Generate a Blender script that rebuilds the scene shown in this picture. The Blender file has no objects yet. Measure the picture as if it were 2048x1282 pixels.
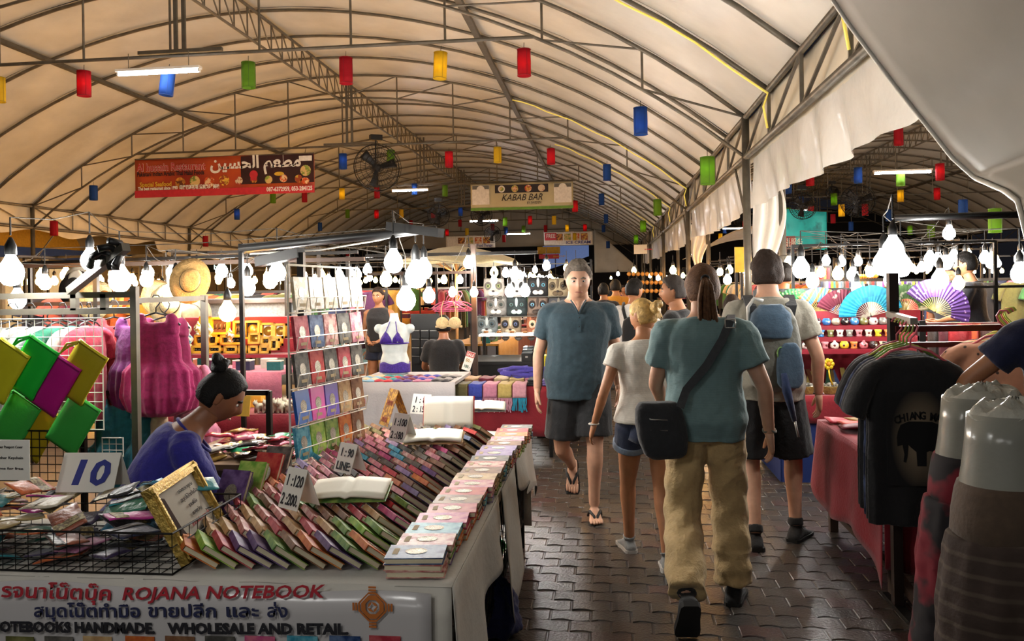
import bpy, bmesh, math, random
from math import sin, cos, pi, radians, sqrt, atan2
from mathutils import Vector, Matrix, Quaternion, noise as mnoise

random.seed(7)
SC = bpy.context.scene
COL = SC.collection

# ------------------------------------------------------------------ camera
F_PX, YAW, ROLL, V0, CAM_H = 1600.0, 0.11626, 0.01675, 570.6, 1.65
cam_d = bpy.data.cameras.new('camera')
cam = bpy.data.objects.new('camera', cam_d)
COL.objects.link(cam)
cam_d.sensor_width = 36.0
cam_d.lens = F_PX / 2048.0 * 36.0
cam_d.shift_y = -(641.0 - V0) / 2048.0
cam_d.clip_start, cam_d.clip_end = 0.05, 400
cam.location = (0, 0, CAM_H)
cam.rotation_euler = (Matrix.Rotation(YAW, 3, 'Z') @ Matrix.Rotation(radians(90), 3, 'X') @ Matrix.Rotation(-ROLL, 3, 'Z')).to_euler()
SC.camera = cam

# ------------------------------------------------------------------ world, exposure
w = bpy.data.worlds.new('night_sky'); SC.world = w; w.use_nodes = True
w.node_tree.nodes['Background'].inputs[0].default_value = (0.010, 0.010, 0.013, 1)
w.node_tree.nodes['Background'].inputs[1].default_value = 1.0
vs = SC.view_settings
SC.display_settings.display_device = 'sRGB'
vs.view_transform = 'Standard'; vs.look = 'None'; vs.gamma = 1.0; vs.use_curve_mapping = False
vs.exposure = -0.3
SC.cycles.max_bounces = 6
SC.cycles.diffuse_bounces = 3
SC.cycles.glossy_bounces = 3
SC.cycles.transmission_bounces = 4
SC.cycles.transparent_max_bounces = 8
SC.cycles.sample_clamp_indirect = 4.0
SC.cycles.caustics_reflective = False
SC.cycles.caustics_refractive = False
BULB = 215.0      # emission of a bare market bulb
TUBE = 80.0       # emission of a fluorescent tube

# ------------------------------------------------------------------ a pixel of the photo gives a direction; the distance comes from Y, X or Z
def ray(u, v):
    c, s = cos(ROLL), sin(ROLL)
    du, dv = u - 1024, v - V0
    a = c * du - s * dv; b = s * du + c * dv
    x = a / F_PX; z = -b / F_PX
    return Vector((x * cos(YAW) - sin(YAW), x * sin(YAW) + cos(YAW), z))
C0 = Vector((0, 0, CAM_H))
def atY(u, v, Y):
    d = ray(u, v); return C0 + d * (Y / d.y)
def atX(u, v, X):
    d = ray(u, v); return C0 + d * (X / d.x)
def atZ(u, v, Z=0.0):
    d = ray(u, v); return C0 + d * ((Z - CAM_H) / d.z)

# ------------------------------------------------------------------ materials
def lin(c):
    return tuple((x / 12.92 if x <= 0.04045 else ((x + 0.055) / 1.055) ** 2.4) for x in c)
def hexc(h):
    h = h.lstrip('#'); return lin(tuple(int(h[i:i + 2], 16) / 255 for i in (0, 2, 4)))
MATS = {}
def M(name, col='#888888', rough=.6, metal=0., var=.12, scale=14., bump=0., bscale=None, emit=0., ecol=None,
      spec=.5, pattern=None, col2=None, pscale=8., trans=0., ior=1.45, alpha=1., coat=0., sheen=0., thresh=.5, soft=.03):
    """one procedural Principled material: noise-varied base colour, optional second-colour pattern, optional bump"""
    if name in MATS: return MATS[name]
    m = bpy.data.materials.new(name); m.use_nodes = True
    nt = m.node_tree; N = nt.nodes; L = nt.links
    b = N['Principled BSDF']
    c = hexc(col) if isinstance(col, str) else col
    tc = N.new('ShaderNodeTexCoord')
    nz = N.new('ShaderNodeTexNoise'); nz.inputs['Scale'].default_value = scale; nz.inputs['Detail'].default_value = 4
    L.new(tc.outputs['Object'], nz.inputs['Vector'])
    rp = N.new('ShaderNodeValToRGB')
    rp.color_ramp.elements[0].position = .3; rp.color_ramp.elements[1].position = .7
    rp.color_ramp.elements[0].color = tuple(max(0, x * (1 - var)) for x in c) + (1,)
    rp.color_ramp.elements[1].color = tuple(min(1, x * (1 + var)) for x in c) + (1,)
    L.new(nz.outputs['Fac'], rp.inputs['Fac'])
    out = rp.outputs['Color']
    if pattern:
        c2 = hexc(col2) if isinstance(col2, str) else col2
        if pattern == 'wave' or pattern == 'rings':
            t = N.new('ShaderNodeTexWave'); t.inputs['Scale'].default_value = pscale
            t.inputs['Distortion'].default_value = 1.5 if pattern == 'wave' else 6.
            if pattern == 'rings': t.wave_type = 'RINGS'
            fac = t.outputs['Fac']
        elif pattern == 'check':
            t = N.new('ShaderNodeTexChecker'); t.inputs['Scale'].default_value = pscale; fac = t.outputs['Fac']
        elif pattern == 'voronoi':
            t = N.new('ShaderNodeTexVoronoi'); t.inputs['Scale'].default_value = pscale; fac = t.outputs['Distance']
        elif pattern == 'stripe':
            t = N.new('ShaderNodeTexWave'); t.inputs['Scale'].default_value = pscale; t.bands_direction = 'X'; fac = t.outputs['Fac']
        elif pattern == 'stripeY':
            t = N.new('ShaderNodeTexWave'); t.inputs['Scale'].default_value = pscale; t.bands_direction = 'Y'; fac = t.outputs['Fac']
        elif pattern == 'stripeZ':
            t = N.new('ShaderNodeTexWave'); t.inputs['Scale'].default_value = pscale; t.bands_direction = 'Z'; fac = t.outputs['Fac']
        else:
            t = N.new('ShaderNodeTexNoise'); t.inputs['Scale'].default_value = pscale; t.inputs['Detail'].default_value = 3; fac = t.outputs['Fac']
        L.new(tc.outputs['Object'], t.inputs['Vector'])
        r2 = N.new('ShaderNodeValToRGB')
        r2.color_ramp.elements[0].position = max(0, thresh - soft); r2.color_ramp.elements[1].position = min(1, thresh + soft)
        if pattern == 'voronoi': r2.color_ramp.elements[0].color, r2.color_ramp.elements[1].color = (1, 1, 1, 1), (0, 0, 0, 1)
        L.new(fac, r2.inputs['Fac'])
        mx = N.new('ShaderNodeMixRGB')
        L.new(r2.outputs['Color'], mx.inputs['Fac']); L.new(out, mx.inputs['Color1'])
        mx.inputs['Color2'].default_value = tuple(c2) + (1,)
        out = mx.outputs['Color']
    L.new(out, b.inputs['Base Color'])
    b.inputs['Roughness'].default_value = rough
    b.inputs['Metallic'].default_value = metal
    b.inputs['Specular IOR Level'].default_value = spec
    b.inputs['IOR'].default_value = ior
    b.inputs['Transmission Weight'].default_value = trans
    b.inputs['Alpha'].default_value = alpha
    b.inputs['Coat Weight'].default_value = coat
    b.inputs['Sheen Weight'].default_value = sheen
    if emit:
        e = (hexc(ecol) if isinstance(ecol, str) else ecol) if ecol else c
        b.inputs['Emission Color'].default_value = tuple(e) + (1,)
        b.inputs['Emission Strength'].default_value = emit
    if bump:
        n2 = N.new('ShaderNodeTexNoise'); n2.inputs['Scale'].default_value = bscale or scale * 2; n2.inputs['Detail'].default_value = 5
        L.new(tc.outputs['Object'], n2.inputs['Vector'])
        bp = N.new('ShaderNodeBump'); bp.inputs['Strength'].default_value = bump; bp.inputs['Distance'].default_value = .02
        L.new(n2.outputs['Fac'], bp.inputs['Height']); L.new(bp.outputs['Normal'], b.inputs['Normal'])
    MATS[name] = m
    return m

# ------------------------------------------------------------------ mesh builder
def frame_of(d):
    d = Vector(d).normalized()
    up = Vector((0, 0, 1)) if abs(d.z) < .95 else Vector((0, 1, 0))
    x = d.cross(up).normalized(); y = x.cross(d).normalized()
    return x, y
class MB:
    def __init__(s): s.v = []; s.f = []; s.mi = []; s.cur = 0
    def add(s, vs_, fs):
        o = len(s.v); s.v += [tuple(p) for p in vs_]
        for f in fs: s.f.append(tuple(i + o for i in f)); s.mi.append(s.cur)
        return s
    def box(s, c, d, rz=0., rx=0., ry=0.):
        R = (Matrix.Rotation(rz, 3, 'Z') @ Matrix.Rotation(ry, 3, 'Y') @ Matrix.Rotation(rx, 3, 'X'))
        P = []
        for k in range(8):
            q = Vector(((k & 1) - .5, ((k >> 1) & 1) - .5, ((k >> 2) & 1) - .5))
            P.append(Vector(c) + R @ Vector((q.x * d[0], q.y * d[1], q.z * d[2])))
        return s.add(P, [(0, 2, 3, 1), (4, 5, 7, 6), (0, 1, 5, 4), (2, 6, 7, 3), (0, 4, 6, 2), (1, 3, 7, 5)])
    def bar(s, a, b, w_, h_=None, up=None):
        """box-section bar from a to b"""
        a, b = Vector(a), Vector(b); h_ = h_ or w_
        x, y = frame_of(b - a)
        P = []
        for p in (a, b):
            for sx, sy in ((-1, -1), (1, -1), (1, 1), (-1, 1)): P.append(p + x * sx * w_ / 2 + y * sy * h_ / 2)
        return s.add(P, [(3, 2, 1, 0), (4, 5, 6, 7)] + [(i, (i + 1) % 4, 4 + (i + 1) % 4, 4 + i) for i in range(4)])
    def tube(s, pts, r, n=6, caps=True, closed=False):
        """round tube through a list of points; r may be a list"""
        pts = [Vector(p) for p in pts]; m = len(pts)
        if not isinstance(r, (list, tuple)): r = [r] * m
        P = []; px = None
        for i, p in enumerate(pts):
            d = (pts[(i + 1) % m] - pts[i - 1]) if closed else (pts[min(i + 1, m - 1)] - pts[max(i - 1, 0)])
            if d.length < 1e-9: d = Vector((0, 0, 1))
            d.normalize()
            if px is None: x, y = frame_of(d)
            else:
                x = (px - d * px.dot(d))
                x = x.normalized() if x.length > 1e-6 else frame_of(d)[0]
                y = d.cross(x)
            px = x
            if i == 0: y = d.cross(x)
            for k in range(n):
                a = 2 * pi * k / n
                P.append(p + (x * cos(a) + y * sin(a)) * r[i])
        Fs = []
        for i in range(m if closed else m - 1):
            j = (i + 1) % m
            for k in range(n):
                l = (k + 1) % n
                Fs.append((i * n + k, i * n + l, j * n + l, j * n + k))
        if caps and not closed:
            Fs.append(tuple(range(n))[::-1]); Fs.append(tuple((m - 1) * n + k for k in range(n)))
        return s.add(P, Fs)
    def lathe(s, prof, c=(0, 0, 0), n=16, sx=1., sy=1., axis='Z'):
        P = []; m = len(prof)
        for r, z in prof:
            for k in range(n):
                a = 2 * pi * k / n
                q = (r * cos(a) * sx, r * sin(a) * sy, z)
                if axis == 'Y': q = (q[0], q[2], q[1])
                if axis == 'X': q = (q[2], q[0], q[1])
                P.append(Vector(c) + Vector(q))
        Fs = []
        for i in range(m - 1):
            for k in range(n):
                l = (k + 1) % n
                Fs.append((i * n + k, i * n + l, (i + 1) * n + l, (i + 1) * n + k))
        Fs.append(tuple(range(n))[::-1]); Fs.append(tuple((m - 1) * n + k for k in range(n)))
        return s.add(P, Fs)
    def loft(s, rings, caps=True):
        n = len(rings[0]); P = [p for r in rings for p in r]; Fs = []
        for i in range(len(rings) - 1):
            for k in range(n):
                l = (k + 1) % n
                Fs.append((i * n + k, i * n + l, (i + 1) * n + l, (i + 1) * n + k))
        if caps:
            Fs.append(tuple(range(n))[::-1]); Fs.append(tuple((len(rings) - 1) * n + k for k in range(n)))
        return s.add(P, Fs)
    def ball(s, c, r, nu=10, nv=7):
        if not isinstance(r, (tuple, list)): r = (r, r, r)
        P = []; Fs = []
        for j in range(1, nv):
            t = pi * j / nv
            for i in range(nu):
                a = 2 * pi * i / nu
                P.append((c[0] + r[0] * sin(t) * cos(a), c[1] + r[1] * sin(t) * sin(a), c[2] + r[2] * cos(t)))
        top = len(P); P.append((c[0], c[1], c[2] + r[2])); bot = len(P); P.append((c[0], c[1], c[2] - r[2]))
        for j in range(nv - 2):
            for i in range(nu):
                k = (i + 1) % nu
                Fs.append((j * nu + i, (j + 1) * nu + i, (j + 1) * nu + k, j * nu + k))
        for i in range(nu):
            k = (i + 1) % nu
            Fs.append((top, i, k)); Fs.append((bot, (nv - 2) * nu + k, (nv - 2) * nu + i))
        return s.add(P, Fs)
    def sheet(s, fn, nu, nv, thick=0.0):
        """grid surface fn(a,b), a,b in 0..1; thick > 0 gives it a second side"""
        P = [Vector(fn(i / nu, j / nv)) for j in range(nv + 1) for i in range(nu + 1)]
        W = nu + 1
        Fs = [(j * W + i, j * W + i + 1, (j + 1) * W + i + 1, (j + 1) * W + i) for j in range(nv) for i in range(nu)]
        if thick:
            nrm = [Vector((0, 0, 0)) for _ in P]
            for f in Fs:
                n = (P[f[1]] - P[f[0]]).cross(P[f[3]] - P[f[0]])
                for i in f: nrm[i] += n
            Q = [p - (n.normalized() if n.length else Vector((0, 0, 1))) * thick for p, n in zip(P, nrm)]
            o = len(P); F2 = [tuple(i + o for i in f[::-1]) for f in Fs]
            edge = []
            for i in range(nu):
                edge.append((i + 1, i, i + o, i + 1 + o)); a = nv * W + i; edge.append((a, a + 1, a + 1 + o, a + o))
            for j in range(nv):
                a = j * W; edge.append((a, a + W, a + W + o, a + o)); a = j * W + nu; edge.append((a + W, a, a + o, a + W + o))
            return s.add(P + Q, Fs + F2 + edge)
        return s.add(P, Fs)
    def prism(s, poly, d, inset=0.):
        """polygon (list of Vectors) extruded by vector d"""
        n = len(poly); A = [Vector(p) for p in poly]; B = [p + Vector(d) for p in A]
        return s.add(A + B, [tuple(range(n))[::-1], tuple(range(n, 2 * n))] + [(i, (i + 1) % n, n + (i + 1) % n, n + i) for i in range(n)])
    def mesh(s, name, mats, smooth=False):
        me = bpy.data.meshes.new(name); me.from_pydata(s.v, [], s.f)
        for m in (mats if isinstance(mats, (list, tuple)) else [mats]): me.materials.append(m)
        if len(me.materials) > 1: me.polygons.foreach_set('material_index', s.mi)
        if smooth: me.polygons.foreach_set('use_smooth', [True] * len(me.polygons))
        me.update()
        return me
    def obj(s, name, mats, parent=None, smooth=False, loc=None, rz=None):
        o = bpy.data.objects.new(name, s.mesh(name, mats, smooth)); COL.objects.link(o)
        if parent: o.parent = parent
        if loc is not None: o.location = loc
        if rz is not None: o.rotation_euler = (0, 0, rz)
        return o
def smooth_angle(o, deg=40):
    me = o.data
    bm = bmesh.new(); bm.from_mesh(me)
    for f in bm.faces: f.smooth = True
    lim = radians(deg)
    for e in bm.edges:
        if len(e.link_faces) == 2 and e.calc_face_angle(0) > lim: e.smooth = False
    bm.to_mesh(me); bm.free(); return o
def tag(o, label=None, cat=None, group=None, kind=None):
    if label: o['label'] = label
    if cat: o['category'] = cat
    if group: o['group'] = group
    if kind: o['kind'] = kind
    return o
def empty(name, loc=(0, 0, 0), rz=0., label=None, cat=None, group=None, kind=None, rot=None):
    o = bpy.data.objects.new(name, None); COL.objects.link(o); o.location = loc; o.rotation_euler = rot or (0, 0, rz)
    o.empty_display_size = .1
    return tag(o, label, cat, group, kind)
def inst(me, name, loc=(0, 0, 0), rot=(0, 0, 0), parent=None, scale=None):
    o = bpy.data.objects.new(name, me); COL.objects.link(o); o.location = loc; o.rotation_euler = rot
    if scale is not None: o.scale = scale if isinstance(scale, (tuple, list)) else (scale,) * 3
    if parent: o.parent = parent
    return o
def copy_tree(o, parent=None):
    c = o.copy(); COL.objects.link(c); c.parent = parent
    for ch in list(o.children): copy_tree(ch, c)
    return c
def basis(x, y, z, o):
    return Matrix(((x[0], y[0], z[0], o[0]), (x[1], y[1], z[1], o[1]), (x[2], y[2], z[2], o[2]), (0, 0, 0, 1)))
def text(s, size, mat, parent=None, mtx=None, name='lettering', align='LEFT', extrude=.0008, shear=0., bold=0., xs=1., spacing=1.):
    cu = bpy.data.curves.new(name, 'FONT'); cu.body = s; cu.size = size; cu.extrude = extrude; cu.align_x = align
    cu.shear = shear; cu.offset = bold; cu.space_character = spacing; cu.resolution_u = 2
    cu.materials.append(mat)
    t = bpy.data.objects.new('tmp', cu); COL.objects.link(t)
    me = bpy.data.meshes.new_from_object(t.evaluated_get(bpy.context.evaluated_depsgraph_get()))
    COL.objects.unlink(t); bpy.data.objects.remove(t); bpy.data.curves.remove(cu)
    me.name = name
    bm = bmesh.new(); bm.from_mesh(me); bmesh.ops.remove_doubles(bm, verts=bm.verts, dist=1e-6); bm.to_mesh(me); bm.free()
    if not me.materials: me.materials.append(mat)
    o = bpy.data.objects.new(name, me); COL.objects.link(o)
    if parent: o.parent = parent
    if mtx is not None: o.matrix_basis = mtx if xs == 1. else mtx @ Matrix.Diagonal((xs, 1, 1, 1))
    return o
def wob(p, s, k=1.):
    return mnoise.noise(Vector(p) * s) * k

m_steel = M('galvanised_steel', '#6d675c', .45, .55, .25, 6)
m_steel2 = M('grey_painted_steel', '#585349', .5, .3, .2, 9)
m_black = M('black_plastic', '#141414', .45, 0, .2, 20)
m_blackm = M('black_metal', '#1a1816', .45, .5, .2, 20)
m_white = M('white_paint', '#d8d5cc', .5, 0, .06, 20)
m_whitewire = M('cream_coated_wire', '#e6dfcc', .4, 0, .05, 20)
# ------------------------------------------------------------------ the tent: canopy, ribs, trusses, eaves
XR, XL, ZU, ZL, ZD = 1.855, -14.06, 3.80, 3.277, 2.64
RIB, Y_T1 = 1.506, 10.77                      # rib spacing, first truss in view
XC, HW = (XR + XL) / 2, (XR - XL) / 2
RISE = 2.86; RAD = (HW * HW + RISE * RISE) / (2 * RISE)
T2DX = 2.30 - XL                              # the neighbouring tent stands this much further right
K0, K1 = -6, 25                               # ribs, counted from the first truss
TRUSSES = [-5, 0, 5, 10, 15, 20, 25]
def arch_z(x, drop=0.):
    return ZU + RISE - RAD + sqrt(max(0, RAD * RAD - (x - XC) ** 2)) - drop
m_canopy = M('white_pvc_canopy', '#c6c4bb', .40, 0, .14, 1.1, bump=.6, bscale=3.2, spec=.5)
m_valance = M('glossy_white_plastic_sheet', '#dcdad2', .16, 0, .08, 2, bump=.55, bscale=4, spec=.6)
m_rope = M('yellow_rope_light', '#f2df6a', .5, emit=.35, ecol='#ffe36a')

def make_tent(dx, tag_words, ridge=True):
    canopy = empty('tent_canopy', (dx, 0, 0), kind='structure', label='white arched plastic canopy of ' + tag_words, cat='canopy')
    nx = 26
    for k in range(K0, K1):
        y0, y1 = Y_T1 + k * RIB, Y_T1 + (k + 1) * RIB
        def fn(a, b, y0=y0, y1=y1, k=k):
            x = XL + (XR - XL) * a
            sag = .055 * sin(pi * b) + .02 * mnoise.noise(Vector((x * .8, (y0 + b) * 1.1, dx)))
            return (x, y0 + (y1 - y0) * b, arch_z(x) + .03 + sag * -1.0 + .03)
        mb = MB(); mb.sheet(fn, nx, 4)
        o = mb.obj('canopy_panel', m_canopy, canopy, smooth=True)
    # ribs
    fr = empty('tent_frame', (dx, 0, 0), kind='structure', label='grey steel frame of ' + tag_words, cat='tent frame')
    rib = MB(); rib.tube([(XL + (XR - XL) * i / 28, 0, arch_z(XL + (XR - XL) * i / 28)) for i in range(29)], .028, 6)
    rib_me = rib.mesh('arch_rib', m_steel, True)
    for k in range(K0, K1 + 1): inst(rib_me, 'arch_rib', (0, Y_T1 + k * RIB, 0), parent=fr)
    # truss: inner arch, tie beam, verticals, braces
    DROP = .53; TIE = 5.0
    xin = lambda z: sqrt(RAD * RAD - (z + DROP - (ZU + RISE - RAD)) ** 2)
    xt = xin(TIE)
    inner = MB(); inner.tube([(XL + (XR - XL) * i / 28, 0, arch_z(XL + (XR - XL) * i / 28, DROP)) for i in range(29)], .024, 6)
    tie = MB(); tie.tube([(XC - xt, 0, TIE), (XC + xt, 0, TIE)], .026, 6)
    vmes = []
    for j in range(1, 12):
        x = XL + (XR - XL) * j / 12
        zb = TIE if abs(x - XC) < xt else arch_z(x, DROP)
        b = MB(); b.tube([(x, 0, arch_z(x)), (x, 0, zb)], .018, 5); vmes.append(('vertical', b.mesh('vertical', m_steel)))
    for j in range(12):
        xa, xb = XL + (XR - XL) * j / 12, XL + (XR - XL) * (j + 1) / 12
        if j < 6: A, B = (xa, 0, arch_z(xa)), (xb, 0, arch_z(xb, DROP))
        else: A, B = (xa, 0, arch_z(xa, DROP)), (xb, 0, arch_z(xb))
        b = MB(); b.tube([A, B], .016, 5); vmes.append(('brace', b.mesh('brace', m_steel)))
    in_me, tie_me = inner.mesh('bottom_chord', m_steel, True), tie.mesh('tie_beam', m_steel2)
    for k in TRUSSES:
        y = Y_T1 + k * RIB
        inst(in_me, 'bottom_chord', (0, y, 0), parent=fr); inst(tie_me, 'tie_beam', (0, y, 0), parent=fr)
        for nm, me in vmes: inst(me, nm, (0, y, 0), parent=fr)
    # lengthwise purlins and the lattice under the ridge
    ya, yb = Y_T1 + K0 * RIB, Y_T1 + K1 * RIB
    for x in (XC - 3.98, XC + 4.0):
        MB().box((x, (ya + yb) / 2, arch_z(x) - .09), (.10, yb - ya, .07)).obj('purlin', m_steel2, fr)
    MB().tube([(XC, ya, ZU + RISE - .07), (XC, yb, ZU + RISE - .07)], .03, 6).obj('ridge_tube', m_steel, fr)
    MB().tube([(XC, ya, ZU + RISE - .62), (XC, yb, ZU + RISE - .62)], .024, 6).obj('ridge_tube', m_steel, fr)
    zz = MB(); zz.tube([(XC, 0, ZU + RISE - .07), (XC, RIB / 3, ZU + RISE - .62)], .014, 5)
    zv = MB(); zv.tube([(XC, 0, ZU + RISE - .07), (XC, 0, ZU + RISE - .62)], .014, 5)
    zz_me, zv_me = zz.mesh('brace', m_steel), zv.mesh('vertical', m_steel)
    n = int((K1 - max(K0, -2)) * 3)
    for i in range(n):
        y = Y_T1 + max(K0, -2) * RIB + i * RIB / 3
        inst(zz_me, 'brace', (0, y, 0), parent=fr); inst(zv_me, 'vertical', (0, y, 0), parent=fr)
    # eave lattices, posts
    vme = MB().tube([(0, 0, ZU), (0, 0, ZL)], .022, 5).mesh('vertical', m_steel)
    dme = MB().tube([(0, 0, ZU), (0, RIB, ZL)], .02, 5).mesh('brace', m_steel)
    post = MB().tube([(0, 0, 0), (0, 0, ZU)], .05, 8).mesh('post', m_steel2, True)
    foot = MB().box((0, 0, .01), (.22, .22, .02)).mesh('foot_plate', m_steel2)
    knee = MB().tube([(0, .9, ZL), (0, .03, 2.45)], .018, 5).mesh('knee_brace', m_steel)
    for x in (XR, XL):
        for z, r in ((ZU, .036), (ZL, .042)):
            MB().tube([(x, ya, z), (x, yb, z)], r, 7).obj('eave_tube', m_steel, fr, True)
        for k in range(K0, K1):
            inst(vme, 'vertical', (x, Y_T1 + k * RIB, 0), parent=fr); inst(dme, 'brace', (x, Y_T1 + k * RIB, 0), parent=fr)
        for k in TRUSSES[(1 if x == XR or dx else 0):]:
            p = inst(post, 'post', (x, Y_T1 + k * RIB, 0), parent=fr); inst(foot, 'foot_plate', (0, 0, 0), parent=p)
            inst(knee, 'knee_brace', (x, Y_T1 + k * RIB, 0), parent=fr)
    return canopy, fr
canopyA, frameA = make_tent(0, 'the tent over the aisle')
canopyB, frameB = make_tent(T2DX, 'the neighbouring tent beyond the post row')

# plastic valance hanging from the eave on the aisle side, one sheet per bay between posts
for i, (ka, kb) in enumerate(((-6, -5), (-5, 0), (0, 5), (5, 10), (10, 15), (15, 20))):
    y0, y1 = Y_T1 + ka * RIB + .1, Y_T1 + kb * RIB - .1
    def fn(a, b, y0=y0, y1=y1, i=i):
        y = y0 + (y1 - y0) * a
        z = (ZL - .04) + (ZD - ZL + .04) * b
        fold = .045 * sin(y * 4.1 + 2 * sin(y * 1.7)) + .025 * sin(y * 9 + b * 3)
        lift = .015 * sin(y * 2.1 + i)
        if i > 1: lift -= .10 * max(0, sin(pi * a)) ** 2
        return (XR + .08 + fold * (.2 + .8 * b) + .03 * b, y, z + lift * b)
    o = MB().sheet(fn, 60, 8).obj('valance_sheet', m_valance, smooth=True)
    tag(o, ['short glossy plastic valance sheet above the tarp corner', 'glossy white plastic valance with deep folds above the hanging shirts',
            'glossy white plastic valance sagging between the first two posts', 'white plastic valance hung from the third bay of eave',
            'white plastic valance along the fourth bay of eave', 'white plastic valance in the last bay before the far signs'][i], 'valance', 'plastic valances along the eave')
o = MB().sheet(lambda a, b: (XR + .10 + .02 * sin(a * 90), Y_T1 + K0 * RIB + 40 * a, ZL - .05 + (ZU - ZL + .1) * b), 90, 3).obj('eave_cloth', M('cream_side_cloth', '#cfc7b2', .6, 0, .1, 2, bump=.3, bscale=5), smooth=True)
tag(o, 'cream cloth strip stretched behind the eave lattice above the valances', 'cloth')
# gathered plastic hanging down between the two post rows
for q, (yy, zb) in enumerate(((Y_T1 - .05, .75), (Y_T1 + 5 * RIB, 1.5))):
    def fn(a, b, yy=yy, zb=zb):
        wd = .17 - .07 * b + .05 * sin(b * 7)
        return (XR + .24 + (a - .5) * wd * 2 + .04 * sin(b * 9), yy + .04 * sin(a * 16 + b * 5), 2.95 + (zb - 2.95) * b)
    o = MB().sheet(fn, 26, 22, .004).obj('gathered_sheet', m_valance, smooth=True)
    tag(o, ['gathered clear plastic sheet tied beside the first grey post', 'gathered plastic sheet hanging beside the second grey post'][q], 'plastic sheet')
# outer eave cloth on the far side of the main tent
for i, (ka, kb) in enumerate(((0, 5), (5, 10), (10, 15), (15, 20))):
    y0, y1 = Y_T1 + ka * RIB, Y_T1 + kb * RIB
    def fn(a, b, y0=y0, y1=y1):
        y = y0 + (y1 - y0) * a
        return (XL - .08 + .05 * sin(y * 4) * b, y, ZU - .02 - ((.62 if y < Y_T1 + 8.7 * RIB else .95) + .08 * sin(y * 2.3)) * b)
    o = MB().sheet(fn, 40, 6).obj('side_cloth', M('cream_side_cloth', '#cfc7b2', .6, 0, .1, 2, bump=.3, bscale=5), smooth=True)
    tag(o, 'cream side cloth hung along the outer eave, bay %s' % ['over the yellow shopfront', 'over the bar sign', 'past the bar sign', 'farthest along the eave'][i], 'side cloth', 'side cloths of the outer eave')
# rope light along some ribs
for q, k in enumerate((-3, -1, 5, 8, 13)):
    pts = []
    for i in range(15):
        x = XR - .02 - (5.2 - .25 * k) * i / 14
        pts.append((x, Y_T1 + k * RIB - .06, arch_z(x) - .07 - .02 * sin(i * 1.9)))
    pts = [(XR - .03, Y_T1 + k * RIB - .06, ZL + .08), (XR - .07, Y_T1 + k * RIB - .06, ZL + .32)] + pts
    o = MB().tube(pts, .013, 5).obj('rope_light', m_rope, smooth=True)
    tag(o, ['yellow rope light running down the rib above the tarp', 'yellow rope light bent down beside the first valance', 'yellow rope light on the rib near the second row of lanterns',
            'yellow rope light behind the second row of lanterns', 'yellow rope light high above the white menu banner'][q], 'rope light', 'yellow rope lights on the ribs')
# ------------------------------------------------------------------ the ground
def paver_mat(name, a, b):
    m = M(name, a, .30, 0, .22, 5, bump=.25, bscale=60, spec=.55)
    return m
m_pav = [paver_mat('paver_grey', '#3d3833', 0), paver_mat('paver_brown', '#41372f', 0), paver_mat('paver_dark', '#33302d', 0), paver_mat('paver_red', '#45332f', 0)]
m_joint = M('sand_joints', '#2a2622', .9, 0, .2, 30)
# the ground beyond the pavers built singly carries its joints in the material
gm = bpy.data.materials.new('paved_ground'); gm.use_nodes = True
_n = gm.node_tree.nodes; _l = gm.node_tree.links
_tc = _n.new('ShaderNodeTexCoord'); _mp = _n.new('ShaderNodeMapping'); _br = _n.new('ShaderNodeTexBrick'); _bp = _n.new('ShaderNodeBump')
_br.inputs['Color1'].default_value = hexc('#3f3933') + (1,); _br.inputs['Color2'].default_value = hexc('#37312d') + (1,); _br.inputs['Mortar'].default_value = hexc('#2a2622') + (1,)
_br.inputs['Scale'].default_value = 1.0; _br.inputs['Mortar Size'].default_value = .008; _br.inputs['Brick Width'].default_value = .2; _br.inputs['Row Height'].default_value = .125
_l.new(_tc.outputs['Object'], _mp.inputs['Vector']); _l.new(_mp.outputs['Vector'], _br.inputs['Vector'])
_l.new(_br.outputs['Color'], _n['Principled BSDF'].inputs['Base Color'])
_l.new(_br.outputs['Fac'], _bp.inputs['Height']); _bp.invert = True; _bp.inputs['Strength'].default_value = .5; _bp.inputs['Distance'].default_value = .01
_l.new(_bp.outputs['Normal'], _n['Principled BSDF'].inputs['Normal'])
_n['Principled BSDF'].inputs['Roughness'].default_value = .42
floor = MB().box((2, 30, -.056), (70, 90, .10)).obj('floor', [gm]); floor.location.z = 0
tag(floor, 'dark grey paved ground of wavy interlocking blocks', 'pavement', kind='structure')
PL, PW = .20, .125
def paver_poly(g=.004):
    top = []
    for i in range(7):
        t = i / 6; top.append((t * (PL - 2 * g) - PL / 2 + g, sin(t * 2 * pi) * .014))
    P = [(x, y + PW / 2 - g) for x, y in top] + [(x, y - PW / 2 + g) for x, y in top[::-1]]
    return P
_pp = paver_poly()
def paver_add(mb, ox, oy, dz):
    n = len(_pp)
    low = [(ox + x, oy + y, -.006) for x, y in _pp]
    mid = [(ox + x, oy + y, -.004 + dz) for x, y in _pp]
    top = [(ox + x * .96, oy + y * .95, dz) for x, y in _pp]
    mb.add(low + mid + top, [(i, (i + 1) % n, n + (i + 1) % n, n + i) for i in range(n)] + [(n + i, n + (i + 1) % n, 2 * n + (i + 1) % n, 2 * n + i) for i in range(n)] + [tuple(range(2 * n, 3 * n))])
pav_me = []
for m in m_pav:
    mb = MB(); paver_add(mb, 0, 0, 0); pav_me.append(mb.mesh('paver', m))
cand = []
for j in range(26, 130):
    y = j * PW
    for i in range(-9, 14):
        x = i * PL + (PL / 2 if j % 2 else 0)
        if -.62 - .05 * y < x < 2.0 + .03 * y and y < 15: cand.append((x, y))
near = [c for c in cand if c[1] < 9.]
vis = [c for c in near if (-.55 + .0 * c[1] < c[0] < 1.75 and c[1] > 3.25)]
vis.sort(key=lambda c: c[1])
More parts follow.
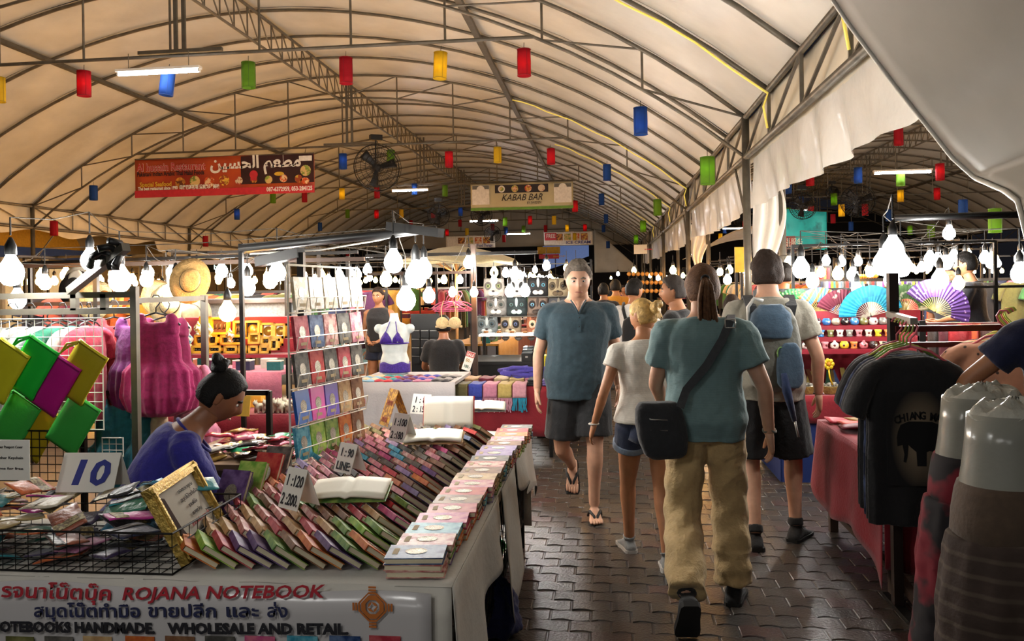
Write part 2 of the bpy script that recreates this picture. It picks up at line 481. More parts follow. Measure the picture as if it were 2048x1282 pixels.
single = set(vis[:298])
rest = MB()
rp_ = random.Random(3)
for c in cand:
    k = rp_.choice((0, 0, 0, 1, 1, 2, 3)); dz = rp_.uniform(-.003, .0)
    if c in single:
        inst(pav_me[k], 'paver', (c[0], c[1], dz), (rp_.uniform(-.012, .012), rp_.uniform(-.012, .012), 0), parent=floor)
    else:
        rest.cur = k; paver_add(rest, c[0], c[1], dz)
o = rest.obj('paver_field', m_pav, floor); o['kind'] = 'stuff'
# ------------------------------------------------------------------ people
def ringpts(c, right, fwd, a, b, n=18, p=2.4):
    R = []
    for k in range(n):
        t = 2 * pi * k / n; ct, st = cos(t), sin(t)
        x = math.copysign(abs(ct) ** (2 / p), ct) * a; y = math.copysign(abs(st) ** (2 / p), st) * b
        R.append(Vector(c) + right * x + fwd * y)
    return R
def lerp(a, b, t): return Vector(a) * (1 - t) + Vector(b) * t
def limb(mb, pts, rad, n=12):
    """smooth tapering limb: Catmull-Rom through the joints"""
    P, Rr = [], []
    m = len(pts)
    for i in range(m - 1):
        p0, p1, p2, p3 = pts[max(0, i - 1)], pts[i], pts[i + 1], pts[min(m - 1, i + 2)]
        for s in range(4):
            t = s / 4
            P.append(.5 * ((2 * Vector(p1)) + (Vector(p2) - Vector(p0)) * t + (2 * Vector(p0) - 5 * Vector(p1) + 4 * Vector(p2) - Vector(p3)) * t * t + (3 * Vector(p1) - Vector(p0) - 3 * Vector(p2) + Vector(p3)) * t ** 3))
            Rr.append(rad[i] * (1 - t) + rad[i + 1] * t)
    P.append(Vector(pts[-1])); Rr.append(rad[-1])
    mb.tube(P, Rr, n)
def fuse(mb, voxel=.012, smooth=3, disp=0., dscale=.12, fold=None):
    """one continuous skin over overlapping closed pieces; returns a new MB"""
    me = mb.mesh('tmp', m_white); o = bpy.data.objects.new('tmp', me); COL.objects.link(o)
    r = o.modifiers.new('r', 'REMESH'); r.mode = 'VOXEL'; r.voxel_size = voxel; r.use_smooth_shade = True
    if smooth:
        s = o.modifiers.new('s', 'SMOOTH'); s.factor = .5; s.iterations = smooth
    dg = bpy.context.evaluated_depsgraph_get()
    ev = o.evaluated_get(dg); m2 = ev.to_mesh()
    out = MB(); out.v = [tuple(v.co) for v in m2.vertices]; out.f = [tuple(p.vertices) for p in m2.polygons]; out.mi = [0] * len(out.f)
    if disp:
        V2 = []
        for v in m2.vertices:
            q = v.co
            n = mnoise.noise(Vector((q.x / dscale, q.y / dscale, q.z / dscale * .55))) + .5 * mnoise.noise(Vector((q.x / dscale * 2.3, q.y / dscale * 2.3, q.z / dscale * 2.6 + 7)))
            if fold: n += fold(q)
            V2.append(tuple(q + v.normal * disp * n))
        out.v = V2
    ev.to_mesh_clear(); COL.objects.unlink(o); bpy.data.objects.remove(o); bpy.data.meshes.remove(me)
    return out
def head_pt(az, t, female=False):
    """point of the head surface; az 0 = forward (+Y), t polar angle from the crown; unit head centred on 0"""
    x, y, z = sin(t) * sin(az), sin(t) * cos(az), cos(t)
    X, Y, Z = x * (.077 if female else .080), y * .097, z * .118
    low = max(0., -z)
    X *= 1 - (.30 if female else .15) * low ** 1.3
    if y < 0: Y *= 1 - .30 * low
    else:
        Y *= 1 - .06 * low
        Y = min(Y, .088 + .25 * (Y - .088)) if Y > .088 else Y
        f = y
        Y += .026 * math.exp(-(X / .013) ** 2 - ((Z + .022) / .024) ** 2) * f
        Y += .010 * math.exp(-(X / .010) ** 2 - ((Z - .008) / .022) ** 2) * f
        for sx in (-1, 1):
            Y -= .011 * math.exp(-((X - sx * .031) / .015) ** 2 - ((Z - .008) / .011) ** 2) * f
            Y += .004 * math.exp(-((X - sx * .030) / .022) ** 2 - ((Z - .030) / .009) ** 2) * f
            Y += .003 * math.exp(-((X - sx * .045) / .018) ** 2 - ((Z + .025) / .018) ** 2) * f
        Y += .006 * math.exp(-(X / .024) ** 2 - ((Z + .060) / .006) ** 2) * f
        Y += .005 * math.exp(-(X / .020) ** 2 - ((Z + .074) / .006) ** 2) * f
        Y -= .003 * math.exp(-(X / .026) ** 2 - ((Z + .067) / .003) ** 2) * f
        Y += .008 * math.exp(-(X / .025) ** 2 - ((Z + .103) / .014) ** 2) * f
    return Vector((X, Y, Z))
def add_head(mb, Mx, female=False, nu=48, nv=36):
    P = []
    for j in range(nv + 1):
        t = pi * (.001 + .998 * j / nv)
        for i in range(nu): P.append(Mx @ head_pt(2 * pi * i / nu, t, female))
    Fs = [(j * nu + i, (j + 1) * nu + i, (j + 1) * nu + (i + 1) % nu, j * nu + (i + 1) % nu) for j in range(nv) for i in range(nu)]
    mb.add(P, [f[::-1] for f in Fs])
    for sx in (-1, 1):
        R = []
        for k, (zz, w_, dd) in enumerate(((-.034, .010, .004), (-.022, .016, .008), (-.004, .021, .011), (.014, .022, .013), (.026, .016, .010), (.031, .006, .004))):
            R.append([Mx @ (Vector((sx * (.071 + .012 * (k / 5)), -.008 - .004 * k / 5, zz)) + Vector((sx * dd * cos(a) * .6, -w_ * sin(a), 0))) for a in [2 * pi * q / 10 for q in range(10)]])
        if sx > 0: R = [r[::-1] for r in R]
        mb.loft(R)
def add_hair(Mx, line, thick, mat, parent, name='hair', female=False, nz=22., amp=.35, nu=56, nv=40, back=None):
    """hair cap: the head surface above the hairline line(az) (polar angle), grown outward"""
    mb = MB(); idx = {}
    P = []; Fs = []
    for j in range(nv + 1):
        t = pi * (.001 + .85 * j / nv)
        for i in range(nu):
            az = 2 * pi * i / nu; aa = az if az <= pi else az - 2 * pi
            tl = line(abs(aa))
            k = max(0., min(1., (tl - t) / .16))
            q = head_pt(az, t, female); d = Vector((q.x, q.y, q.z * .8)).normalized()
            nn = mnoise.noise(q * nz) * .6 + mnoise.noise(Vector((q.x * nz * 3, q.y * nz * 3, q.z * nz))) * .5
            g = thick(abs(aa), t) if callable(thick) else thick
            idx[i, j] = len(P); P.append(Mx @ (q + d * ((-.004 + (g + .004) * k ** .6) + k * g * amp * nn)))
    for j in range(nv):
        for i in range(nu):
            az = 2 * pi * (i + .5) / nu; aa = abs(az if az <= pi else az - 2 * pi)
            if pi * .85 * (j) / nv < line(aa) + .05:
                Fs.append((idx[i, j], idx[(i + 1) % nu, j], idx[(i + 1) % nu, j + 1], idx[i, j + 1]))
    mb.add(P, Fs)
    return mb.obj(name, mat, parent, True)
def add_hand(mb, wrist, d, palm_n, side, s=1., curl=.35, spread=.06):
    """palm and five fingers; d points to the fingertips, palm_n out of the palm, side towards the thumb"""
    d = Vector(d).normalized(); side = (Vector(side) - d * Vector(side).dot(d)).normalized(); pn = Vector(palm_n); pn = (pn - d * pn.dot(d) - side * pn.dot(side)).normalized()
    R = []
    for q, wd, th in ((-.015, .026, .021), (.015, .033, .020), (.045, .041, .017), (.075, .043, .014), (.092, .040, .010)):
        R.append(ringpts(Vector(wrist) + d * q * s, side, pn, wd * s, th * s, 14, 2.8))
    mb.loft(R)
    for k, (off, ln, r) in enumerate(((.030, .070, .0092), (.010, .079, .0094), (-.010, .073, .0090), (-.029, .056, .0080))):
        p = Vector(wrist) + d * .080 * s + side * off * s; dd = (d + side * off * spread * 20).normalized(); pts = [p]; ang = curl * .6
        for m_, fr in enumerate((.44, .31, .25)):
            ang2 = ang + curl * m_
            q = dd * cos(ang2) + pn * sin(ang2); p = p + q * ln * fr * s; pts.append(p)
        limb(mb, pts, [r * s, r * s * .96, r * s * .88, r * s * .62], 8)
    p = Vector(wrist) + d * .022 * s + side * .026 * s; q1 = (side * .75 + d * .7 + pn * .25).normalized(); q2 = (side * .25 + d * .95 + pn * .35).normalized()
    limb(mb, [p, p + q1 * .036 * s, p + q1 * .036 * s + q2 * .03 * s, p + q1 * .036 * s + q2 * .055 * s], [.0125 * s, .0115 * s, .0098 * s, .006 * s], 8)
def add_foot(mb, ankle, toe, s=1., shoe=0., lift=0.):
    """foot from the heel to the toe point; shoe > 0 makes it a shoe volume"""
    a = Vector(ankle); f = Vector(toe) - a; down = Vector((0, 0, -1)); 
    dirh = f - down * f.dot(down)
    if f.length < 1e-4: f = Vector((0, .2, 0))
    # local frame: fl along the sole, up perpendicular in the vertical plane of the foot
    up0 = Vector((0, 0, 1)) if lift == 0 else Vector((0, cos(lift), sin(lift)))
    return a, f
def sole_frame(ankle, fdir, pitch):
    """x right, y along the sole, z up out of the instep; pitch > 0 = toes down"""
    y = Vector((fdir[0], fdir[1], 0)).normalized(); x = y.cross(Vector((0, 0, 1)))
    y2 = y * cos(pitch) + Vector((0, 0, -1)) * sin(pitch); z2 = x.cross(y2)
    return x, y2, z2
FOOT = ((-.065, .020, .030, .035), (-.05, .032, .045, .045), (-.01, .036, .078, .040), (.03, .037, .078, .038), (.07, .041, .055, .028), (.11, .046, .036, .020), (.145, .046, .026, .014), (.168, .036, .018, .009))
def foot_rings(ankle, fdir, pitch, s=1., grow=0., base=.085):
    x, y, z = sole_frame(ankle, fdir, pitch); o = Vector(ankle) - z * base * s
    R = []
    for q, wd, h, _ in FOOT:
        c = o + y * (q * s * (1 + grow * 3)) + z * (h * s / 2 * (1 + grow * 4))
        R.append([c + x * cos(t) * (wd + grow * .35) * s + z * math.copysign(abs(sin(t)) ** .7, sin(t)) * (h / 2 * (1 + grow * 4)) * s for t in [2 * pi * k / 14 for k in range(14)]])
    return R, (x, y, z, o)

SKIN = {}
def skin(name, c):
    m = M(name, c, .5, 0, .10, 18, bump=.04, bscale=120)
    b = m.node_tree.nodes['Principled BSDF']; b.inputs['Subsurface Weight'].default_value = .08; b.inputs['Subsurface Radius'].default_value = (.02, .008, .004)
    b.inputs['Subsurface Scale'].default_value = .4
    return m
sk_fair, sk_tan, sk_brown = skin('fair_skin', '#b98d73'), skin('tanned_skin', '#a5714f'), skin('brown_skin', '#8a5a3e')
def fabric(name, c, bump=.18, **kw): return M(name, c, .85, 0, kw.pop('var', .12), kw.pop('scale', 40), bump=bump, bscale=kw.pop('bscale', 60), sheen=.15, **kw)
m_eye = M('eye_white', '#d8d2c8', .25); m_iris = M('dark_iris', '#2a2a2c', .2); m_rubber = M('black_rubber', '#191817', .7); m_lip = M('lip', '#9a5f52', .5)

TORSO = {'m': ((.84, .085, .08, .0), (.88, .150, .105, .0), (.95, .172, .122, -.01), (1.03, .163, .115, .0), (1.12, .158, .110, .01), (1.22, .168, .115, .01), (1.31, .180, .116, .0), (1.38, .176, .105, -.01), (1.43, .138, .082, -.015), (1.465, .085, .066, -.015), (1.49, .062, .062, -.01), (1.56, .057, .060, .005)),
         'f': ((.84, .085, .08, .0), (.88, .155, .105, -.005), (.95, .178, .122, -.015), (1.03, .155, .108, .0), (1.12, .135, .098, .01), (1.22, .146, .108, .012), (1.30, .155, .118, .015), (1.38, .152, .098, -.005), (1.43, .130, .075, -.012), (1.465, .080, .058, -.012), (1.49, .054, .053, -.008), (1.56, .048, .050, .005))}
def person(label, loc, rz, H=1.75, sex='m', sk=None, J=None, head=(0, 0), hair=None, top=None, bottom=None, shoes=None, bulk=1., face=False, group=None, detail=.011, hands=True, curl=.35, neckline=1.47, extra=None):
    """joints in metres for a 1.75 m figure facing +Y, feet on z=0; J overrides them"""
    k = H / 1.75
    root = empty('person', loc, rz, label=label, cat='person', group=group)
    D = dict(pelvis=(0, 0, .95), chest=(0, .005, 1.28), neck=(0, -.01, 1.47), head=(0, .018, 1.612),
             hipL=(-.092, 0, .90), hipR=(.092, 0, .90), kneeL=(-.10, .02, .50), kneeR=(.10, .02, .50), ankL=(-.10, -.02, .085), ankR=(.10, -.02, .085),
             shL=(-.178, -.01, 1.385), shR=(.178, -.01, 1.385), elL=(-.235, -.03, 1.12), elR=(.235, -.03, 1.12), wrL=(-.25, .05, .87), wrR=(.25, .05, .87),
             footL=((-.08, 1), 0.), footR=((.08, 1), 0.), handL=None, handR=None)
    if J: D.update(J)
    V = {q: Vector(v) * k for q, v in D.items() if q[:4] not in ('foot', 'hand')}
    path = [(.84, V['pelvis'] + Vector((0, 0, -.11 * k))), (.95, V['pelvis']), (1.28, V['chest']), (1.47, V['neck']), (1.56, lerp(V['neck'], V['head'], .58))]
    if D.get('spine_down'): path[0] = (.84, V['pelvis'] + Vector(D['spine_down']) * k)
    right = (V['shR'] - V['shL']).normalized(); hright = (V['hipR'] - V['hipL']).normalized()
    def spine(z):
        for (z0, p0), (z1, p1) in zip(path, path[1:]):
            if z <= z1: return lerp(p0, p1, (z - z0) / (z1 - z0)), (p1 - p0).normalized()
        return path[-1][1], (path[-1][1] - path[-2][1]).normalized()
    def spine_dir(z): return ((spine(min(1.56, z + .06))[0] - spine(max(.84, z - .06))[0])).normalized()
    def torso_rings(off, z0=.84, z1=1.56, fl=None):
        R = []
        for z, a, b, yo in TORSO[sex]:
            if z < z0 - 1e-6 or z > z1 + 1e-6: continue
            c, _ = spine(z); d = spine_dir(z); t = (z - .84) / .63
            rr = (hright * (1 - min(1, t)) + right * min(1, t)).normalized(); rr = (rr - d * rr.dot(d)).normalized(); f = d.cross(rr)
            g = off(z) if callable(off) else off
            R.append(ringpts(c + f * yo * k, rr, f, (a * bulk + g) * k, (b * bulk + g) * k))
        return R
    # body
    mb = MB(); mb.loft(torso_rings(0))
    arms = {}
    for s in 'LR':
        sgn = -1 if s == 'L' else 1
        sh, el, wr = V['sh' + s], V['el' + s], V['wr' + s]
        inn = lerp(sh, V['neck'], .35) - Vector((0, 0, .02 * k))
        fm = 1. if sex == 'm' else .86
        limb(mb, [inn, sh, lerp(sh, el, .5), el, lerp(el, wr, .3), wr], [.045 * k * fm, .056 * k * fm, .047 * k * fm, .039 * k * fm, .040 * k * fm, .026 * k * fm])
        hp, kn, an = V['hip' + s], V['knee' + s], V['ank' + s]
        limb(mb, [hp + Vector((0, 0, .02 * k)), hp, lerp(hp, kn, .45), kn, lerp(kn, an, .28) - (kn - an).normalized().cross(hright) * (-.012 * k), lerp(kn, an, .65), an], [.07 * k, .086 * k * bulk, .076 * k * bulk, .055 * k, .056 * k, .042 * k, .037 * k])
        fd, pit = D['foot' + s]
        if not shoes or shoes.get('bare'):
            R, _ = foot_rings(an, fd, pit, k); mb.loft(R)
    body = fuse(mb, detail, 3)
    Hm = Matrix.Translation(V['head']) @ Matrix.Rotation(radians(head[0]), 4, 'Z') @ Matrix.Rotation(radians(head[1]), 4, 'X') @ Matrix.Scale(k * (1. if sex == 'm' else .96), 4)
    add_head(body, Hm, sex == 'f')
    if hands:
        for s in 'LR':
            sgn = -1 if s == 'L' else 1
            el, wr = V['el' + s], V['wr' + s]
            hd = D['hand' + s]
            d = (wr - el).normalized() if not hd else Vector(hd[0]).normalized()
            pn = Vector((-sgn, 0, 0)) if not hd else Vector(hd[1]); th = Vector((0, 1, 0)) if not hd or len(hd) < 3 else Vector(hd[2])
            add_hand(body, wr, d, pn, th, k * (1 if sex == 'm' else .9), curl)
    bo = body.obj('body', sk or sk_fair, root, True)
    if shoes and shoes.get('bare'):
        for s in 'LR':
            fd, pit = D['foot' + s]; an = V['ank' + s]
            x, y, z = sole_frame(an, fd, pit); o = an - z * .085 * k
            toes = MB()
            for q in range(5):
                ox = (q - 2) * .0175 * k; ln = (.19, .187, .180, .172, .160)[q if s == 'R' else q] if False else (.185 - .006 * abs(q - (1 if s == 'R' else 3)))
                limb(toes, [o + x * ox + y * .12 * k + z * .016 * k, o + x * ox + y * (ln - .02) * k + z * .017 * k, o + x * ox + y * ln * k + z * .010 * k], [.011 * k, .0105 * k, .007 * k], 7)
            toes.obj('toes', sk or sk_fair, bo, True)
    # face
    if face:
        for sx in (-1, 1):
            e = MB(); e.ball((0, 0, 0), (.0135, .010, .0078), 12, 8); eo = e.obj('eye', m_eye, bo, True); eo.matrix_basis = Hm @ Matrix.Translation((sx * .031, .0755, .006))
            e = MB(); e.ball((0, 0, 0), (.006, .004, .006), 10, 6); io = e.obj('iris', m_iris, bo, True); io.matrix_basis = Hm @ Matrix.Translation((sx * .031, .0835, .006))
            e = MB(); e.tube([(sx * .014, .0890, .024), (sx * .030, .0880, .030), (sx * .050, .0740, .024)], [.005, .0065, .003], 6); o_ = e.obj('eyebrow', hair['mat'] if hair else m_black, bo, True); o_.matrix_basis = Hm
        e = MB(); e.tube([(-.026, .0805, -.067), (-.012, .0880, -.0655), (0, .0900, -.0665), (.012, .0880, -.0655), (.026, .0805, -.067)], [.0022, .0045, .0042, .0045, .0022], 7); o_ = e.obj('lips', m_lip, bo, True); o_.matrix_basis = Hm
    if hair: hair['fn'](Hm, root, hair, k)
    # bottom garment: hips and both legs to the hem
    if bottom:
        mbq = MB(); gr = bottom.get('grow', .014); hem = bottom['hem']     # hem: fraction down the leg, 1 = knee, 2 = ankle
        mbq.loft(torso_rings(gr, .84, bottom.get('waist', 1.03)))
        for s in 'LR':
            hp, kn, an = V['hip' + s], V['knee' + s], V['ank' + s]
            pts = [hp + Vector((0, 0, .02 * k)), hp]; rd = [.08 * k, (.092 * bulk + gr) * k]
            lo = bottom.get('loose', .014)
            if hem <= 1:
                pts += [lerp(hp, kn, hem * .5), lerp(hp, kn, hem)]; rd += [(.086 * bulk + gr + lo * .5) * k, (.084 * bulk + gr + lo) * k]
            else:
                pts += [lerp(hp, kn, .5), kn, lerp(kn, an, (hem - 1) * .5), lerp(kn, an, hem - 1)]; rd += [(.082 * bulk + gr) * k, (.064 + gr + lo * .6) * k, (.060 + gr + lo) * k, (.052 + gr + lo * 1.1) * k]
            limb(mbq, pts, rd, 14)
        g = fuse(mbq, detail, 3, bottom.get('disp', .006), bottom.get('dscale', .10), bottom.get('fold')); g.obj(bottom['name'], bottom['mat'], root, True)
        if hem <= 1 and bottom.get('cuff'):
            for s in 'LR':
                hp, kn = V['hip' + s], V['knee' + s]
                q = MB(); limb(q, [lerp(hp, kn, hem - .09), lerp(hp, kn, hem + .005)], [(.088 * bulk + gr + lo) * k, (.090 * bulk + gr + lo) * k], 20); q.obj('cuff', bottom['cuff'], root, True)
    if top:
        mbq = MB(); gr = top.get('grow', .016); z0 = top.get('hem', .90)
        def off(z): return gr + top.get('flare', .012) * max(0, (1.2 - z) / .3)
        R_ = torso_rings(off, z0, neckline); dr = Vector((0, 0, -top.get('drop', .025) * k)) if not D.get('spine_down') else (path[0][1] - path[1][1]).normalized() * .03
        R_ = [[p + dr for p in R_[0]], [p + dr * .5 for p in R_[0]]] + R_
        mbq.loft(R_)
        sl = top.get('sleeve', .55)
        for s in 'LR':
            sh, el, wr = V['sh' + s], V['el' + s], V['wr' + s]
            fm = 1. if sex == 'm' else .88
            inn = lerp(sh, V['neck'], .45) - Vector((0, 0, .015 * k))
            if sl <= 0: continue
            if sl <= 1: limb(mbq, [inn, sh, lerp(sh, el, sl * .5), lerp(sh, el, sl)], [.05 * k, (.058 * fm + gr) * k, (.056 * fm + gr) * k, (.054 * fm + gr + .008) * k])
            else: limb(mbq, [inn, sh, lerp(sh, el, .5), el, lerp(el, wr, (sl - 1) * .5), lerp(el, wr, sl - 1)], [.05 * k, (.058 * fm + gr) * k, (.056 * fm + gr) * k, (.048 * fm + gr) * k, (.045 * fm + gr) * k, (.036 * fm + gr) * k])
        g = fuse(mbq, detail, 3, top.get('disp', .007), top.get('dscale', .11), top.get('fold')); to = g.obj(top['name'], top['mat'], root, True)
        # neckband
        c, _ = spine(neckline); d = spine_dir(neckline); rr = (right - d * right.dot(d)).normalized(); f = d.cross(rr)
        aa, bb = (.088, .070) if sex == 'm' else (.098, .074)
        nb = MB(); nb.tube([c - d * .004 * k + rr * cos(t) * (aa + gr * .5) * k + f * sin(t) * (bb + gr * .5) * k - Vector((0, 0, .02 * k)) * (1 + sin(t)) * .9 for t in [2 * pi * q / 24 for q in range(24)]], .007 * k, 6, closed=True)
        nb.obj('neckband', top.get('band', top['mat']), to, True)
    if shoes and not shoes.get('bare'):
        for s in 'LR':
            fd, pit = D['foot' + s]; an = V['ank' + s]
            R, fr = foot_rings(an, fd, pit, k, .018)
            x, y, z, o = fr
            R.append([(p - R[-1][0]) * .3 + R[-1][0] for p in R[-1]]) if False else None
            q = MB(); q.loft(R); 
            up = MB(); up.loft(R); limb(up, [an + z * .005 * k, an + (V['knee' + s] - an).normalized() * shoes.get('collar', .035) * k], [.047 * k, .046 * k], 14)
            so_ = fuse(up, .009, 2).obj('shoe', shoes['mat'], root, True)
            sl_ = MB(); sl_.loft([[p + z * 0 for p in rr_] for rr_ in [[o + y * ((q_ * 1.06 - .0) * k) + x * sx * (wd + .012) * k + z * hz * k for sx, hz in ((-1, -.012), (1, -.012), (1, .016), (-1, .016))] for q_, wd, h, _ in FOOT]])
            sl_.obj('sole', shoes.get('sole', m_rubber), so_)
            if shoes.get('laces'):
                la = MB()
                for i in range(4):
                    c = o + y * (.055 + .02 * i) * k + z * (.082 - .012 * i) * k
                    la.tube([c - x * .025 * k - z * .012 * k, c + z * .004 * k, c + x * .025 * k - z * .012 * k], .0035 * k, 5)
                la.obj('laces', shoes['laces'], so_)
    if shoes and shoes.get('flip'):
        for s in 'LR':
            fd, pit = D['foot' + s]; an = V['ank' + s]
            x, y, z = sole_frame(an, fd, pit); o = an - z * .085 * k
            sl_ = MB()
            sl_.loft([[o + y * (q_ * 1.10 + .002) * k + x * sx * (wd + .007) * k + z * hz * k for sx, hz in ((-1, -.020), (1, -.020), (1, -.001), (-1, -.001))] for q_, wd, h, _ in FOOT])
            so_ = sl_.obj('sandal_sole', shoes['flip'], root)
            for sx in (-1, 1):
                q = MB(); q.tube([o + y * .135 * k + x * .006 * sx * k + z * .01 * k, o + y * .11 * k + x * .012 * sx * k + z * .042 * k, o + y * .06 * k + x * sx * .036 * k + z * .060 * k, o + y * .015 * k + x * sx * .044 * k + z * .02 * k], [.006 * k, .009 * k, .011 * k, .009 * k], 7)
                q.obj('strap', shoes['flip'], so_, True)
    return root, V, Hm, k, spine

def hair_short(Hm, root, h, k):
    def line(a): return h.get('front', .92) if a < .75 else (h.get('front', .92) + (a - .75) / .45 * .33 if a < 1.2 else (1.30 if a < 1.35 else (1.45 if a < 1.75 else h.get('nape', 2.05))))
    add_hair(Hm, line, lambda a, t: h.get('t', .016) * (1.5 - .5 * min(1, t / 1.4)), h['mat'], root, female=h.get('f', False), amp=h.get('amp', .4))
def hair_bun(Hm, root, h, k):
    def line(a): return .92 if a < .6 else (.92 + (a - .6) * .8 if a < 1.3 else (1.5 if a < 1.7 else 2.1))
    o = add_hair(Hm, line, h.get('t', .013), h['mat'], root, female=True, amp=.3, nz=14.)
    b = MB(); c = Vector(h['bun']); r = h.get('r', .042)
    for q in range(7):
        a = q * .9
        b.tube([c + Vector((cos(a + s_ * .5) * r * .55, -abs(sin(s_ * .52)) * r * .3 + (q - 3) * r * .16, sin(a + s_ * .5) * r * .55)) for s_ in range(7)], [r * .30, r * .42, r * .46, r * .46, r * .42, r * .36, r * .2], 8)
    b.ball(tuple(c), (r * .8, r * .7, r * .8), 12, 8)
    if h.get('strands'):
        for q in range(5):
            b.tube([c + Vector((.01 * (q - 2), -.01, -.02)), c + Vector((.014 * (q - 2), -.02, -.06)), c + Vector((.018 * (q - 2) + .005, -.012, -.10 - .012 * (q % 3)))], [.008, .006, .002], 6)
    bo = fuse(b, .006, 1, .0025, .02).obj('bun', h['mat'], o, True); bo.matrix_basis = Hm
def hair_tail(Hm, root, h, k):
    def line(a): return .85 if a < .6 else (.85 + (a - .6) * .9 if a < 1.3 else (1.62 if a < 1.7 else 2.15))
    o = add_hair(Hm, line, .014, h['mat'], root, female=True, amp=.35, nz=16.)
    tl = MB()
    rr = random.Random(5)
    for q in range(26):
        ax, ay = rr.uniform(-1, 1), rr.uniform(-1, 1)
        s_ = rr.uniform(.85, 1.15)
        tl.tube([Vector((ax * .012, -.100 + ay * .008, .045)), Vector((ax * .024, -.135 + ay * .014, .01)), Vector((ax * .036, -.132 + ay * .016, -.06)), Vector((ax * .044 + .008, -.115 + ay * .014, -.15 * s_)), Vector((ax * .040 + .014, -.10 + ay * .010, -.235 * s_))], [.008, .010, .010, .008, .002], 5)
    to = tl.obj('ponytail', h['mat'], o, True); to.matrix_basis = Hm
    tie = MB(); tie.tube([(.018 * cos(t), -.103, .045 + .018 * sin(t)) for t in [2 * pi * q / 12 for q in range(12)]], .006, 6, closed=True); to = tie.obj('hair_tie', m_black, o, True); to.matrix_basis = Hm

h_grey = M('greying_brown_hair', '#5d5348', .7, 0, .35, 60, bump=.4, bscale=160); h_blond = M('dyed_blond_hair', '#c09a58', .5, 0, .35, 45, bump=.4, bscale=140)
h_lbrown = M('light_brown_hair', '#5c3f29', .65, 0, .35, 50, bump=.4, bscale=140, spec=.25); h_dbrown = M('dark_brown_hair', '#2a1e17', .65, 0, .3, 50, bump=.4, bscale=140, spec=.25); h_black = M('black_hair', '#0e0c0b', .6, 0, .3, 50, bump=.4, bscale=140, spec=.25)
f_teal = fabric('dark_teal_jersey', '#24373f'); f_blk = fabric('black_cotton', '#121214'); f_white = fabric('white_slub_jersey', '#cfc9bd', pattern='stripeZ', col2='#b9b2a6', pscale=55, soft=.3)
f_denim = fabric('dark_denim', '#1c2740', .3, bscale=200); f_denimc = fabric('faded_denim_cuff', '#6d7a8c', .3); f_gteal = fabric('heather_teal_jersey', '#5e7a7c', pattern='stripeZ', col2='#6d8788', pscale=60, soft=.4)
f_khaki = fabric('khaki_cotton', '#b89c6c', .3, var=.08); f_heather = fabric('heather_grey_jersey', '#7d786b', pattern='noise', col2='#8a8577', pscale=120, soft=.3); f_navy = fabric('royal_navy_cotton', '#241f78')

# --- the man walking towards the camera
pA = atZ(1186, 1034, 0.0)
def foldA(q): return .5 * sin(q.z * 34 + q.x * 12)
rA = person('man in dark teal henley shirt, black shorts and flip-flops walking down the aisle', (pA.x - .08, pA.y - .0, 0), pi + .06, 1.83, 'm', sk_fair,
    J=dict(pelvis=(.03, 0, .95), ankL=(-.085, .02, .085), kneeL=(-.095, .06, .50), hipL=(-.09, 0, .90), kneeR=(.125, -.03, .48), ankR=(.055, -.34, .275), footL=((-.05, 1), 0.), footR=((.10, 1), 1.08),
           elR=(.272, -.02, 1.11), wrR=(.285, .03, .86), elL=(-.255, -.09, 1.12), wrL=(-.27, -.12, .87), shL=(-.192, -.01, 1.385), shR=(.192, -.01, 1.385), head=(0, .05, 1.60)),
    head=(2, -6), hair=dict(fn=hair_short, mat=h_grey, t=.021, front=.90, nape=1.95, amp=.5), face=True, bulk=1.14, detail=.010,
    top=dict(name='shirt', mat=f_teal, hem=.88, drop=.075, sleeve=.62, grow=.016, flare=.010, disp=.008, fold=lambda q: .0), bottom=dict(name='shorts', mat=f_blk, hem=.86, loose=.020), shoes=dict(bare=True, flip=m_rubber))
_r, _V, _H, _k, _sp = rA
pl = MB(); pl.box((0, .163 * _k, 1.32 * _k), (.026, .006, .12), rx=-.06); plo = pl.obj('button_placket', fabric('teal_placket', '#283d46'), _r)
for z in (1.36, 1.30):
    b = MB(); b.ball((0, .165 * _k + .004, z * _k), (.006, .003, .006), 8, 5); b.obj('button', M('dark_button', '#1d2a30', .3), plo, True)
vn = MB(); vn.sheet(lambda a, b: ((a - .5) * .092 * (1 - b) * _k, (.086 + .062 * b + .004 - .12 * abs(a - .5) ** 2) * _k, (1.472 - .088 * b) * _k), 8, 8, .003); vn.obj('open_neck', sk_fair, _r, True)
for sx in (-1, 1): MB().tube([Vector((sx * .05, .088, 1.472)) * _k, Vector((sx * .024, .125, 1.43)) * _k, Vector((0, .154, 1.38)) * _k], .006, 6).obj('neck_edge', f_teal, _r, True)

# --- the woman in the white tee
pB = atZ(1318, 1128, 0.0)
rB = person('blonde woman with a hair bun in white tee and denim shorts walking away', (pB.x - .065, pB.y + .02, 0), .16, 1.575, 'f', sk_tan,
    J=dict(ankR=(.10, -.14, .09), kneeR=(.095, -.02, .50), ankL=(-.07, .26, .085), kneeL=(-.09, .17, .50), footR=((.2, 1), .12), elL=(-.275, -.04, 1.13), wrL=(-.335, .03, .90), elR=(.23, -.02, 1.13), wrR=(.25, .14, .93)),
    head=(38, -14), hair=dict(fn=hair_bun, mat=h_blond, bun=(0.0, -.118, .035), r=.05, strands=True), face=True, detail=.010, bulk=1.05,
    top=dict(name='tee', mat=f_white, hem=.95, sleeve=.40, grow=.014, flare=.014, disp=.006), bottom=dict(name='denim_shorts', mat=f_denim, hem=.36, loose=.008, cuff=f_denimc, disp=.003), shoes=dict(mat=fabric('grey_knit_shoe', '#7c7d7c'), sole=M('white_sole', '#b5b2ac', .6), collar=.02, laces=m_white), neckline=1.465)
_r, _V, _H, _k, _sp = rB
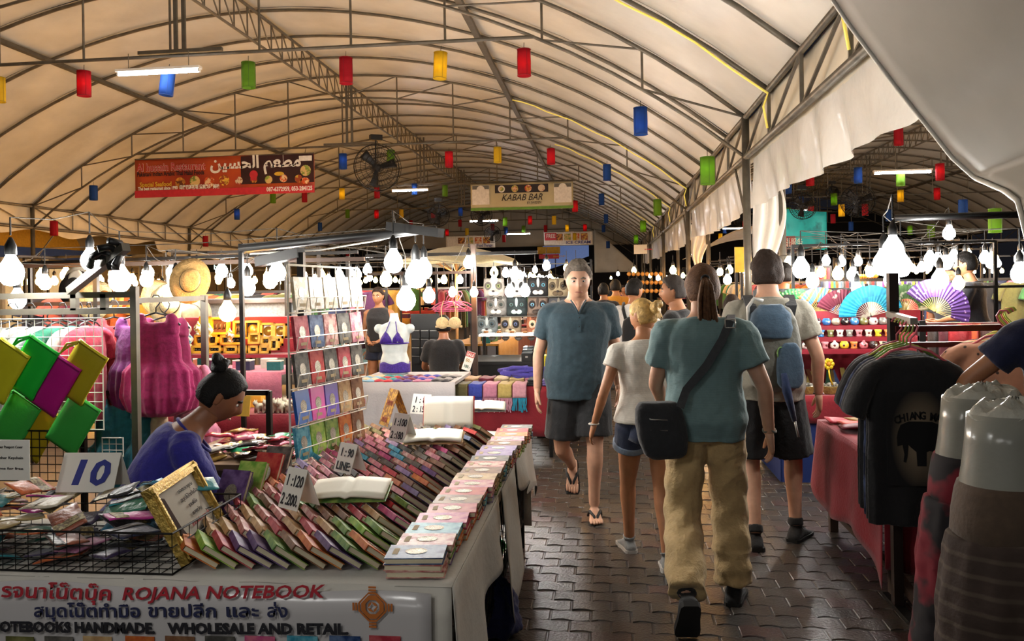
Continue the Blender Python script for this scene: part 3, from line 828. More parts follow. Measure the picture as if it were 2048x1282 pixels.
q = MB(); q.tube([_V['wrL'] + Vector((.028 * cos(t), .024 * sin(t), .012)) for t in [2 * pi * i / 16 for i in range(16)]], .005, 6, closed=True); q.obj('bracelet', m_white, _r, True)
for sx in (-1, 1):
    q = MB(); q.sheet(lambda a, b, sx=sx: (sx * .075 * _k + (a - .5) * .095, -(.150 - .35 * abs(a - .5) ** 2 + .006 * b) * _k, (.935 - .11 * b - (.02 * (1 - abs(2 * a - 1)) if b > .9 else 0)) * _k), 6, 4, .004); q.obj('back_pocket', f_denim, _r, True)

# --- the walker in khaki trousers with ponytail
pC = atZ(1412, 1212, 0.0)
def foldC(q):
    return (1.5 * sin(q.z * 42 + sin(q.x * 30) * 1.8 + q.y * 12) * (1.0 if q.z < .78 else .25) + (1.2 * sin(q.z * 75) if q.z < .28 else 0)) * .55
rC = person('ponytailed walker in heather teal tee and khaki trousers with a crossbody bag', (pC.x + .01, pC.y + .0, 0), -.04, 1.755, 'm', sk_fair,
    J=dict(ankR=(.135, .07, .085), kneeR=(.125, .10, .50), ankL=(-.125, -.40, .20), kneeL=(-.120, -.03, .47), footL=((-.1, 1), .95), footR=((.22, 1), 0.), elR=(.285, -.05, 1.12), wrR=(.315, .0, .875), elL=(-.24, .06, 1.13), wrL=(-.21, .24, 1.0)),
    head=(4, -2), hair=dict(fn=hair_tail, mat=h_lbrown), detail=.010, bulk=1.02,
    top=dict(name='tee', mat=f_gteal, hem=.86, sleeve=.62, grow=.024, flare=.02, disp=.009), bottom=dict(name='khaki_trousers', mat=f_khaki, hem=1.97, loose=.022, grow=.016, disp=.0055, dscale=.07, fold=foldC), shoes=dict(mat=fabric('black_trainer', '#1b1a1a'), collar=.03, laces=M('grey_lace', '#6b6b68', .7)))
_r, _V, _H, _k, _sp = rC
# bag across the back: strap from the right shoulder to the left hip
m_bag = fabric('charcoal_nylon', '#25272a', .2); m_strap = fabric('dark_grey_webbing', '#34373a', .2)
bag = empty('crossbody_bag', (0, 0, 0), label='charcoal nylon crossbody bag on the hip of the khaki walker', cat='bag')
bag.parent = None; bag.location = _r.location; bag.rotation_euler = _r.rotation_euler
bc = Vector((-.225, -.185, .945))
bmb = MB(); R = []
for z, a, b in ((-.155, .07, .04), (-.135, .105, .055), (-.06, .125, .065), (.03, .125, .062), (.09, .115, .055), (.12, .09, .04)):
    R.append(ringpts(bc + Vector((-.02 * z / .15, 0, z)), Vector((1, .25, 0)).normalized(), Vector((-.25, 1, 0)).normalized(), a, b, 18, 3.2))
bmb.loft(R); bb = fuse(bmb, .01, 2, .004, .08).obj('pouch', m_bag, bag, True)
for zz in (.045, -.005):
    z_ = MB(); z_.tube([bc + Vector((-.115, -.055 + .02, zz + .03)), bc + Vector((-.05, -.070, zz)), bc + Vector((.03, -.055, zz - .005))], .004, 5); z_.obj('zip', M('silver_zip', '#a8a8a4', .35, .7), bb, True)
pts = [bc + Vector((.09, -.045, .10)), Vector((-.10, -.175, 1.12)), Vector((0, -.172, 1.24)), Vector((.075, -.160, 1.36)), Vector((.12, -.125, 1.455)), Vector((.135, -.04, 1.475)), Vector((.12, .05, 1.44))]
st = MB(); P = []
for i, p in enumerate(pts):
    p = p * _k if i else p
    d = (pts[min(i + 1, len(pts) - 1)] - pts[max(0, i - 1)]).normalized(); n = Vector((0, -1, .25)) if i < 5 else Vector((0, -.2, 1)); sd = d.cross(n).normalized()
    P += [p - sd * .02 + n.normalized() * .006, p + sd * .02 + n.normalized() * .006, p + sd * .02 + n.normalized() * .002, p - sd * .02 + n.normalized() * .002]
st.loft([P[i * 4:i * 4 + 4] for i in range(len(pts))]); sto = st.obj('strap', m_strap, bag)
bk = MB(); c = Vector((.118, -.142, 1.44)) * _k
for a, b in (((-.024, 0, -.02), (.024, 0, -.02)), ((.024, 0, -.02), (.024, .012, .02)), ((.024, .012, .02), (-.024, .012, .02)), ((-.024, .012, .02), (-.024, 0, -.02))): bk.tube([c + Vector(a), c + Vector(b)], .004, 5)
bk.obj('buckle', M('silver_metal', '#b9b9b4', .3, .8), sto, True)
wb = MB(); wb.tube([_V['wrR'] + Vector((.030 * cos(t), .027 * sin(t), .02 + .006 * sin(t * 3))) for t in [2 * pi * i / 18 for i in range(18)]], .006, 6, closed=True); wb.obj('bracelet', fabric('knotted_cord', '#6a665c'), _r, True)

# --- the man with the day pack
pD = atZ(1535, 1082, 0.0)
rD = person('tall man with dark hair in heather grey tee and black shorts walking away', (pD.x + .03, pD.y + .02, 0), -.05, 1.84, 'm', sk_fair,
    J=dict(ankR=(.145, .03, .085), kneeR=(.145, .08, .50), ankL=(-.115, -.16, .085), kneeL=(-.115, .0, .49), footR=((.55, 1), 0.), footL=((-.05, 1), .1), elR=(.275, -.03, 1.12), wrR=(.295, .05, .87), elL=(-.26, .0, 1.12), wrL=(-.25, .16, .90)),
    head=(8, -4), hair=dict(fn=hair_short, mat=h_dbrown, t=.022, nape=2.15, amp=.5), detail=.011, bulk=1.06,
    top=dict(name='tee', mat=f_heather, hem=.88, sleeve=.60, grow=.022, flare=.016, disp=.008), bottom=dict(name='shorts', mat=f_blk, hem=.95, loose=.026), shoes=dict(mat=fabric('black_hiking_shoe', '#1d1c1b'), collar=.05, laces=m_black))
_r, _V, _H, _k, _sp = rD
bp = empty('backpack', _r.location, _r.rotation_euler.z, label='slate blue and grey day pack with dark straps on the tall man', cat='backpack')
f_slate = fabric('slate_blue_nylon', '#3f5568', .2); f_gnyl = fabric('grey_ripstop', '#6a6a62', .2)
R = []
for z, a, b in ((.93, .09, .05), (.97, .135, .085), (1.08, .15, .105), (1.22, .145, .10), (1.34, .125, .085), (1.41, .09, .055), (1.43, .05, .03)):
    R.append(ringpts(Vector((.0, -.225, z)) * _k, Vector((1, 0, 0)), Vector((0, 1, 0)), a * _k, b * _k, 18, 3))
pm = MB(); pm.loft(R); pk = fuse(pm, .011, 2, .007, .08).obj('main_bag', f_gnyl, bp, True)
lid = MB(); R = [ringpts(Vector((-.02, -.24, z)) * _k, Vector((1, 0, 0)), Vector((0, 1, 0)), a * _k, b * _k, 18, 3) for z, a, b in ((1.24, .118, .10), (1.30, .125, .105), (1.38, .11, .085), (1.435, .06, .04))]
lid.loft(R); fuse(lid, .011, 2, .005, .08).obj('top_flap', f_slate, bp, True)
fp = MB(); R = [ringpts(Vector((.07, -.315, z)) * _k, Vector((1, .25, 0)).normalized(), Vector((-.25, 1, 0)).normalized(), a * _k, .03 * _k, 14, 3) for z, a in ((.96, .05), (.99, .075), (1.10, .08), (1.19, .06), (1.22, .03))]
fp.loft(R); fuse(fp, .011, 2, .004, .08).obj('front_pocket', f_slate, bp, True)
for sx in (-1, 1):
    pts = [(sx * .085, -.15, 1.30), (sx * .115, -.135, 1.42), (sx * .12, -.02, 1.478), (sx * .125, .09, 1.43), (sx * .15, .125, 1.30)]
    q = MB(); rings = []
    for i, p in enumerate(pts):
        p = Vector(p) * _k; d = (Vector(pts[min(i + 1, 4)]) - Vector(pts[max(0, i - 1)])).normalized(); sd = Vector((1, 0, 0)); n = d.cross(sd)
        rings.append([p + sd * a * .030 * _k + n * b * .007 * _k for a, b in ((-1, -1), (1, -1), (1, 1), (-1, 1))])
    q.loft(rings); q.obj('shoulder_strap', fabric('black_padded_strap', '#26282b', .2), bp)
hd = MB(); hd.tube([Vector(p) * _k for p in ((-.14, -.22, 1.30), (-.145, -.235, 1.42), (-.11, -.24, 1.47), (-.06, -.235, 1.455))], .011, 8); 
um = empty('folding_umbrella', _r.location, _r.rotation_euler.z, label='blue folded umbrella slung in the side of the day pack', cat='umbrella')
hd.obj('crook_handle', M('pale_plastic', '#c9c7c0', .4), um, True)
us = MB(); us.tube([Vector(p) * _k for p in ((.03, -.35, 1.05), (.045, -.35, .95), (.085, -.34, .78))], [.018, .028, .014], 9); us.obj('folded_cover', fabric('dark_blue_nylon', '#1f3054', .2), um, True)
ut = MB(); ut.tube([Vector(p) * _k for p in ((.085, -.34, .79), (.105, -.335, .69))], .007, 6); ut.obj('tip', M('pale_metal', '#b7b7b2', .4, .6), um, True)
cl = MB(); cl.tube([Vector((.02 + .02 * cos(t), -.335, 1.16 + .035 * sin(t))) * _k for t in [2 * pi * i / 14 for i in range(14)]], .004, 5, closed=True); cl.obj('green_clip', M('green_cord', '#7fa860', .5), pk, True)
wb = MB(); wb.tube([_V['wrR'] + Vector((.031 * cos(t), .028 * sin(t), .015)) for t in [2 * pi * i / 18 for i in range(18)]], .004, 6, closed=True); wb.obj('bracelet', m_black, _r, True)

# --- the seller bent over behind the notebooks (seated)
pM = atY(405, 900, 3.12)
f_navyblue = fabric('deep_blue_cotton', '#221f7a', .2)
stool_z = .43
rM = person('seller in a deep blue top seated with head bowed behind the notebooks', (-2.06, 3.17, 0), -1.05, 1.80, 'f', sk_brown,
    J=dict(pelvis=(0, 0, .56), spine_down=(0, -.02, -.09), chest=(0, .16, .86), neck=(0, .30, 1.02), head=(0, .40, 1.145), hipL=(-.09, .03, .52), hipR=(.09, .03, .52), kneeL=(-.14, .44, .50), kneeR=(.14, .44, .50), ankL=(-.12, .40, .085), ankR=(.12, .40, .085),
           shL=(-.165, .25, .965), shR=(.165, .25, .965), elL=(-.22, .36, .70), elR=(.215, .36, .70), wrL=(-.08, .56, .66), wrR=(.10, .585, .66), handL=((.5, .6, -.5), (0, 0, -1), (.6, .3, 0)), handR=((-.2, .5, -.7), (-.3, 0, -1), (-.6, .3, .2))),
    head=(-6, -34), hair=dict(fn=hair_bun, mat=h_black, bun=(0, -.075, .115), r=.048, t=.016), face=True, detail=.011,
    top=dict(name='blue_top', mat=f_navyblue, hem=.88, sleeve=1.35, grow=.018, flare=.02, disp=.008), bottom=dict(name='trousers', mat=f_blk, hem=1.9), shoes=dict(mat=m_black, collar=.01), neckline=1.46)
sto = empty('stool', (rM[0].location.x, rM[0].location.y, 0), label='low black plastic stool under the seated seller', cat='stool')
MB().lathe([(.14, .405), (.15, .41), (.15, .43), (.13, .435)], n=18).obj('seat', m_black, sto, True)
for a in range(4): MB().bar((.10 * cos(a * pi / 2 + .8), .10 * sin(a * pi / 2 + .8), .41), (.14 * cos(a * pi / 2 + .8), .14 * sin(a * pi / 2 + .8), 0), .03).obj('leg', m_black, sto)

# --- others along the aisle
def passer(label, u, v_top, Y, H, sex, sk, rz, topm, botm, hairm, hairfn=hair_short, hem=1.95, sleeve=.55, headrot=(0, 0), J=None, extra=None, shoes_m=None, detail=.018, group=None, face=False, bun=None, z=0.):
    p = atY(u, v_top, Y)
    h = dict(fn=hairfn, mat=hairm, t=.018, f=sex == 'f')
    if bun: h['bun'] = bun
    return person(label, (p.x, Y, z), rz, H, sex, sk, J=J, head=headrot, hair=h, detail=detail, face=face, group=group,
                  top=dict(name='top', mat=topm, hem=.88, sleeve=sleeve, grow=.02, disp=.006), bottom=dict(name='trousers', mat=botm, hem=hem, loose=.02), shoes=dict(mat=shoes_m or m_black))
rE = passer('stocky man with cropped hair and black tee seen in profile past the ponytail', 1350, 560, 6.5, 1.71, 'm', sk_tan, 1.25, f_blk, fabric('grey_trousers', '#3a3a3c'), M('cropped_dark_hair', '#2c231d', .7, 0, .3, 80, bump=.3, bscale=200), headrot=(10, 0), detail=.014, face=True)
rF = passer('dark haired man in white shirt wearing a small black backpack', 1268, 560, 8.6, 1.70, 'm', sk_tan, -.15, fabric('white_cotton_shirt', '#c8c6c2'), f_blk, h_black, headrot=(-35, -8), detail=.015)
_r, _V, _H, _k, _sp = rF
b2 = empty('backpack', _r.location, _r.rotation_euler.z, label='small black backpack worn over the white shirt', cat='backpack')
q = MB(); q.loft([ringpts(Vector((0, -.20, z)) * _k, Vector((1, 0, 0)), Vector((0, 1, 0)), a * _k, .075 * _k, 14, 3) for z, a in ((.96, .08), (1.0, .12), (1.2, .12), (1.3, .10), (1.34, .05))]); fuse(q, .014, 2).obj('main_bag', f_blk, b2, True)
for sx in (-1, 1):
    q = MB(); q.tube([Vector(p) * _k for p in ((sx * .07, -.15, 1.28), (sx * .11, -.12, 1.42), (sx * .115, -.01, 1.48), (sx * .12, .09, 1.40))], .018, 6); q.obj('shoulder_strap', f_blk, b2, True)
q = MB(); bagp = _V['wrL'] + Vector((0, .02, -.13)); q.loft([ringpts(bagp + Vector((0, 0, z)), Vector((1, 0, 0)), Vector((0, 1, 0)), a, a * .7, 12) for z, a in ((-.18, .05), (-.15, .10), (-.05, .11), (.05, .07), (.12, .015))])
pb = fuse(q, .014, 1, .012, .05).obj('shopping_bag', M('thin_grey_plastic', '#8a8a8c', .3, trans=.3), None, True); pb.matrix_world = _r.matrix_basis.copy(); tag(pb, 'grey plastic shopping bag carried by the white shirted man', 'bag')
f_must = fabric('mustard_sweatshirt', '#a8741c')
rG = passer('walker in mustard sweatshirt and black trousers far down the aisle', 1231, 555, 13.5, 1.72, 'm', sk_tan, .1, f_must, f_blk, h_black, sleeve=1.9, detail=.02)
passer('walker in black printed tee beside the mustard sweatshirt', 1207, 562, 12.6, 1.66, 'm', sk_tan, .1, fabric('black_tee_far', '#17171a'), fabric('beige_trousers', '#7c7264'), h_black, detail=.02)
passer('walker in purple top far down the aisle', 1241, 566, 20, 1.62, 'f', sk_tan, .1, fabric('purple_top', '#4a2f7a'), f_blk, h_black, detail=.026)
passer('walker in orange top far down the aisle', 1249, 569, 19, 1.62, 'f', sk_tan, 3.0, fabric('orange_top', '#c2561c'), fabric('blue_jeans', '#273250'), h_black, detail=.026)
passer('walker in dark blue cap and jacket far down the aisle', 1225, 560, 24, 1.72, 'm', sk_tan, .1, fabric('dark_blue_jacket', '#1d2438'), f_blk, h_black, detail=.03)
passer('walker in dark red top by the far trinkets', 1262, 568, 26, 1.62, 'm', sk_tan, 2.6, fabric('dark_red_top', '#6b1c22'), f_blk, h_black, detail=.03)
passer('child with dark hair in dark top behind the stocky man', 1306, 600, 9.5, 1.45, 'f', sk_tan, .2, fabric('charcoal_top', '#2a2a2e'), f_blk, h_black, detail=.022)
passer('walker in grey shirt bending between the ponytail and the pot stall', 1462, 580, 8.2, 1.52, 'm', sk_tan, -.5, fabric('grey_shirt_far', '#55554f'), f_blk, h_dbrown, detail=.02)
# people inside the stalls
passer('seller in a blue shirt with his back turned behind the fan stall', 1566, 525, 8.8, 1.84, 'm', sk_tan, -.7, fabric('bright_blue_shirt', '#26419a'), f_blk, h_black, detail=.018)
passer('shopper in a black vest and denim shorts by the trophies', 757, 576, 10.2, 1.66, 'f', sk_tan, 3.0, fabric('black_vest', '#1b1b1e'), fabric('navy_shorts', '#1a2338'), h_dbrown, sleeve=0, hem=.4, detail=.016, J=dict(wrL=(-.05, .2, 1.0), wrR=(.06, .2, 1.0)), face=True)
passer('shopper in a dark red vest behind the notebook rack', 716, 580, 10.6, 1.62, 'f', sk_tan, 2.6, fabric('dark_vest', '#3a1c28'), fabric('aqua_skirt', '#7aa0a0'), h_dbrown, sleeve=0, hem=.6, detail=.018)
passer('dark haired woman behind the far shelves of the neighbouring tent', 1903, 530, 9.2, 1.80, 'f', sk_tan, 2.4, fabric('grey_top_far', '#3c3c42'), f_blk, h_black, detail=.02)
SEAT = dict(pelvis=(0, 0, .58), spine_down=(0, -.02, -.09), chest=(0, .05, .90), neck=(0, .06, 1.09), head=(0, .10, 1.25), hipL=(-.09, .03, .54), hipR=(.09, .03, .54), kneeL=(-.13, .44, .52), kneeR=(.13, .44, .52), ankL=(-.12, .42, .085), ankR=(.12, .42, .085),
            shL=(-.17, .05, 1.025), shR=(.17, .05, 1.025), elL=(-.24, .14, .76), elR=(.24, .14, .76), wrL=(-.1, .34, .70), wrR=(.1, .34, .70))
rK = passer('seller in black seated with back turned beside the lingerie bust form', 887, 655, 9.0, 1.66, 'm', sk_brown, .2, fabric('black_shirt_far', '#101012'), f_blk, h_black, J=SEAT, sleeve=.7, detail=.016)
passer('seller with black hair seated behind the dark shelves of the neighbouring tent', 1955, 548, 8.2, 1.75, 'f', sk_tan, 1.0, fabric('dark_top_far', '#1f1f24'), f_blk, h_black, J=SEAT, sleeve=.7, detail=.02, z=.52)
for r_, lb_ in ((rK, 'under the seller in black'),):
    s2 = empty('stool', (r_[0].location.x, r_[0].location.y, 0), label='plastic stool ' + lb_, cat='stool')
    MB().box((0, 0, .44), (.3, .3, .03)).obj('seat', m_black, s2)
    for sx in (-1, 1):
        for sy in (-1, 1): MB().bar((sx * .12, sy * .12, .43), (sx * .14, sy * .14, 0), .03).obj('leg', m_black, s2)
# --- the person at the edge of the T-shirt stall, elbow out
pN = atY(2110, 700, 3.35)
rN = person('person in a navy short sleeved top with one hand on hip by the T-shirts', (pN.x + .06, 3.35, 0), 3.05, 1.78, 'f', sk_tan, J=dict(shR=(.165, -.01, 1.39), elR=(.36, -.06, 1.19), wrR=(.17, .05, 1.06)),
    head=(0, 0), hair=dict(fn=hair_bun, mat=h_black, bun=(0, -.11, .03)), detail=.012,
    top=dict(name='top', mat=fabric('navy_jersey', '#141a3a'), hem=.9, sleeve=.5, grow=.02), bottom=dict(name='trousers', mat=f_blk, hem=1.95), shoes=dict(mat=m_black))
# ------------------------------------------------------------------ notebook stall
def setw(o, W):
    """give a child of a top-level thing a world-space matrix"""
    o.matrix_basis = (o.parent.matrix_basis.inverted() @ W) if o.parent else W
    return o
def text_fit(s, origin, ex, ey, width, size, mat, parent, bold=0., shear=0., name='lettering', align='LEFT', off=.002):
    ex = Vector(ex).normalized(); ey = Vector(ey); ey = (ey - ex * ex.dot(ey)).normalized(); ez = ex.cross(ey)
    o = text(s, size, mat, parent, None, name, align, .0006, shear, bold)
    xs_ = [v.co.x for v in o.data.vertices] or [0, 1]
    wd = max(xs_) - min(xs_)
    xs = width / wd if width and wd > 1e-6 else 1.
    W = basis(ex, ey, ez, Vector(origin) + ez * off) @ Matrix.Diagonal((xs, 1, 1, 1))
    return setw(o, W)
m_cloth = fabric('white_table_cloth', '#bdb8ae', .25, var=.06, scale=6, bscale=25)
m_pages = M('cream_page_edges', '#d8cdb0', .8, 0, .1, 40, pattern='stripeZ', col2='#b9ab8c', pscale=160, soft=.4)
m_paper = M('blank_paper', '#e9e4d3', .7, 0, .03, 6)
m_silver = M('embossed_silver', '#b5ae9c', .35, .5, .25, 130, bump=.8, bscale=260)
COVERS = {}
def cover(nm, a, b, ps=26., th=.52): COVERS[nm] = M('cover_' + nm.replace(' ', '_'), a, .5, 0, .18, 24, pattern='noise', col2=b, pscale=ps, spec=.18, thresh=th, soft=.12)
for a in (('orange', '#b4572a', '#c9813f'), ('green', '#52763a', '#8aa24e'), ('crimson', '#9d2f3c', '#b8575a'), ('purple', '#4d3560', '#6d5580'), ('magenta', '#a83c72', '#c56a80'), ('brown', '#6a4632', '#8a6648'), ('teal blue', '#2f7f98', '#6fb0bd'),
          ('navy', '#243a64', '#5a6f90'), ('dark grey', '#45433f', '#6a665e'), ('pink', '#b5667a', '#d0a09c'), ('tan', '#a8845a', '#c4a678'), ('lime', '#6fa03a', '#a9bd5c'), ('red', '#a3262a', '#b94a3e'), ('lavender', '#7a6a92', '#9a8aa8'), ('rose', '#a85a58', '#d2b0a2'), ('olive', '#5a5a34', '#7d7a4c')): cover(*a)
BW, BL_, BT = .132, .188, .021            # cover width, length, thickness
def book_me(nm, t=BT):
    mb = MB(); b = .003
    mb.box((0, 0, t - b / 2), (BW, BL_, b)); mb.box((0, 0, b / 2), (BW, BL_, b)); mb.box((-BW / 2 + b / 2, 0, t / 2), (b, BL_, t - 2 * b))
    mb.box((BW / 2 - .018, 0, t + .0006), (.010, BL_ * 1.0, .0012)) if False else None
    return mb.mesh('cover', COVERS[nm])
BOOK = {n: book_me(n) for n in COVERS}
PAGES = MB().box((.002, 0, BT / 2), (BW - .008, BL_ - .008, BT - .0062)).mesh('page_block', m_pages)
_m = MB(); _m.lathe([(.028, 0), (.029, .0012), (.026, .0016), (.024, .0010), (.010, .0014), (.004, .0022)], n=20, sx=1., sy=1.25); MEDAL = _m.mesh('medallion', m_silver)
LAB = MB().box((0, 0, .0005), (.055, .018, .001)).mesh('paper_label', M('kraft_label', '#a89470', .8))
def notebook(nm, W, label, group, medal=False, lab=False):
    o = inst(BOOK[nm], 'notebook'); o.matrix_basis = W
    inst(PAGES, 'page_block', parent=o)
    if medal: inst(MEDAL, 'medallion', (0, 0, BT), parent=o)
    if lab: inst(LAB, 'paper_label', (0, -.066, BT), parent=o)
    tag(o, label, 'notebook', group); return o
TZ = .722
# table: top, legs, cloth
tb = empty('market_table', (-1.3, 3.6, 0), label='long trestle table covered with a white cloth full of notebooks', cat='table')
def tw(mb, nm, mat, sm=False): o = mb.obj(nm, mat, tb, sm); o.matrix_basis = tb.matrix_basis.inverted(); return o
tw(MB().box((-1.0, 3.76, TZ - .03), (1.02, 2.6, .04)).box((-1.95, 2.76, TZ - .03), (.95, .60, .04)), 'table_top', M('plywood', '#6a553c', .7))
for x, y in ((-.55, 2.52), (-.55, 3.78), (-.55, 5.0), (-1.45, 5.0), (-2.35, 2.52), (-2.35, 3.0), (-1.45, 3.8)): tw(MB().bar((x, y, 0), (x, y, TZ - .05), .035), 'leg', m_blackm)
for a, b in (((-.55, 2.52, .18), (-.55, 5.0, .18)), ((-.55, 2.52, .62), (-.55, 5.0, .62))): tw(MB().bar(a, b, .03), 'rail', m_blackm)
def clth(a, b):
    x = -2.5 + a * 2.01; y = 2.44 + b * 2.62
    return (x, y, TZ - .006 + .004 * wob((x, y, 0), 9))
tw(MB().sheet(lambda a, b: (-1.51 + a * 1.02, 2.44 + b * 2.62, TZ - .004 + .004 * wob((a * 1.02, b * 2.6, 0), 9)), 24, 40, .004), 'cloth', m_cloth, True)
tw(MB().sheet(lambda a, b: (-2.46 + a * .96, 2.44 + b * .62, TZ - .004 + .004 * wob((a * 1.02, b * .6, 3), 9)), 20, 12, .004), 'cloth', m_cloth, True)
tw(MB().sheet(lambda a, b: (-2.46 + 1.97 * a, 2.442 + .006 * sin(a * 50) * b, TZ - .004 - .64 * b), 60, 6, .002), 'cloth_drop', m_cloth, True)
# cloth falling over the aisle side
def side(y0, y1, low, ph):
    def fn(a, b):
        y = y0 + (y1 - y0) * a
        return (-.488 + .02 * sin(y * 14 + ph) * b + .028 * b, y, TZ - .004 - low(a) * b)
    return fn
tw(MB().sheet(side(2.44, 3.5, lambda a: .56 - .46 * a + .05 * sin(a * 9), 0), 30, 10, .003), 'cloth_drop', m_cloth, True)
tw(MB().sheet(side(3.62, 4.12, lambda a: .62 - .1 * abs(a - .4) + .04 * sin(a * 12), 1), 20, 10, .003), 'cloth_drop', m_cloth, True)
tw(MB().sheet(side(4.2, 5.06, lambda a: .12 + .26 * a + .03 * sin(a * 14), 2), 24, 8, .003), 'cloth_drop', m_cloth, True)
tw(MB().sheet(lambda a, b: (-1.51 + 1.02 * a, 5.065 + .01 * sin(a * 30), TZ - .6 * b), 24, 6, .003), 'cloth_drop', m_cloth, True)
# wire mesh on the aisle side of the table
ms = MB()
for i in range(26):
    y = 2.55 + i * .095
    ms.tube([(-.535, y, .16), (-.535, min(5.02, y + .25), .60)], .0025, 4); ms.tube([(-.535, y, .60), (-.535, min(5.02, y + .25), .16)], .0025, 4)
mo = tw(ms, 'wire_mesh', m_blackm)

rb = random.Random(11)
cn = list(COVERS)
ORD = ['first', 'second', 'third', 'fourth', 'fifth', 'sixth', 'seventh', 'eighth', 'ninth', 'tenth', 'eleventh', 'twelfth', 'thirteenth', 'fourteenth', 'fifteenth', 'sixteenth', 'seventeenth', 'eighteenth', 'nineteenth', 'twentieth']
# 1) stepped stacks along the aisle edge: three notebooks high, the top one lying cover up
TOPC = ['navy', 'rose', 'teal blue', 'magenta', 'crimson', 'brown', 'red', 'pink', 'tan', 'brown', 'rose', 'dark grey', 'lavender', 'lavender', 'brown', 'pink', 'orange', 'red', 'dark grey', 'tan']
for i in range(19):
    y = 2.545 + i * .1275
    x = -.625 + .004 * i
    for l in range(3):
        nm = TOPC[i] if l == 2 else rb.choice(cn)
        W = Matrix.Translation((x + rb.uniform(-.006, .006), y + rb.uniform(-.004, .004), TZ + .003 + l * (BT + .0008) + .001)) @ Matrix.Rotation(radians(-90) + .06 + rb.uniform(-.05, .05), 4, 'Z')
        notebook(nm, W, '%s notebook %s the %s stack from the banner' % (nm, ('at the bottom of', 'in the middle of', 'lying on top of')[l], ORD[i]), 'stacked notebooks along the table edge', l == 2, l == 2)
# 2) shingled rows: each notebook leans on the one before it
B_ = radians(33)
def lean_mtx(x, y, z, tilt, rz=B_):
    # long axis along (sin, -cos); the edge away from the aisle is raised
    return Matrix.Translation((x, y, z)) @ Matrix.Rotation(rz, 4, 'Z') @ Matrix.Rotation(tilt, 4, 'Y')
front = ['tan', 'orange', 'lime', 'crimson', 'purple', 'purple', 'green', 'brown', 'orange', 'purple', 'green', 'orange']
sets = [['orange', 'lime', 'crimson', 'rose', 'green', 'brown', 'tan'], ['crimson', 'rose', 'green', 'brown', 'red', 'tan'], ['rose', 'pink', 'red', 'brown', 'orange'], ['rose', 'pink', 'dark grey', 'lavender', 'crimson'], ['dark grey', 'rose', 'pink', 'brown', 'magenta', 'teal blue'], ['red', 'rose', 'dark grey', 'pink', 'lavender'], ['lavender', 'brown', 'rose', 'dark grey', 'olive']]
lastc = ['orange', 'green', 'magenta', 'green', 'purple', 'orange', 'purple', 'brown', 'dark grey', 'brown', 'tan', 'navy', 'red', 'olive', 'red']
tl = radians(38)
for r in range(14):
    y = 2.60 + r * .165
    x1 = -.792 + .003 * r; n = 11 if r < 3 else 12
    if r >= 8: n = 13
    pit = .060
    for k in range(n):
        x = x1 - k * pit
        if r < 2 and x < -1.40: continue
        if x < -1.47: continue
        nm = lastc[r] if k == 0 else (front[(n - k) % 12] if r == 0 else rb.choice(sets[min(6, r // 2)]))
        hz = TZ + .002 + BW / 2 * sin(tl) + (.001)
        W = lean_mtx(x, y - .035 * (k / n), hz, tl + rb.uniform(-.03, .03), B_ + rb.uniform(-.03, .03))
        notebook(nm, W, '%s notebook leaning %s from the aisle in the %s row behind the banner' % (nm, ORD[k], ORD[r]), 'leaning notebooks on the table', k == 0)
# face-up row leaning in the back corner by the gilt certificate
for i, (u, v, nm) in enumerate(((455, 990, 'purple'), (490, 970, 'lime'), (525, 950, 'red'), (545, 935, 'dark grey'))):
    p = atZ(u, v, TZ + .11)
    W = Matrix.Translation((p.x, p.y + .05, TZ + .10)) @ Matrix.Rotation(radians(-12), 4, 'Z') @ Matrix.Rotation(radians(62), 4, 'X')
    notebook(nm, W, '%s notebook propped upright beside the gilt framed certificate' % nm, 'propped notebooks behind the certificate', True)
# open blank notebooks lying on the rows
def open_book(c, rz, tilt, label, up=False, cov='green'):
    e = empty('open_notebook', c, label=label, cat='notebook', group='open sample notebooks', rot=(tilt, 0, rz))
    MB().sheet(lambda a, b: ((a - .5) * .30, (b - .5) * .2, .004 + .012 * abs(sin(pi * a * 1.0)) * (1 if abs(a - .5) > .02 else .3)), 16, 4, .010).obj('pages', m_paper, e, True)
    MB().box((0, 0, -.012), (.312, .208, .004)).obj('cover', COVERS[cov], e)
    return e
open_book(atZ(700, 978, TZ + .135), .12, .12, 'open blank notebook with green cover lying over the leaning rows', cov='green')
open_book(atZ(868, 872, TZ + .135), .12, .10, 'open notebook with a yellow edged page beside the tent card', cov='tan')
open_book(atZ(965, 812, TZ + .13), .1, .10, 'open blank notebook lying at the far end of the table', cov='dark grey')
ob = open_book(atY(897, 826, 4.75), .05, 1.25, 'cream paged notebook standing open with red cover', cov='red')
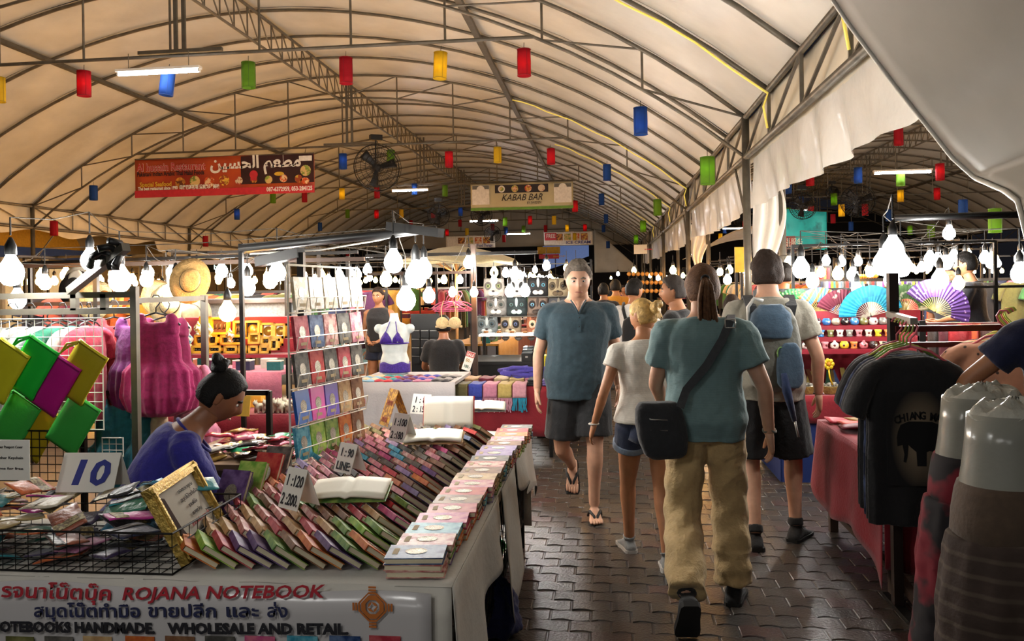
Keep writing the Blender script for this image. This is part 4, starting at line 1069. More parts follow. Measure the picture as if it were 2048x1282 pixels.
# tent cards with prices
m_card = M('white_card', '#d9d6cc', .7, 0, .04, 10); m_cardy = M('yellow_card', '#c9962c', .6, 0, .12, 30, pattern='noise', col2='#8a5a20', pscale=40); m_ink = M('black_ink', '#1d1c22', .7); m_inkb = M('blue_ink', '#27307f', .6); m_inkr = M('red_ink', '#a82a35', .6)
def tent_card(c, w_, h_, rz, label, lines, mat=None, ink=None, size=.05, lean=.35):
    e = empty('price_card', c, rz, label=label, cat='price card', group='folded price cards')
    for s in (-1, 1):
        o = MB().box((0, 0, h_ / 2), (w_, .0025, h_)).obj('front_panel' if s < 0 else 'back_panel', mat or m_card, e)
        o.location = (0, s * h_ * sin(lean), 0); o.rotation_euler = (s * lean, 0, 0)
    ex = Vector((cos(rz), sin(rz), 0)); fw = Vector((sin(rz), -cos(rz), 0)); ey = (Vector((0, 0, 1)) * cos(lean) - fw * sin(lean))
    o0 = Vector(c) + fw * h_ * sin(lean) + fw * .0005
    for i, (t, f) in enumerate(lines):
        text_fit(t, o0 - ex * w_ * f / 2 + ey * (h_ * (.56 - .46 * i) if len(lines) > 1 else h_ * .2), ex, ey, w_ * f, size, ink or m_ink, e, bold=.0012, off=.003)
    return e
tent_card(atZ(598, 1012, TZ + .115) + Vector((0, 0, 0)), .115, .15, -.55, 'white tent card with two handwritten prices beside the propped open notebook', (('1 :120', .8), ('2 :200.', .85)), size=.058)
tent_card(atZ(700, 942, TZ + .115), .12, .13, -.6, 'white tent card with the word LINE over the leaning notebooks', (('1 : 90', .7), ('LINE:', .8)), size=.05)
tent_card(atZ(806, 880, TZ + .115), .12, .15, -.6, 'white tent card with two handwritten prices below the yellow card', (('1 :100', .8), ('2 :180', .8)), size=.055)
tent_card(atZ(846, 826, TZ + .11), .14, .13, -.35, 'white tent card with two prices at the far end of the table', (('1 : 80', .75), ('2 : 150', .8)), size=.055)
tent_card(atZ(790, 848, TZ + .115), .13, .22, -.9, 'tall yellow printed tent card beside the price cards', (('NOTE', .6), ('BOOK', .6)), mat=m_cardy, ink=M('red_print', '#8a3018', .6), size=.04)
sg = tent_card(Vector((-2.045, 2.98, TZ + .145)), .235, .155, .05, 'large white tent card with a blue number 10', (), lean=.42)
for t_, x_, w_ in (('1', -.088, .046), ('0', .008, .080)): text_fit(t_, Vector((-2.045 + x_, 2.98, TZ + .145)) + Vector((.0, -.155 * sin(.42), 0)) + Vector((0, sin(.42) * .03, cos(.42) * .03)), (cos(.05), sin(.05), 0), Vector((0, sin(.42), cos(.42))), w_, .135, m_inkb, sg, bold=.004, shear=.12, off=.005)
wn = empty('notice_sheet', atY(20, 920, 2.75), label='white paper notice with faint printed lines propped by the clutch bags', cat='notice')
MB().box((0, 0, 0), (.16, .004, .15)).obj('sheet', m_card, wn)
for i, t in enumerate(('Leather Passport Cover', 'Leather Keychain', 'name for free')):
    text_fit(t, Vector(wn.location) + Vector((-.06, -.003, .045 - .04 * i)), (1, 0, 0), (0, 0, 1), .115, .014, m_ink, wn)
# gilt framed certificate leaning
A, Bv = Vector((-1.395, 2.50, TZ + .02)), Vector((-1.47, 2.93, TZ + .02))
C_, D_ = Vector((-1.60, 2.93, TZ + .27)), Vector((-1.525, 2.50, TZ + .27))
fr = empty('framed_certificate', tuple(A), label='gilt framed certificate in foreign script leaning beside the wire basket', cat='picture frame')
ex = (Bv - A).normalized(); ey = (D_ - A); Wd, Hh = (Bv - A).length, ey.length; ey = (ey - ex * ex.dot(ey)).normalized(); ez = ex.cross(ey).normalized()
if ez.x < 0: ez = -ez
FM = basis(ex, ey, ex.cross(ey), (0, 0, 0)) 
m_gold = M('gilt_moulding', '#b99a4c', .35, .55, .2, 40, bump=.4, bscale=90)
sgn = 1 if ex.cross(ey).x > 0 else -1
def fpart(mb, nm, mat, sm=False): o = mb.obj(nm, mat, fr, sm); o.matrix_basis = FM; return o
for c, d in (((Wd / 2, .018, 0), (Wd, .036, .03)), ((Wd / 2, Hh - .018, 0), (Wd, .036, .03)), ((.018, Hh / 2, 0), (.036, Hh, .03)), ((Wd - .018, Hh / 2, 0), (.036, Hh, .03))):
    fpart(MB().box(c, d).box((c[0], c[1], sgn * .017), (d[0] - .012 if d[0] > .05 else .012, d[1] - .012 if d[1] > .05 else .012, .012)), 'moulding', m_gold)
fpart(MB().box((Wd / 2, Hh / 2, -.004 * sgn), (Wd - .05, Hh - .05, .006)), 'certificate', M('certificate_paper', '#b5afa3', .8, 0, .05, 5, spec=.1))
fpart(MB().add([Vector((.04, .04, .004 * sgn)), Vector((.13, .04, .004 * sgn)), Vector((.10, Hh * .4, .004 * sgn)), Vector((.09, Hh - .06, .004 * sgn)), Vector((.04, Hh - .04, .004 * sgn))], [(0, 1, 2, 3, 4)]), 'printed_corner', M('brown_print', '#3a2a26', .8, spec=.1))
for i, t in enumerate(('ขอขอบคุณ', 'สมุดโน๊ตทำมือ', 'งานฝีมือ', 'ของขวัญ', 'ขายปลีก และ ส่ง', 'เชียงใหม่')):
    tx, ty, w_ = .20, Hh - .075 - i * .031, (.14, .17, .08, .09, .18, .10)[i]
    o0 = Vector(A) + ex * (Wd * .62 + (w_ / 2 if sgn < 0 else -w_ / 2)) + ey * ty
    text_fit(t, o0, ex * sgn, ey, w_, .02, m_inkr if i == 4 else m_ink, fr, off=.006)

# ------------------------------------------------------------------ wire basket of silk pouches
bs = empty('wire_basket', (-1.92, 2.70, TZ), label='black wire basket holding silk pouches at the banner corner', cat='basket')
g = MB(); x0, x1, y0, y1, hb = -.52, .50, -.235, .26, .135
for z in (.004, .045, .09, hb):
    for a, b in (((x0, y0, z), (x1, y0, z)), ((x1, y0, z), (x1, y1, z)), ((x1, y1, z), (x0, y1, z)), ((x0, y1, z), (x0, y0, z))): g.tube([a, b], .0022 if z < hb else .004, 5)
for i in range(23):
    x = x0 + (x1 - x0) * i / 22; g.tube([(x, y0, hb), (x, y0, 0), (x, y1, 0), (x, y1, hb)], .0018, 4)
for i in range(10):
    y = y0 + (y1 - y0) * i / 9; g.tube([(x1, y, hb), (x1, y, 0), (x0, y, 0), (x0, y, hb)], .0018, 4)
g.obj('wire_grid', m_blackm, bs)
PC = {'turquoise': '#2f8d96', 'sky blue': '#5aa6c8', 'orange': '#c2602a', 'black': '#1a191c', 'purple': '#33264a', 'fuchsia': '#b62a88', 'gold brocade': '#a08a5a', 'silver': '#a8a49a', 'copper': '#8a4a34', 'emerald': '#1f6b52', 'navy': '#202848', 'cream': '#cfc4ae', 'dusty pink': '#a8688a'}
PM = {k: M('silk_' + k.replace(' ', '_'), v, .35, 0, .2, 30, bump=.3, bscale=50, sheen=.3) for k, v in PC.items()}
m_broc = M('gold_brocade_band', '#8f8458', .45, .2, .3, 120, pattern='noise', col2='#5a4a2c', pscale=90)
def pouch_mesh(m):
    mb = MB(); mb.sheet(lambda a, b: ((a - .5) * .155, (b - .5) * .10, .004 * (sin(pi * a) * sin(pi * b)) ** .5 + .004 * sin(a * 6) * sin(b * 5)), 8, 6, .005); return mb.mesh('fabric', m, True)
PMESH = {k: pouch_mesh(m) for k, m in PM.items()}
BAND = MB().sheet(lambda a, b: ((a - .5) * .045 + .035, (b - .5) * .102, .0052 * (sin(pi * .72) * sin(pi * b)) ** .5 + .004 * sin(.72 * 6) * sin(b * 5) + .0012), 3, 6, .001).mesh('brocade_band', m_broc)
FLAP = MB().sheet(lambda a, b: ((a - .5) * .156, .022 + .03 * b, .005 * (sin(pi * a) * .9) ** .5 + .004 * sin(a * 6) * sin((.72 + .3 * b) * 5) + .0015), 8, 3, .0015)
FLAPM = FLAP.mesh('flap', PM['black'], True)
rp = random.Random(21); pk_ = list(PC)
POS = []
for i in range(64):
    x = rp.uniform(x0 + .08, x1 - .10); y = rp.uniform(y0 + .06, y1 - .04)
    layer = i // 16
    z = TZ + .018 + layer * .032 + .10 * max(0, (y - y0) / (y1 - y0) - .2) + rp.uniform(0, .012)
    k = pk_[i % len(pk_)] if layer < 3 else ['turquoise', 'orange', 'sky blue', 'copper', 'silver', 'black', 'fuchsia', 'navy', 'gold brocade', 'purple', 'emerald', 'cream', 'orange', 'sky blue', 'turquoise', 'black'][i % 16]
    o = inst(PMESH[k], 'silk_pouch', (-1.92 + x, 2.70 + y, z), (rp.uniform(-.25, .45), rp.uniform(-.3, .3), rp.uniform(0, 6.28)))
    if i % 3 != 1: inst(BAND, 'brocade_band', parent=o)
    else: inst(FLAPM, 'flap', parent=o)
    tag(o, '%s silk pouch %s %s of the wire basket' % (k, 'with a brocade band' if i % 3 != 1 else 'with a dark flap', ('at the bottom', 'low in the heap', 'high in the heap', 'on top')[layer]), 'pouch', 'silk pouches in the basket')

# ------------------------------------------------------------------ vinyl banner on the table front
vb = empty('vinyl_banner', (-1.6, 2.425, TZ - .02), label='white vinyl shop banner with red, blue and black lettering on the table front', cat='banner')
BY = 2.425
def vin(a, b): return (-.95 + 2.0 * a, -.003 * sin(a * 14) - .004 * b, -.62 * b + (.006 * sin(a * 22)))
MB().sheet(vin, 40, 8, .002).obj('sheet', M('white_vinyl', '#b9b5b4', .22, 0, .04, 3, bump=.08, bscale=6), vb, True)
def banner_line(s, u0, v0, u1, v1, size, mat, bold=.001, shear=0.):
    p, q = atY(u0, v0, BY - .0115), atY(u1, v1, BY - .0115)
    e1 = (q - p); w_ = e1.length; e1.normalize(); e2 = Vector((0, 0, 1)) - e1 * e1.z
    text_fit(s, p, e1, e2, w_, size, mat, vb, bold, shear)
banner_line('รจนาโน๊ตบุ๊ค', 2, 1193, 222, 1200, .062, m_inkr, .0012, .1)
banner_line('ROJANA NOTEBOOK', 243, 1199, 650, 1194, .056, m_inkr, .0012, .25)
for t_, ua, ub in (('สมุดโน๊ตทำมือ', 68, 280), ('ขายปลีก', 296, 432), ('และ', 450, 515), ('ส่ง', 534, 575)): banner_line(t_, ua, 1233, ub, 1234, .055, M('navy_ink', '#262a4a', .6), .0012)
banner_line('NOTEBOOKS HANDMADE.', -20, 1262, 310, 1266, .046, m_ink, .0022); banner_line('WHOLESALE AND RETAIL.', 338, 1266, 700, 1268, .046, m_ink, .0022)
for i, (u, nm) in enumerate(((40, 'olive'), (118, 'dark grey'), (195, 'tan'), (280, 'orange'), (360, 'brown'), (440, 'dark grey'), (520, 'magenta'), (605, 'teal blue'), (690, 'navy'), (770, 'crimson'))):
    p = atY(u, 1296, BY - .011); o = MB().box(tuple(p), (.10, .002, .075)).obj('printed_photo', COVERS[nm], vb); setw(o, Matrix.Identity(4))
lc = atY(745, 1214, BY - .0118); lg = M('orange_print', '#b5682c', .6)
def lbox(mb, x, z, w_, h_, r=0.): mb.box((lc.x + x, lc.y, lc.z + z), (w_, .0015, h_), ry=r)
lm = MB()
for k in range(4):
    a = k * pi / 2
    def rot(x, z): return (cos(a) * x - sin(a) * z, sin(a) * x + cos(a) * z)
    P = [rot(*q) for q in ((-.012, .036), (.012, .036), (.030, .018), (.036, .012), (.022, .010), (.010, .022), (-.010, .022))]
    lm.prism([(lc.x + x, lc.y, lc.z + z) for x, z in P], (0, -.0015, 0))
    for j in range(3):
        P = [rot(x, z) for x, z in ((-.012, .040 + j * .009), (.012, .040 + j * .009), (.012, .046 + j * .009), (-.012, .046 + j * .009))]
        lm.prism([(lc.x + x, lc.y, lc.z + z) for x, z in P], (0, -.0015, 0))
    P = [rot(x, z) for x, z in ((-.004, .016), (.010, .012), (.016, .004), (.008, .004), (.004, .008))]
    lm.prism([(lc.x + x, lc.y, lc.z + z) for x, z in P], (0, -.0015, 0))
    P = [rot(x, z) for x, z in ((.040, .012), (.046, .012), (.014, .044), (.010, .040))]
    lm.prism([(lc.x + x, lc.y, lc.z + z) for x, z in P], (0, -.0015, 0))
setw(lm.obj('orange_emblem', lg, vb), Matrix.Identity(4))

# ------------------------------------------------------------------ wire rack of notebooks
P0, P1 = Vector((-1.56, 3.80, 0)), Vector((-1.405, 4.42, 0))
re1 = (P1 - P0).normalized(); rn = Vector((re1.y, -re1.x, 0)); RL = (P1 - P0).length
rk = empty('wire_rack', P0 + Vector((0, 0, TZ)), label='cream wire display rack filled with wrapped notebooks', cat='display rack')
def rp_(s, z, o=0.): return P0 + re1 * s + rn * o + Vector((0, 0, z))
g = MB()
for s in (0, RL): g.tube([rp_(s, TZ), rp_(s, 1.77)], .006, 6)
for s in (RL * .33, RL * .66): g.tube([rp_(s, TZ), rp_(s, 1.76)], .003, 5)
g.tube([rp_(0, 1.77), rp_(RL, 1.76)], .006, 6)
ROWZ = [.785, .965, 1.150, 1.335, 1.530]
o = g.obj('back_frame', m_whitewire, rk); setw(o, Matrix.Identity(4))
for z in ROWZ:
    q = MB()
    for zz, of in ((z, .045), (z + .075, .060), (z, .0), (z + .075, .0), (z + .15, 0)): q.tube([rp_(0, zz, of), rp_(RL, zz, of)], .003, 5)
    for k in range(9):
        s = RL * k / 8; q.tube([rp_(s, z + .15), rp_(s, z), rp_(s, z, .045), rp_(s, z + .075, .060)], .0024, 4)
    setw(q.obj('wire_pocket', m_whitewire, rk), Matrix.Identity(4))
ROWC = [['teal blue', 'lime', 'green', 'orange', 'brown'], ['navy', 'magenta', 'purple', 'tan', 'brown'], ['dark grey', 'red', 'dark grey', 'crimson', 'dark grey'], ['crimson', 'navy', 'rose', 'dark grey', 'pink'], ['tan', 'rose', 'tan', 'rose', 'tan']]
EXTRA = {'navy': 'bright blue'}
COVERS['bright blue'] = M('cover_bright_blue', '#2a5fae', .4, 0, .08, 20, coat=.1); COVERS['violet'] = M('cover_violet', '#5a3fa8', .4, 0, .08, 20, coat=.1); COVERS['hot pink'] = M('cover_hot_pink', '#cf3f9a', .4, 0, .08, 20, coat=.1); COVERS['ivory'] = M('cover_ivory', '#d8cfb4', .45, 0, .1, 20, pattern='noise', col2='#c2b088', pscale=30, coat=.1); COVERS['white'] = M('cover_white', '#e2ddd0', .45, 0, .1, 20, pattern='noise', col2='#c9bfae', pscale=34, coat=.1)
for n in ('bright blue', 'violet', 'hot pink', 'ivory', 'white'): BOOK[n] = book_me(n)
ROWC[1] = ['bright blue', 'hot pink', 'violet', 'tan', 'brown']; ROWC[4] = ['ivory', 'white', 'ivory', 'white', 'white']
RN = ['bottom', 'second', 'third', 'fourth', 'top']
for r, z in enumerate(ROWZ):
    for k, nm in enumerate(ROWC[r]):
        s = RL * (k + .5) / 5
        c = rp_(s, z + .004 + BL_ / 2 * .98, .028)
        # x along the rack, y up with a slight lean back, z out of the rack
        yy = (Vector((0, 0, 1)) - rn * .12).normalized(); xx = -re1 if False else re1; zz = xx.cross(yy)
        if zz.dot(rn) < 0: xx = -xx; zz = xx.cross(yy)
        W = basis(xx, yy, zz, c - zz * BT / 2) @ Matrix.Rotation(rb.uniform(-.05, .05), 4, 'Z') @ Matrix.Scale(.88, 4)
        notebook(nm, W, '%s wrapped notebook, %s from the seller in the %s pocket row of the rack' % (nm, ORD[k], RN[r]), 'notebooks in the wire rack', True, True)
# bags of goods under the table on the aisle side
for i, (u, v, c, nm, lab_) in enumerate(((1003, 1190, '#1f2450', 'cloth_bag', 'dark blue cloth bundle on the ground by the table leg'), (985, 1135, '#1f7a34', 'plastic_basin', 'green plastic basin behind the blue bundle'))):
    p = atZ(u, v + (75 if i == 0 else 60), 0)
    mb = MB()
    if i == 0:
        mb.loft([ringpts(Vector((p.x - .06, p.y, z)), Vector((1, 0, 0)), Vector((0, 1, 0)), a * (1 + .1 * sin(z * 40)), a * .9, 18) for z, a in ((0.004, .10), (.03, .14), (.10, .15), (.18, .12), (.25, .08), (.29, .03))])
        o = fuse(mb, .012, 1, .03, .07).obj(nm, fabric('blue_bundle_cloth', c), None, True)
    else:
        mb.lathe([(.10, 0.002), (.13, .01), (.17, .22), (.185, .225), (.18, .235), (.16, .22), (.12, .02), (0.01, .015)], (p.x - .12, p.y + .12, 0), 20); o = mb.obj(nm, M('green_basin_plastic', c, .35), None, True)
    tag(o, lab_, 'bag' if i == 0 else 'basin')
# ------------------------------------------------------------------ garments, racks and stalls on the left
def remat(me, mat, name=None):
    m = me.copy(); m.materials.clear(); m.materials.append(mat)
    if name: m.name = name
    return m
def fold_rings(spec, folds=9, amp=.012, n=40, ph=0.):
    """rings (z, half width, half depth, fold strength)"""
    R = []
    for z, a, b, k in spec:
        R.append([Vector(((a + amp * k * sin(folds * t + ph)) * cos(t), (b + amp * k * sin(folds * t + ph + 1.1)) * sin(t), z)) for t in [2 * pi * i / n for i in range(n)]])
    return R
_t = MB(); _t.loft(fold_rings(((-.74, .235, .035, 1), (-.5, .232, .032, .9), (-.25, .226, .034, .5), (-.12, .222, .04, .2), (-.05, .19, .036, 0), (-.015, .10, .02, 0)), 7, .010))
for s in (-1, 1): limb(_t, [Vector((s * .10, 0, -.045)), Vector((s * .21, 0, -.09)), Vector((s * .275, 0, -.19)), Vector((s * .305, 0, -.27))], [.03, .05, .06, .062], 12)
TEE = fuse(_t, .011, 2, .006, .09).mesh('tee', f_blk, True)
def hanger_mesh(w_=.42, r=.006):
    h = MB(); h.tube([(0, 0, .02), (0, 0, .05), (.022, 0, .075), (.03, 0, .10), (.015, 0, .125), (-.012, 0, .125), (-.022, 0, .11)], r * .7, 6)
    h.tube([(0, 0, .02), (w_ / 4, 0, 0), (w_ / 2, 0, -.055)], r, 6); h.tube([(0, 0, .02), (-w_ / 4, 0, 0), (-w_ / 2, 0, -.055)], r, 6); h.tube([(-w_ / 2, 0, -.055), (w_ / 2, 0, -.055)], r * .8, 6)
    return h
HANG = {}
def hanger(p, rz, mat, label, group, w_=.42):
    key = (mat.name, w_)
    if key not in HANG: HANG[key] = hanger_mesh(w_).mesh('clothes_hanger', mat, True)
    return tag(inst(HANG[key], 'clothes_hanger', p, (0, 0, rz)), label, 'hanger', group)
def dress_mesh(h=.62, w_=.19, mat=None, puff=1.0):
    d = MB()
    d.loft(fold_rings(((-h, w_ * .55, .06, .6), (-h + .03, w_ * .95 * puff, .085, 1.2), (-h + .12, w_ * 1.12 * puff, .10, 1.3), (-h * .55, w_ * 1.05, .085, 1.2), (-h * .46, w_ * .78, .06, .4), (-h * .3, w_ * .75, .055, .1), (-.09, w_ * .68, .045, 0), (-.04, w_ * .60, .035, 0)), 15, .010, 64))
    for s in (-1, 1): limb(d, [Vector((s * w_ * .50, 0, -.10)), Vector((s * w_ * .50, 0, -.03)), Vector((s * w_ * .42, 0, .012))], [.045, .038, .022], 10)
    return fuse(d, .010, 1, .004, .07).mesh('dress', mat or f_blk, True)

# --- steel rack with dresses and the clutch grid
p0 = atY(275, 950, 4.2); PX = p0.x
rk2 = empty('garment_rack', (PX, 4.2, 0), label='grey steel garment rack carrying hangers beside the clutch bags', cat='rack')
MB().box((0, 0, .84), (.036, .036, 1.68)).obj('post', m_steel2, rk2); MB().box((-.95, 0, .84), (.036, .036, 1.68)).obj('post', m_steel2, rk2)
MB().bar((-.97, 0, 1.635), (0, 0, 1.635), .034).obj('rail', m_steel2, rk2); MB().bar((-.97, 0, 1.545), (0, 0, 1.545), .034).obj('rail', m_steel2, rk2)
MB().bar((-.36, 0, 1.55), (-.36, 0, 1.68), .034).obj('upright', m_steel2, rk2); MB().bar((-.18, 0, 1.55), (-.18, 0, 1.64), .034).obj('upright', m_steel2, rk2)
MB().bar((0, 0, 1.60), (0, .78, 1.60), .03).obj('side_rail', m_steel2, rk2); MB().box((0, .78, .81), (.036, .036, 1.62)).obj('post', m_steel2, rk2); MB().box((0, 0, .012), (.3, .2, .024)).obj('foot', m_steel2, rk2); MB().box((-.95, 0, .012), (.3, .2, .024)).obj('foot', m_steel2, rk2)
a, b = atY(140, 575, 4.15), atY(252, 494, 3.85)
la = empty('lamp_bracket', tuple(a), label='slanting grey lamp arm wrapped with black clamps above the clutch rack', cat='lamp bracket')
MB().bar((0, 0, -.02), tuple(b - a), .042).obj('arm', m_steel2, la)
for q, t in enumerate((.62, .72, .80, .88)):
    o = MB().tube([Vector((-.06, 0, -.03)), Vector((-.03, -.02, .02)), Vector((.04, 0, .025)), Vector((.07, -.01, -.045))], .02, 7).obj('clamp', m_black, la, True); o.location = (b - a) * t + Vector((0, -.03, .01)); o.rotation_euler = (0, .4 * q, .5 * q)
D1 = dress_mesh(.60, .20, fabric('magenta_cotton', '#8f1450', .2, var=.2)); D2 = dress_mesh(.55, .16, fabric('red_cotton', '#a3242c', .2, var=.2)); D3 = remat(D2, fabric('purple_cotton', '#5e1a5c', .2), 'dress')
m_hb = M('black_hanger_plastic', '#141414', .4)
for (u, v, Y, me, rz, lab, hc) in ((312, 632, 4.52, D1, .05, 'magenta gathered sundress on a black hanger beside the rack post', 1), (228, 640, 4.75, D2, .2, 'red gathered dress hanging behind the magenta one', 1), (262, 640, 4.62, D3, -.3, 'purple dress half hidden between the red and magenta dresses', 1),
                                (330, 640, 4.80, remat(D1, fabric('deep_pink_cotton', '#7d0f43'), 'dress'), .3, 'deep pink dress hanging right behind the magenta dress', 0)):
    p = atY(u, v, Y); o = inst(me, 'dress', p, (0, 0, rz)); tag(o, lab, 'dress', 'dresses on the garment rack')
    hanger((p.x, p.y, p.z + .0), rz, m_hb, 'black hanger holding the ' + lab.split(' hanging')[0].split(' on a')[0].split(' half')[0], 'black hangers on the garment rack', .30)
p = atY(345, 850, 4.7); D4 = dress_mesh(.75, .16, fabric('pale_pink_cotton', '#c97a90')); o = inst(D4, 'dress', (p.x, 4.95, 1.15), (0, 0, .2)); tag(o, 'pale pink dress showing below the magenta dress', 'dress', 'dresses on the garment rack')
rl = empty('low_rail', (p0.x + .25, 4.6, 0), label='low dark rail with teal clothes behind the number card', cat='rack')
MB().bar((-.85, 0, 1.03), (.35, 0, 1.03), .03).obj('rail', m_blackm, rl)
for x in (-.85, .35): MB().bar((x, 0, 0), (x, 0, 1.04), .03).obj('post', m_blackm, rl)
for i, (u, cc, nm) in enumerate(((232, '#1f6a7c', 'teal'), (300, '#175866', 'dark teal'), (318, '#a08a70', 'beige'))):
    pp = atY(u, 845, 4.6); o = inst(remat(D2, fabric('cotton_' + nm.replace(' ', '_'), cc), 'dress'), 'dress', (pp.x, 4.6, .99), (0, 0, .2 + i)); tag(o, '%s child dress hanging on the low rail' % nm, 'dress', 'dresses on the low rail')
# hanging pale shirts behind the clutch grid
for i, (u, cc, nm) in enumerate(((25, '#c9c9c4', 'white'), (60, '#d4d2cc', 'off-white'), (95, '#bcc9c6', 'pale mint'), (125, '#2f8a6c', 'green'), (158, '#c8b8b0', 'beige'), (178, '#c2304a', 'rose'))):
    pp = atY(u, 655, 4.45); o = inst(remat(TEE, fabric('shirt_' + nm.replace('-', '_').replace(' ', '_'), cc), 'shirt'), 'shirt', (pp.x, 4.45, 1.46), (0, 0, .9 + .15 * i), scale=(.8, .8, .8)); tag(o, '%s shirt on a hanger behind the white grid of clutch bags' % nm, 'shirt', 'shirts behind the clutch grid')
    hanger((pp.x, 4.45, 1.465), .9 + .15 * i, m_hb, 'black hanger of the %s shirt behind the clutch grid' % nm, 'black hangers behind the clutch grid', .34)
def grid_panel(name, u0, v0, u1, v1, Y, step, mat, label, r=.0025):
    A, Bq = atY(u0, v1, Y), atY(u1, v0, Y)
    e = empty(name, (A.x, Y, A.z), label=label, cat='grid panel'); W, H = Bq.x - A.x, Bq.z - A.z; g = MB()
    nx, nz = int(W / step), int(H / step)
    for i in range(nx + 1): g.tube([(W * i / nx, 0, 0), (W * i / nx, 0, H)], r, 4)
    for j in range(nz + 1): g.tube([(0, -.003, H * j / nz), (W, -.003, H * j / nz)], r, 4)
    g.obj('wires', mat, e); f = MB(); f.tube([(0, 0, 0), (W, 0, 0), (W, 0, H), (0, 0, H)], r * 2, 6, closed=True); f.obj('rim', mat, e); return e
grid_panel('wire_grid_panel', -60, 636, 204, 858, 4.1, .05, m_white, 'white wire grid panel holding the neon clutch bags')
grid_panel('wire_grid_panel', -30, 862, 190, 960, 4.0, .045, m_blackm, 'dark wire grid panel under the neon clutch bags')
grid_panel('wire_grid_panel', 205, 876, 246, 912, 4.4, .035, m_white, 'small white wire grid before the teal dresses')
# clutch bags
def clutch(u, v, Y, col, nm, label, rz=radians(33), w_=.195, h_=.30):
    p = atY(u, v, Y); e = empty('clutch_bag', p, label=label, cat='clutch bag', group='neon clutch bags on the grid'); e.rotation_euler = (0, rz, 0)
    m = M('neon_%s_leatherette' % nm, col, .4, 0, .05, 12, bump=.05, bscale=90)
    def s_(a, b):
        x, z = (a - .5) * w_, (b - .5) * h_
        return (x, -.012 * min(1, 6 * min(a, 1 - a)) * min(1, 6 * min(b, 1 - b)) ** .5 - .002, z)
    MB().sheet(s_, 12, 14, .016).obj('body', m, e, True)
    MB().box((0, -.006, h_ / 2 - .012), (w_ * .96, .014, .008)).obj('zip', M('zip_' + nm, tuple(x * .5 for x in hexc(col)), .4), e)
    MB().tube([(-w_ / 2 + .01, -.01, h_ / 2 - .012), (-w_ / 2 - .035, -.02, h_ / 2 - .05), (-w_ / 2 - .04, -.02, h_ / 2 - .12), (-w_ / 2 - .02, -.02, h_ / 2 - .06), (-w_ / 2 + .01, -.012, h_ / 2 - .02)], .007, 6).obj('wrist_strap', m, e, True)
clutch(30, 842, 4.00, '#3fae45', 'grass', 'grass green clutch bag in the lower row at the edge of the grid'); clutch(72, 862, 4.02, '#b59a18', 'mustard', 'mustard yellow clutch bag low between two green ones'); clutch(146, 848, 3.99, '#3fae45', 'grass', 'grass green clutch bag lowest beside the grid rim')
clutch(160, 745, 3.95, '#b9a81f', 'yellow', 'yellow clutch bag with a looped strap beside the magenta one'); clutch(106, 768, 3.92, '#c31d86', 'magenta', 'magenta clutch bag between the green and the yellow one'); clutch(62, 735, 3.89, '#22c93c', 'green', 'bright green clutch bag over the magenta one'); clutch(4, 742, 3.86, '#d9d327', 'lemon', 'lemon yellow clutch bag at the edge of the grid')
# hats
m_straw = M('straw', '#b7925a', .8, 0, .2, 60, bump=.5, bscale=90); m_strawl = M('pale_straw', '#cdb98c', .8, 0, .2, 60, bump=.5, bscale=90); m_taupe = M('taupe_felt', '#7a6a52', .9, 0, .15, 40)
def hat(u, v, Y, mat, label, rot=(1.35, 0, .2), s=1., band=True):
    e = empty('straw_hat', atY(u, v, Y), label=label, cat='hat', group='hats hung at the hat stall', rot=rot); e.scale = (s,) * 3
    MB().lathe([(.17, 0), (.175, .004), (.12, .012), (.088, .014), (.085, .07), (.078, .10), (.05, .115), (.012, .105)], n=26, sx=.9, sy=1.1).obj('hat_body', mat, e, True)
    if band: MB().lathe([(.090, .016), (.091, .018), (.089, .045), (.087, .046)], n=26, sx=.9, sy=1.1).obj('hat_band', m_black, e, True)
hat(380, 562, 6.2, m_straw, 'tan straw hat hung on edge under the bar sign', (1.45, .3, .5)); hat(385, 632, 6.4, m_taupe, 'taupe hat hung beside the amulet shelves', (1.5, 0, .3)); hat(372, 612, 6.6, M('brown_straw', '#5a4632', .8), 'dark brown hat behind the taupe hat', (1.5, 0, 0))
hat(340, 608, 6.3, m_strawl, 'pale straw hat beside the magenta dress', (1.3, .2, .4)); hat(320, 600, 6.8, m_straw, 'straw hat tucked behind the pale one', (1.3, -.2, .8)); hat(190, 600, 7.0, m_strawl, 'pale straw hat over the steel rack', (1.3, .1, .4)); hat(213, 605, 7.1, M('orange_straw', '#c07a30', .8), 'orange tinted hat over the steel rack', (1.2, .2, .1)); hat(172, 592, 7.4, m_strawl, 'cream hat behind the lamp arm', (1.4, .2, .2)); hat(150, 575, 8.0, M('black_felt', '#1c1a1a', .8), 'black hat behind the lamp arm', (1.3, .3, .2)); hat(158, 560, 8.1, M('white_canvas', '#cfcabb', .8), 'white canvas hat behind the lamp arm', (1.3, .1, .2))
hs = empty('hat_stand', atY(383, 700, 6.75) * 1, label='dark wooden frame of the hat stall', cat='stand'); hs.location.z = 0
for x in (-.9, -.02, .9): MB().bar((x, 0, 0), (x, 0, 1.95), .04).obj('post', m_blackm, hs)
for z in (1.55, 1.90): MB().bar((-1.6, 0, z), (1.6, 0, z), .035).obj('rail', M('dark_wood', '#3a2a20', .6), hs)
MB().box((.62, .05, 1.35), (.95, .02, .45)).obj('mesh_board', M('grey_pegboard', '#6a6a66', .6, 0, .3, 60), hs)

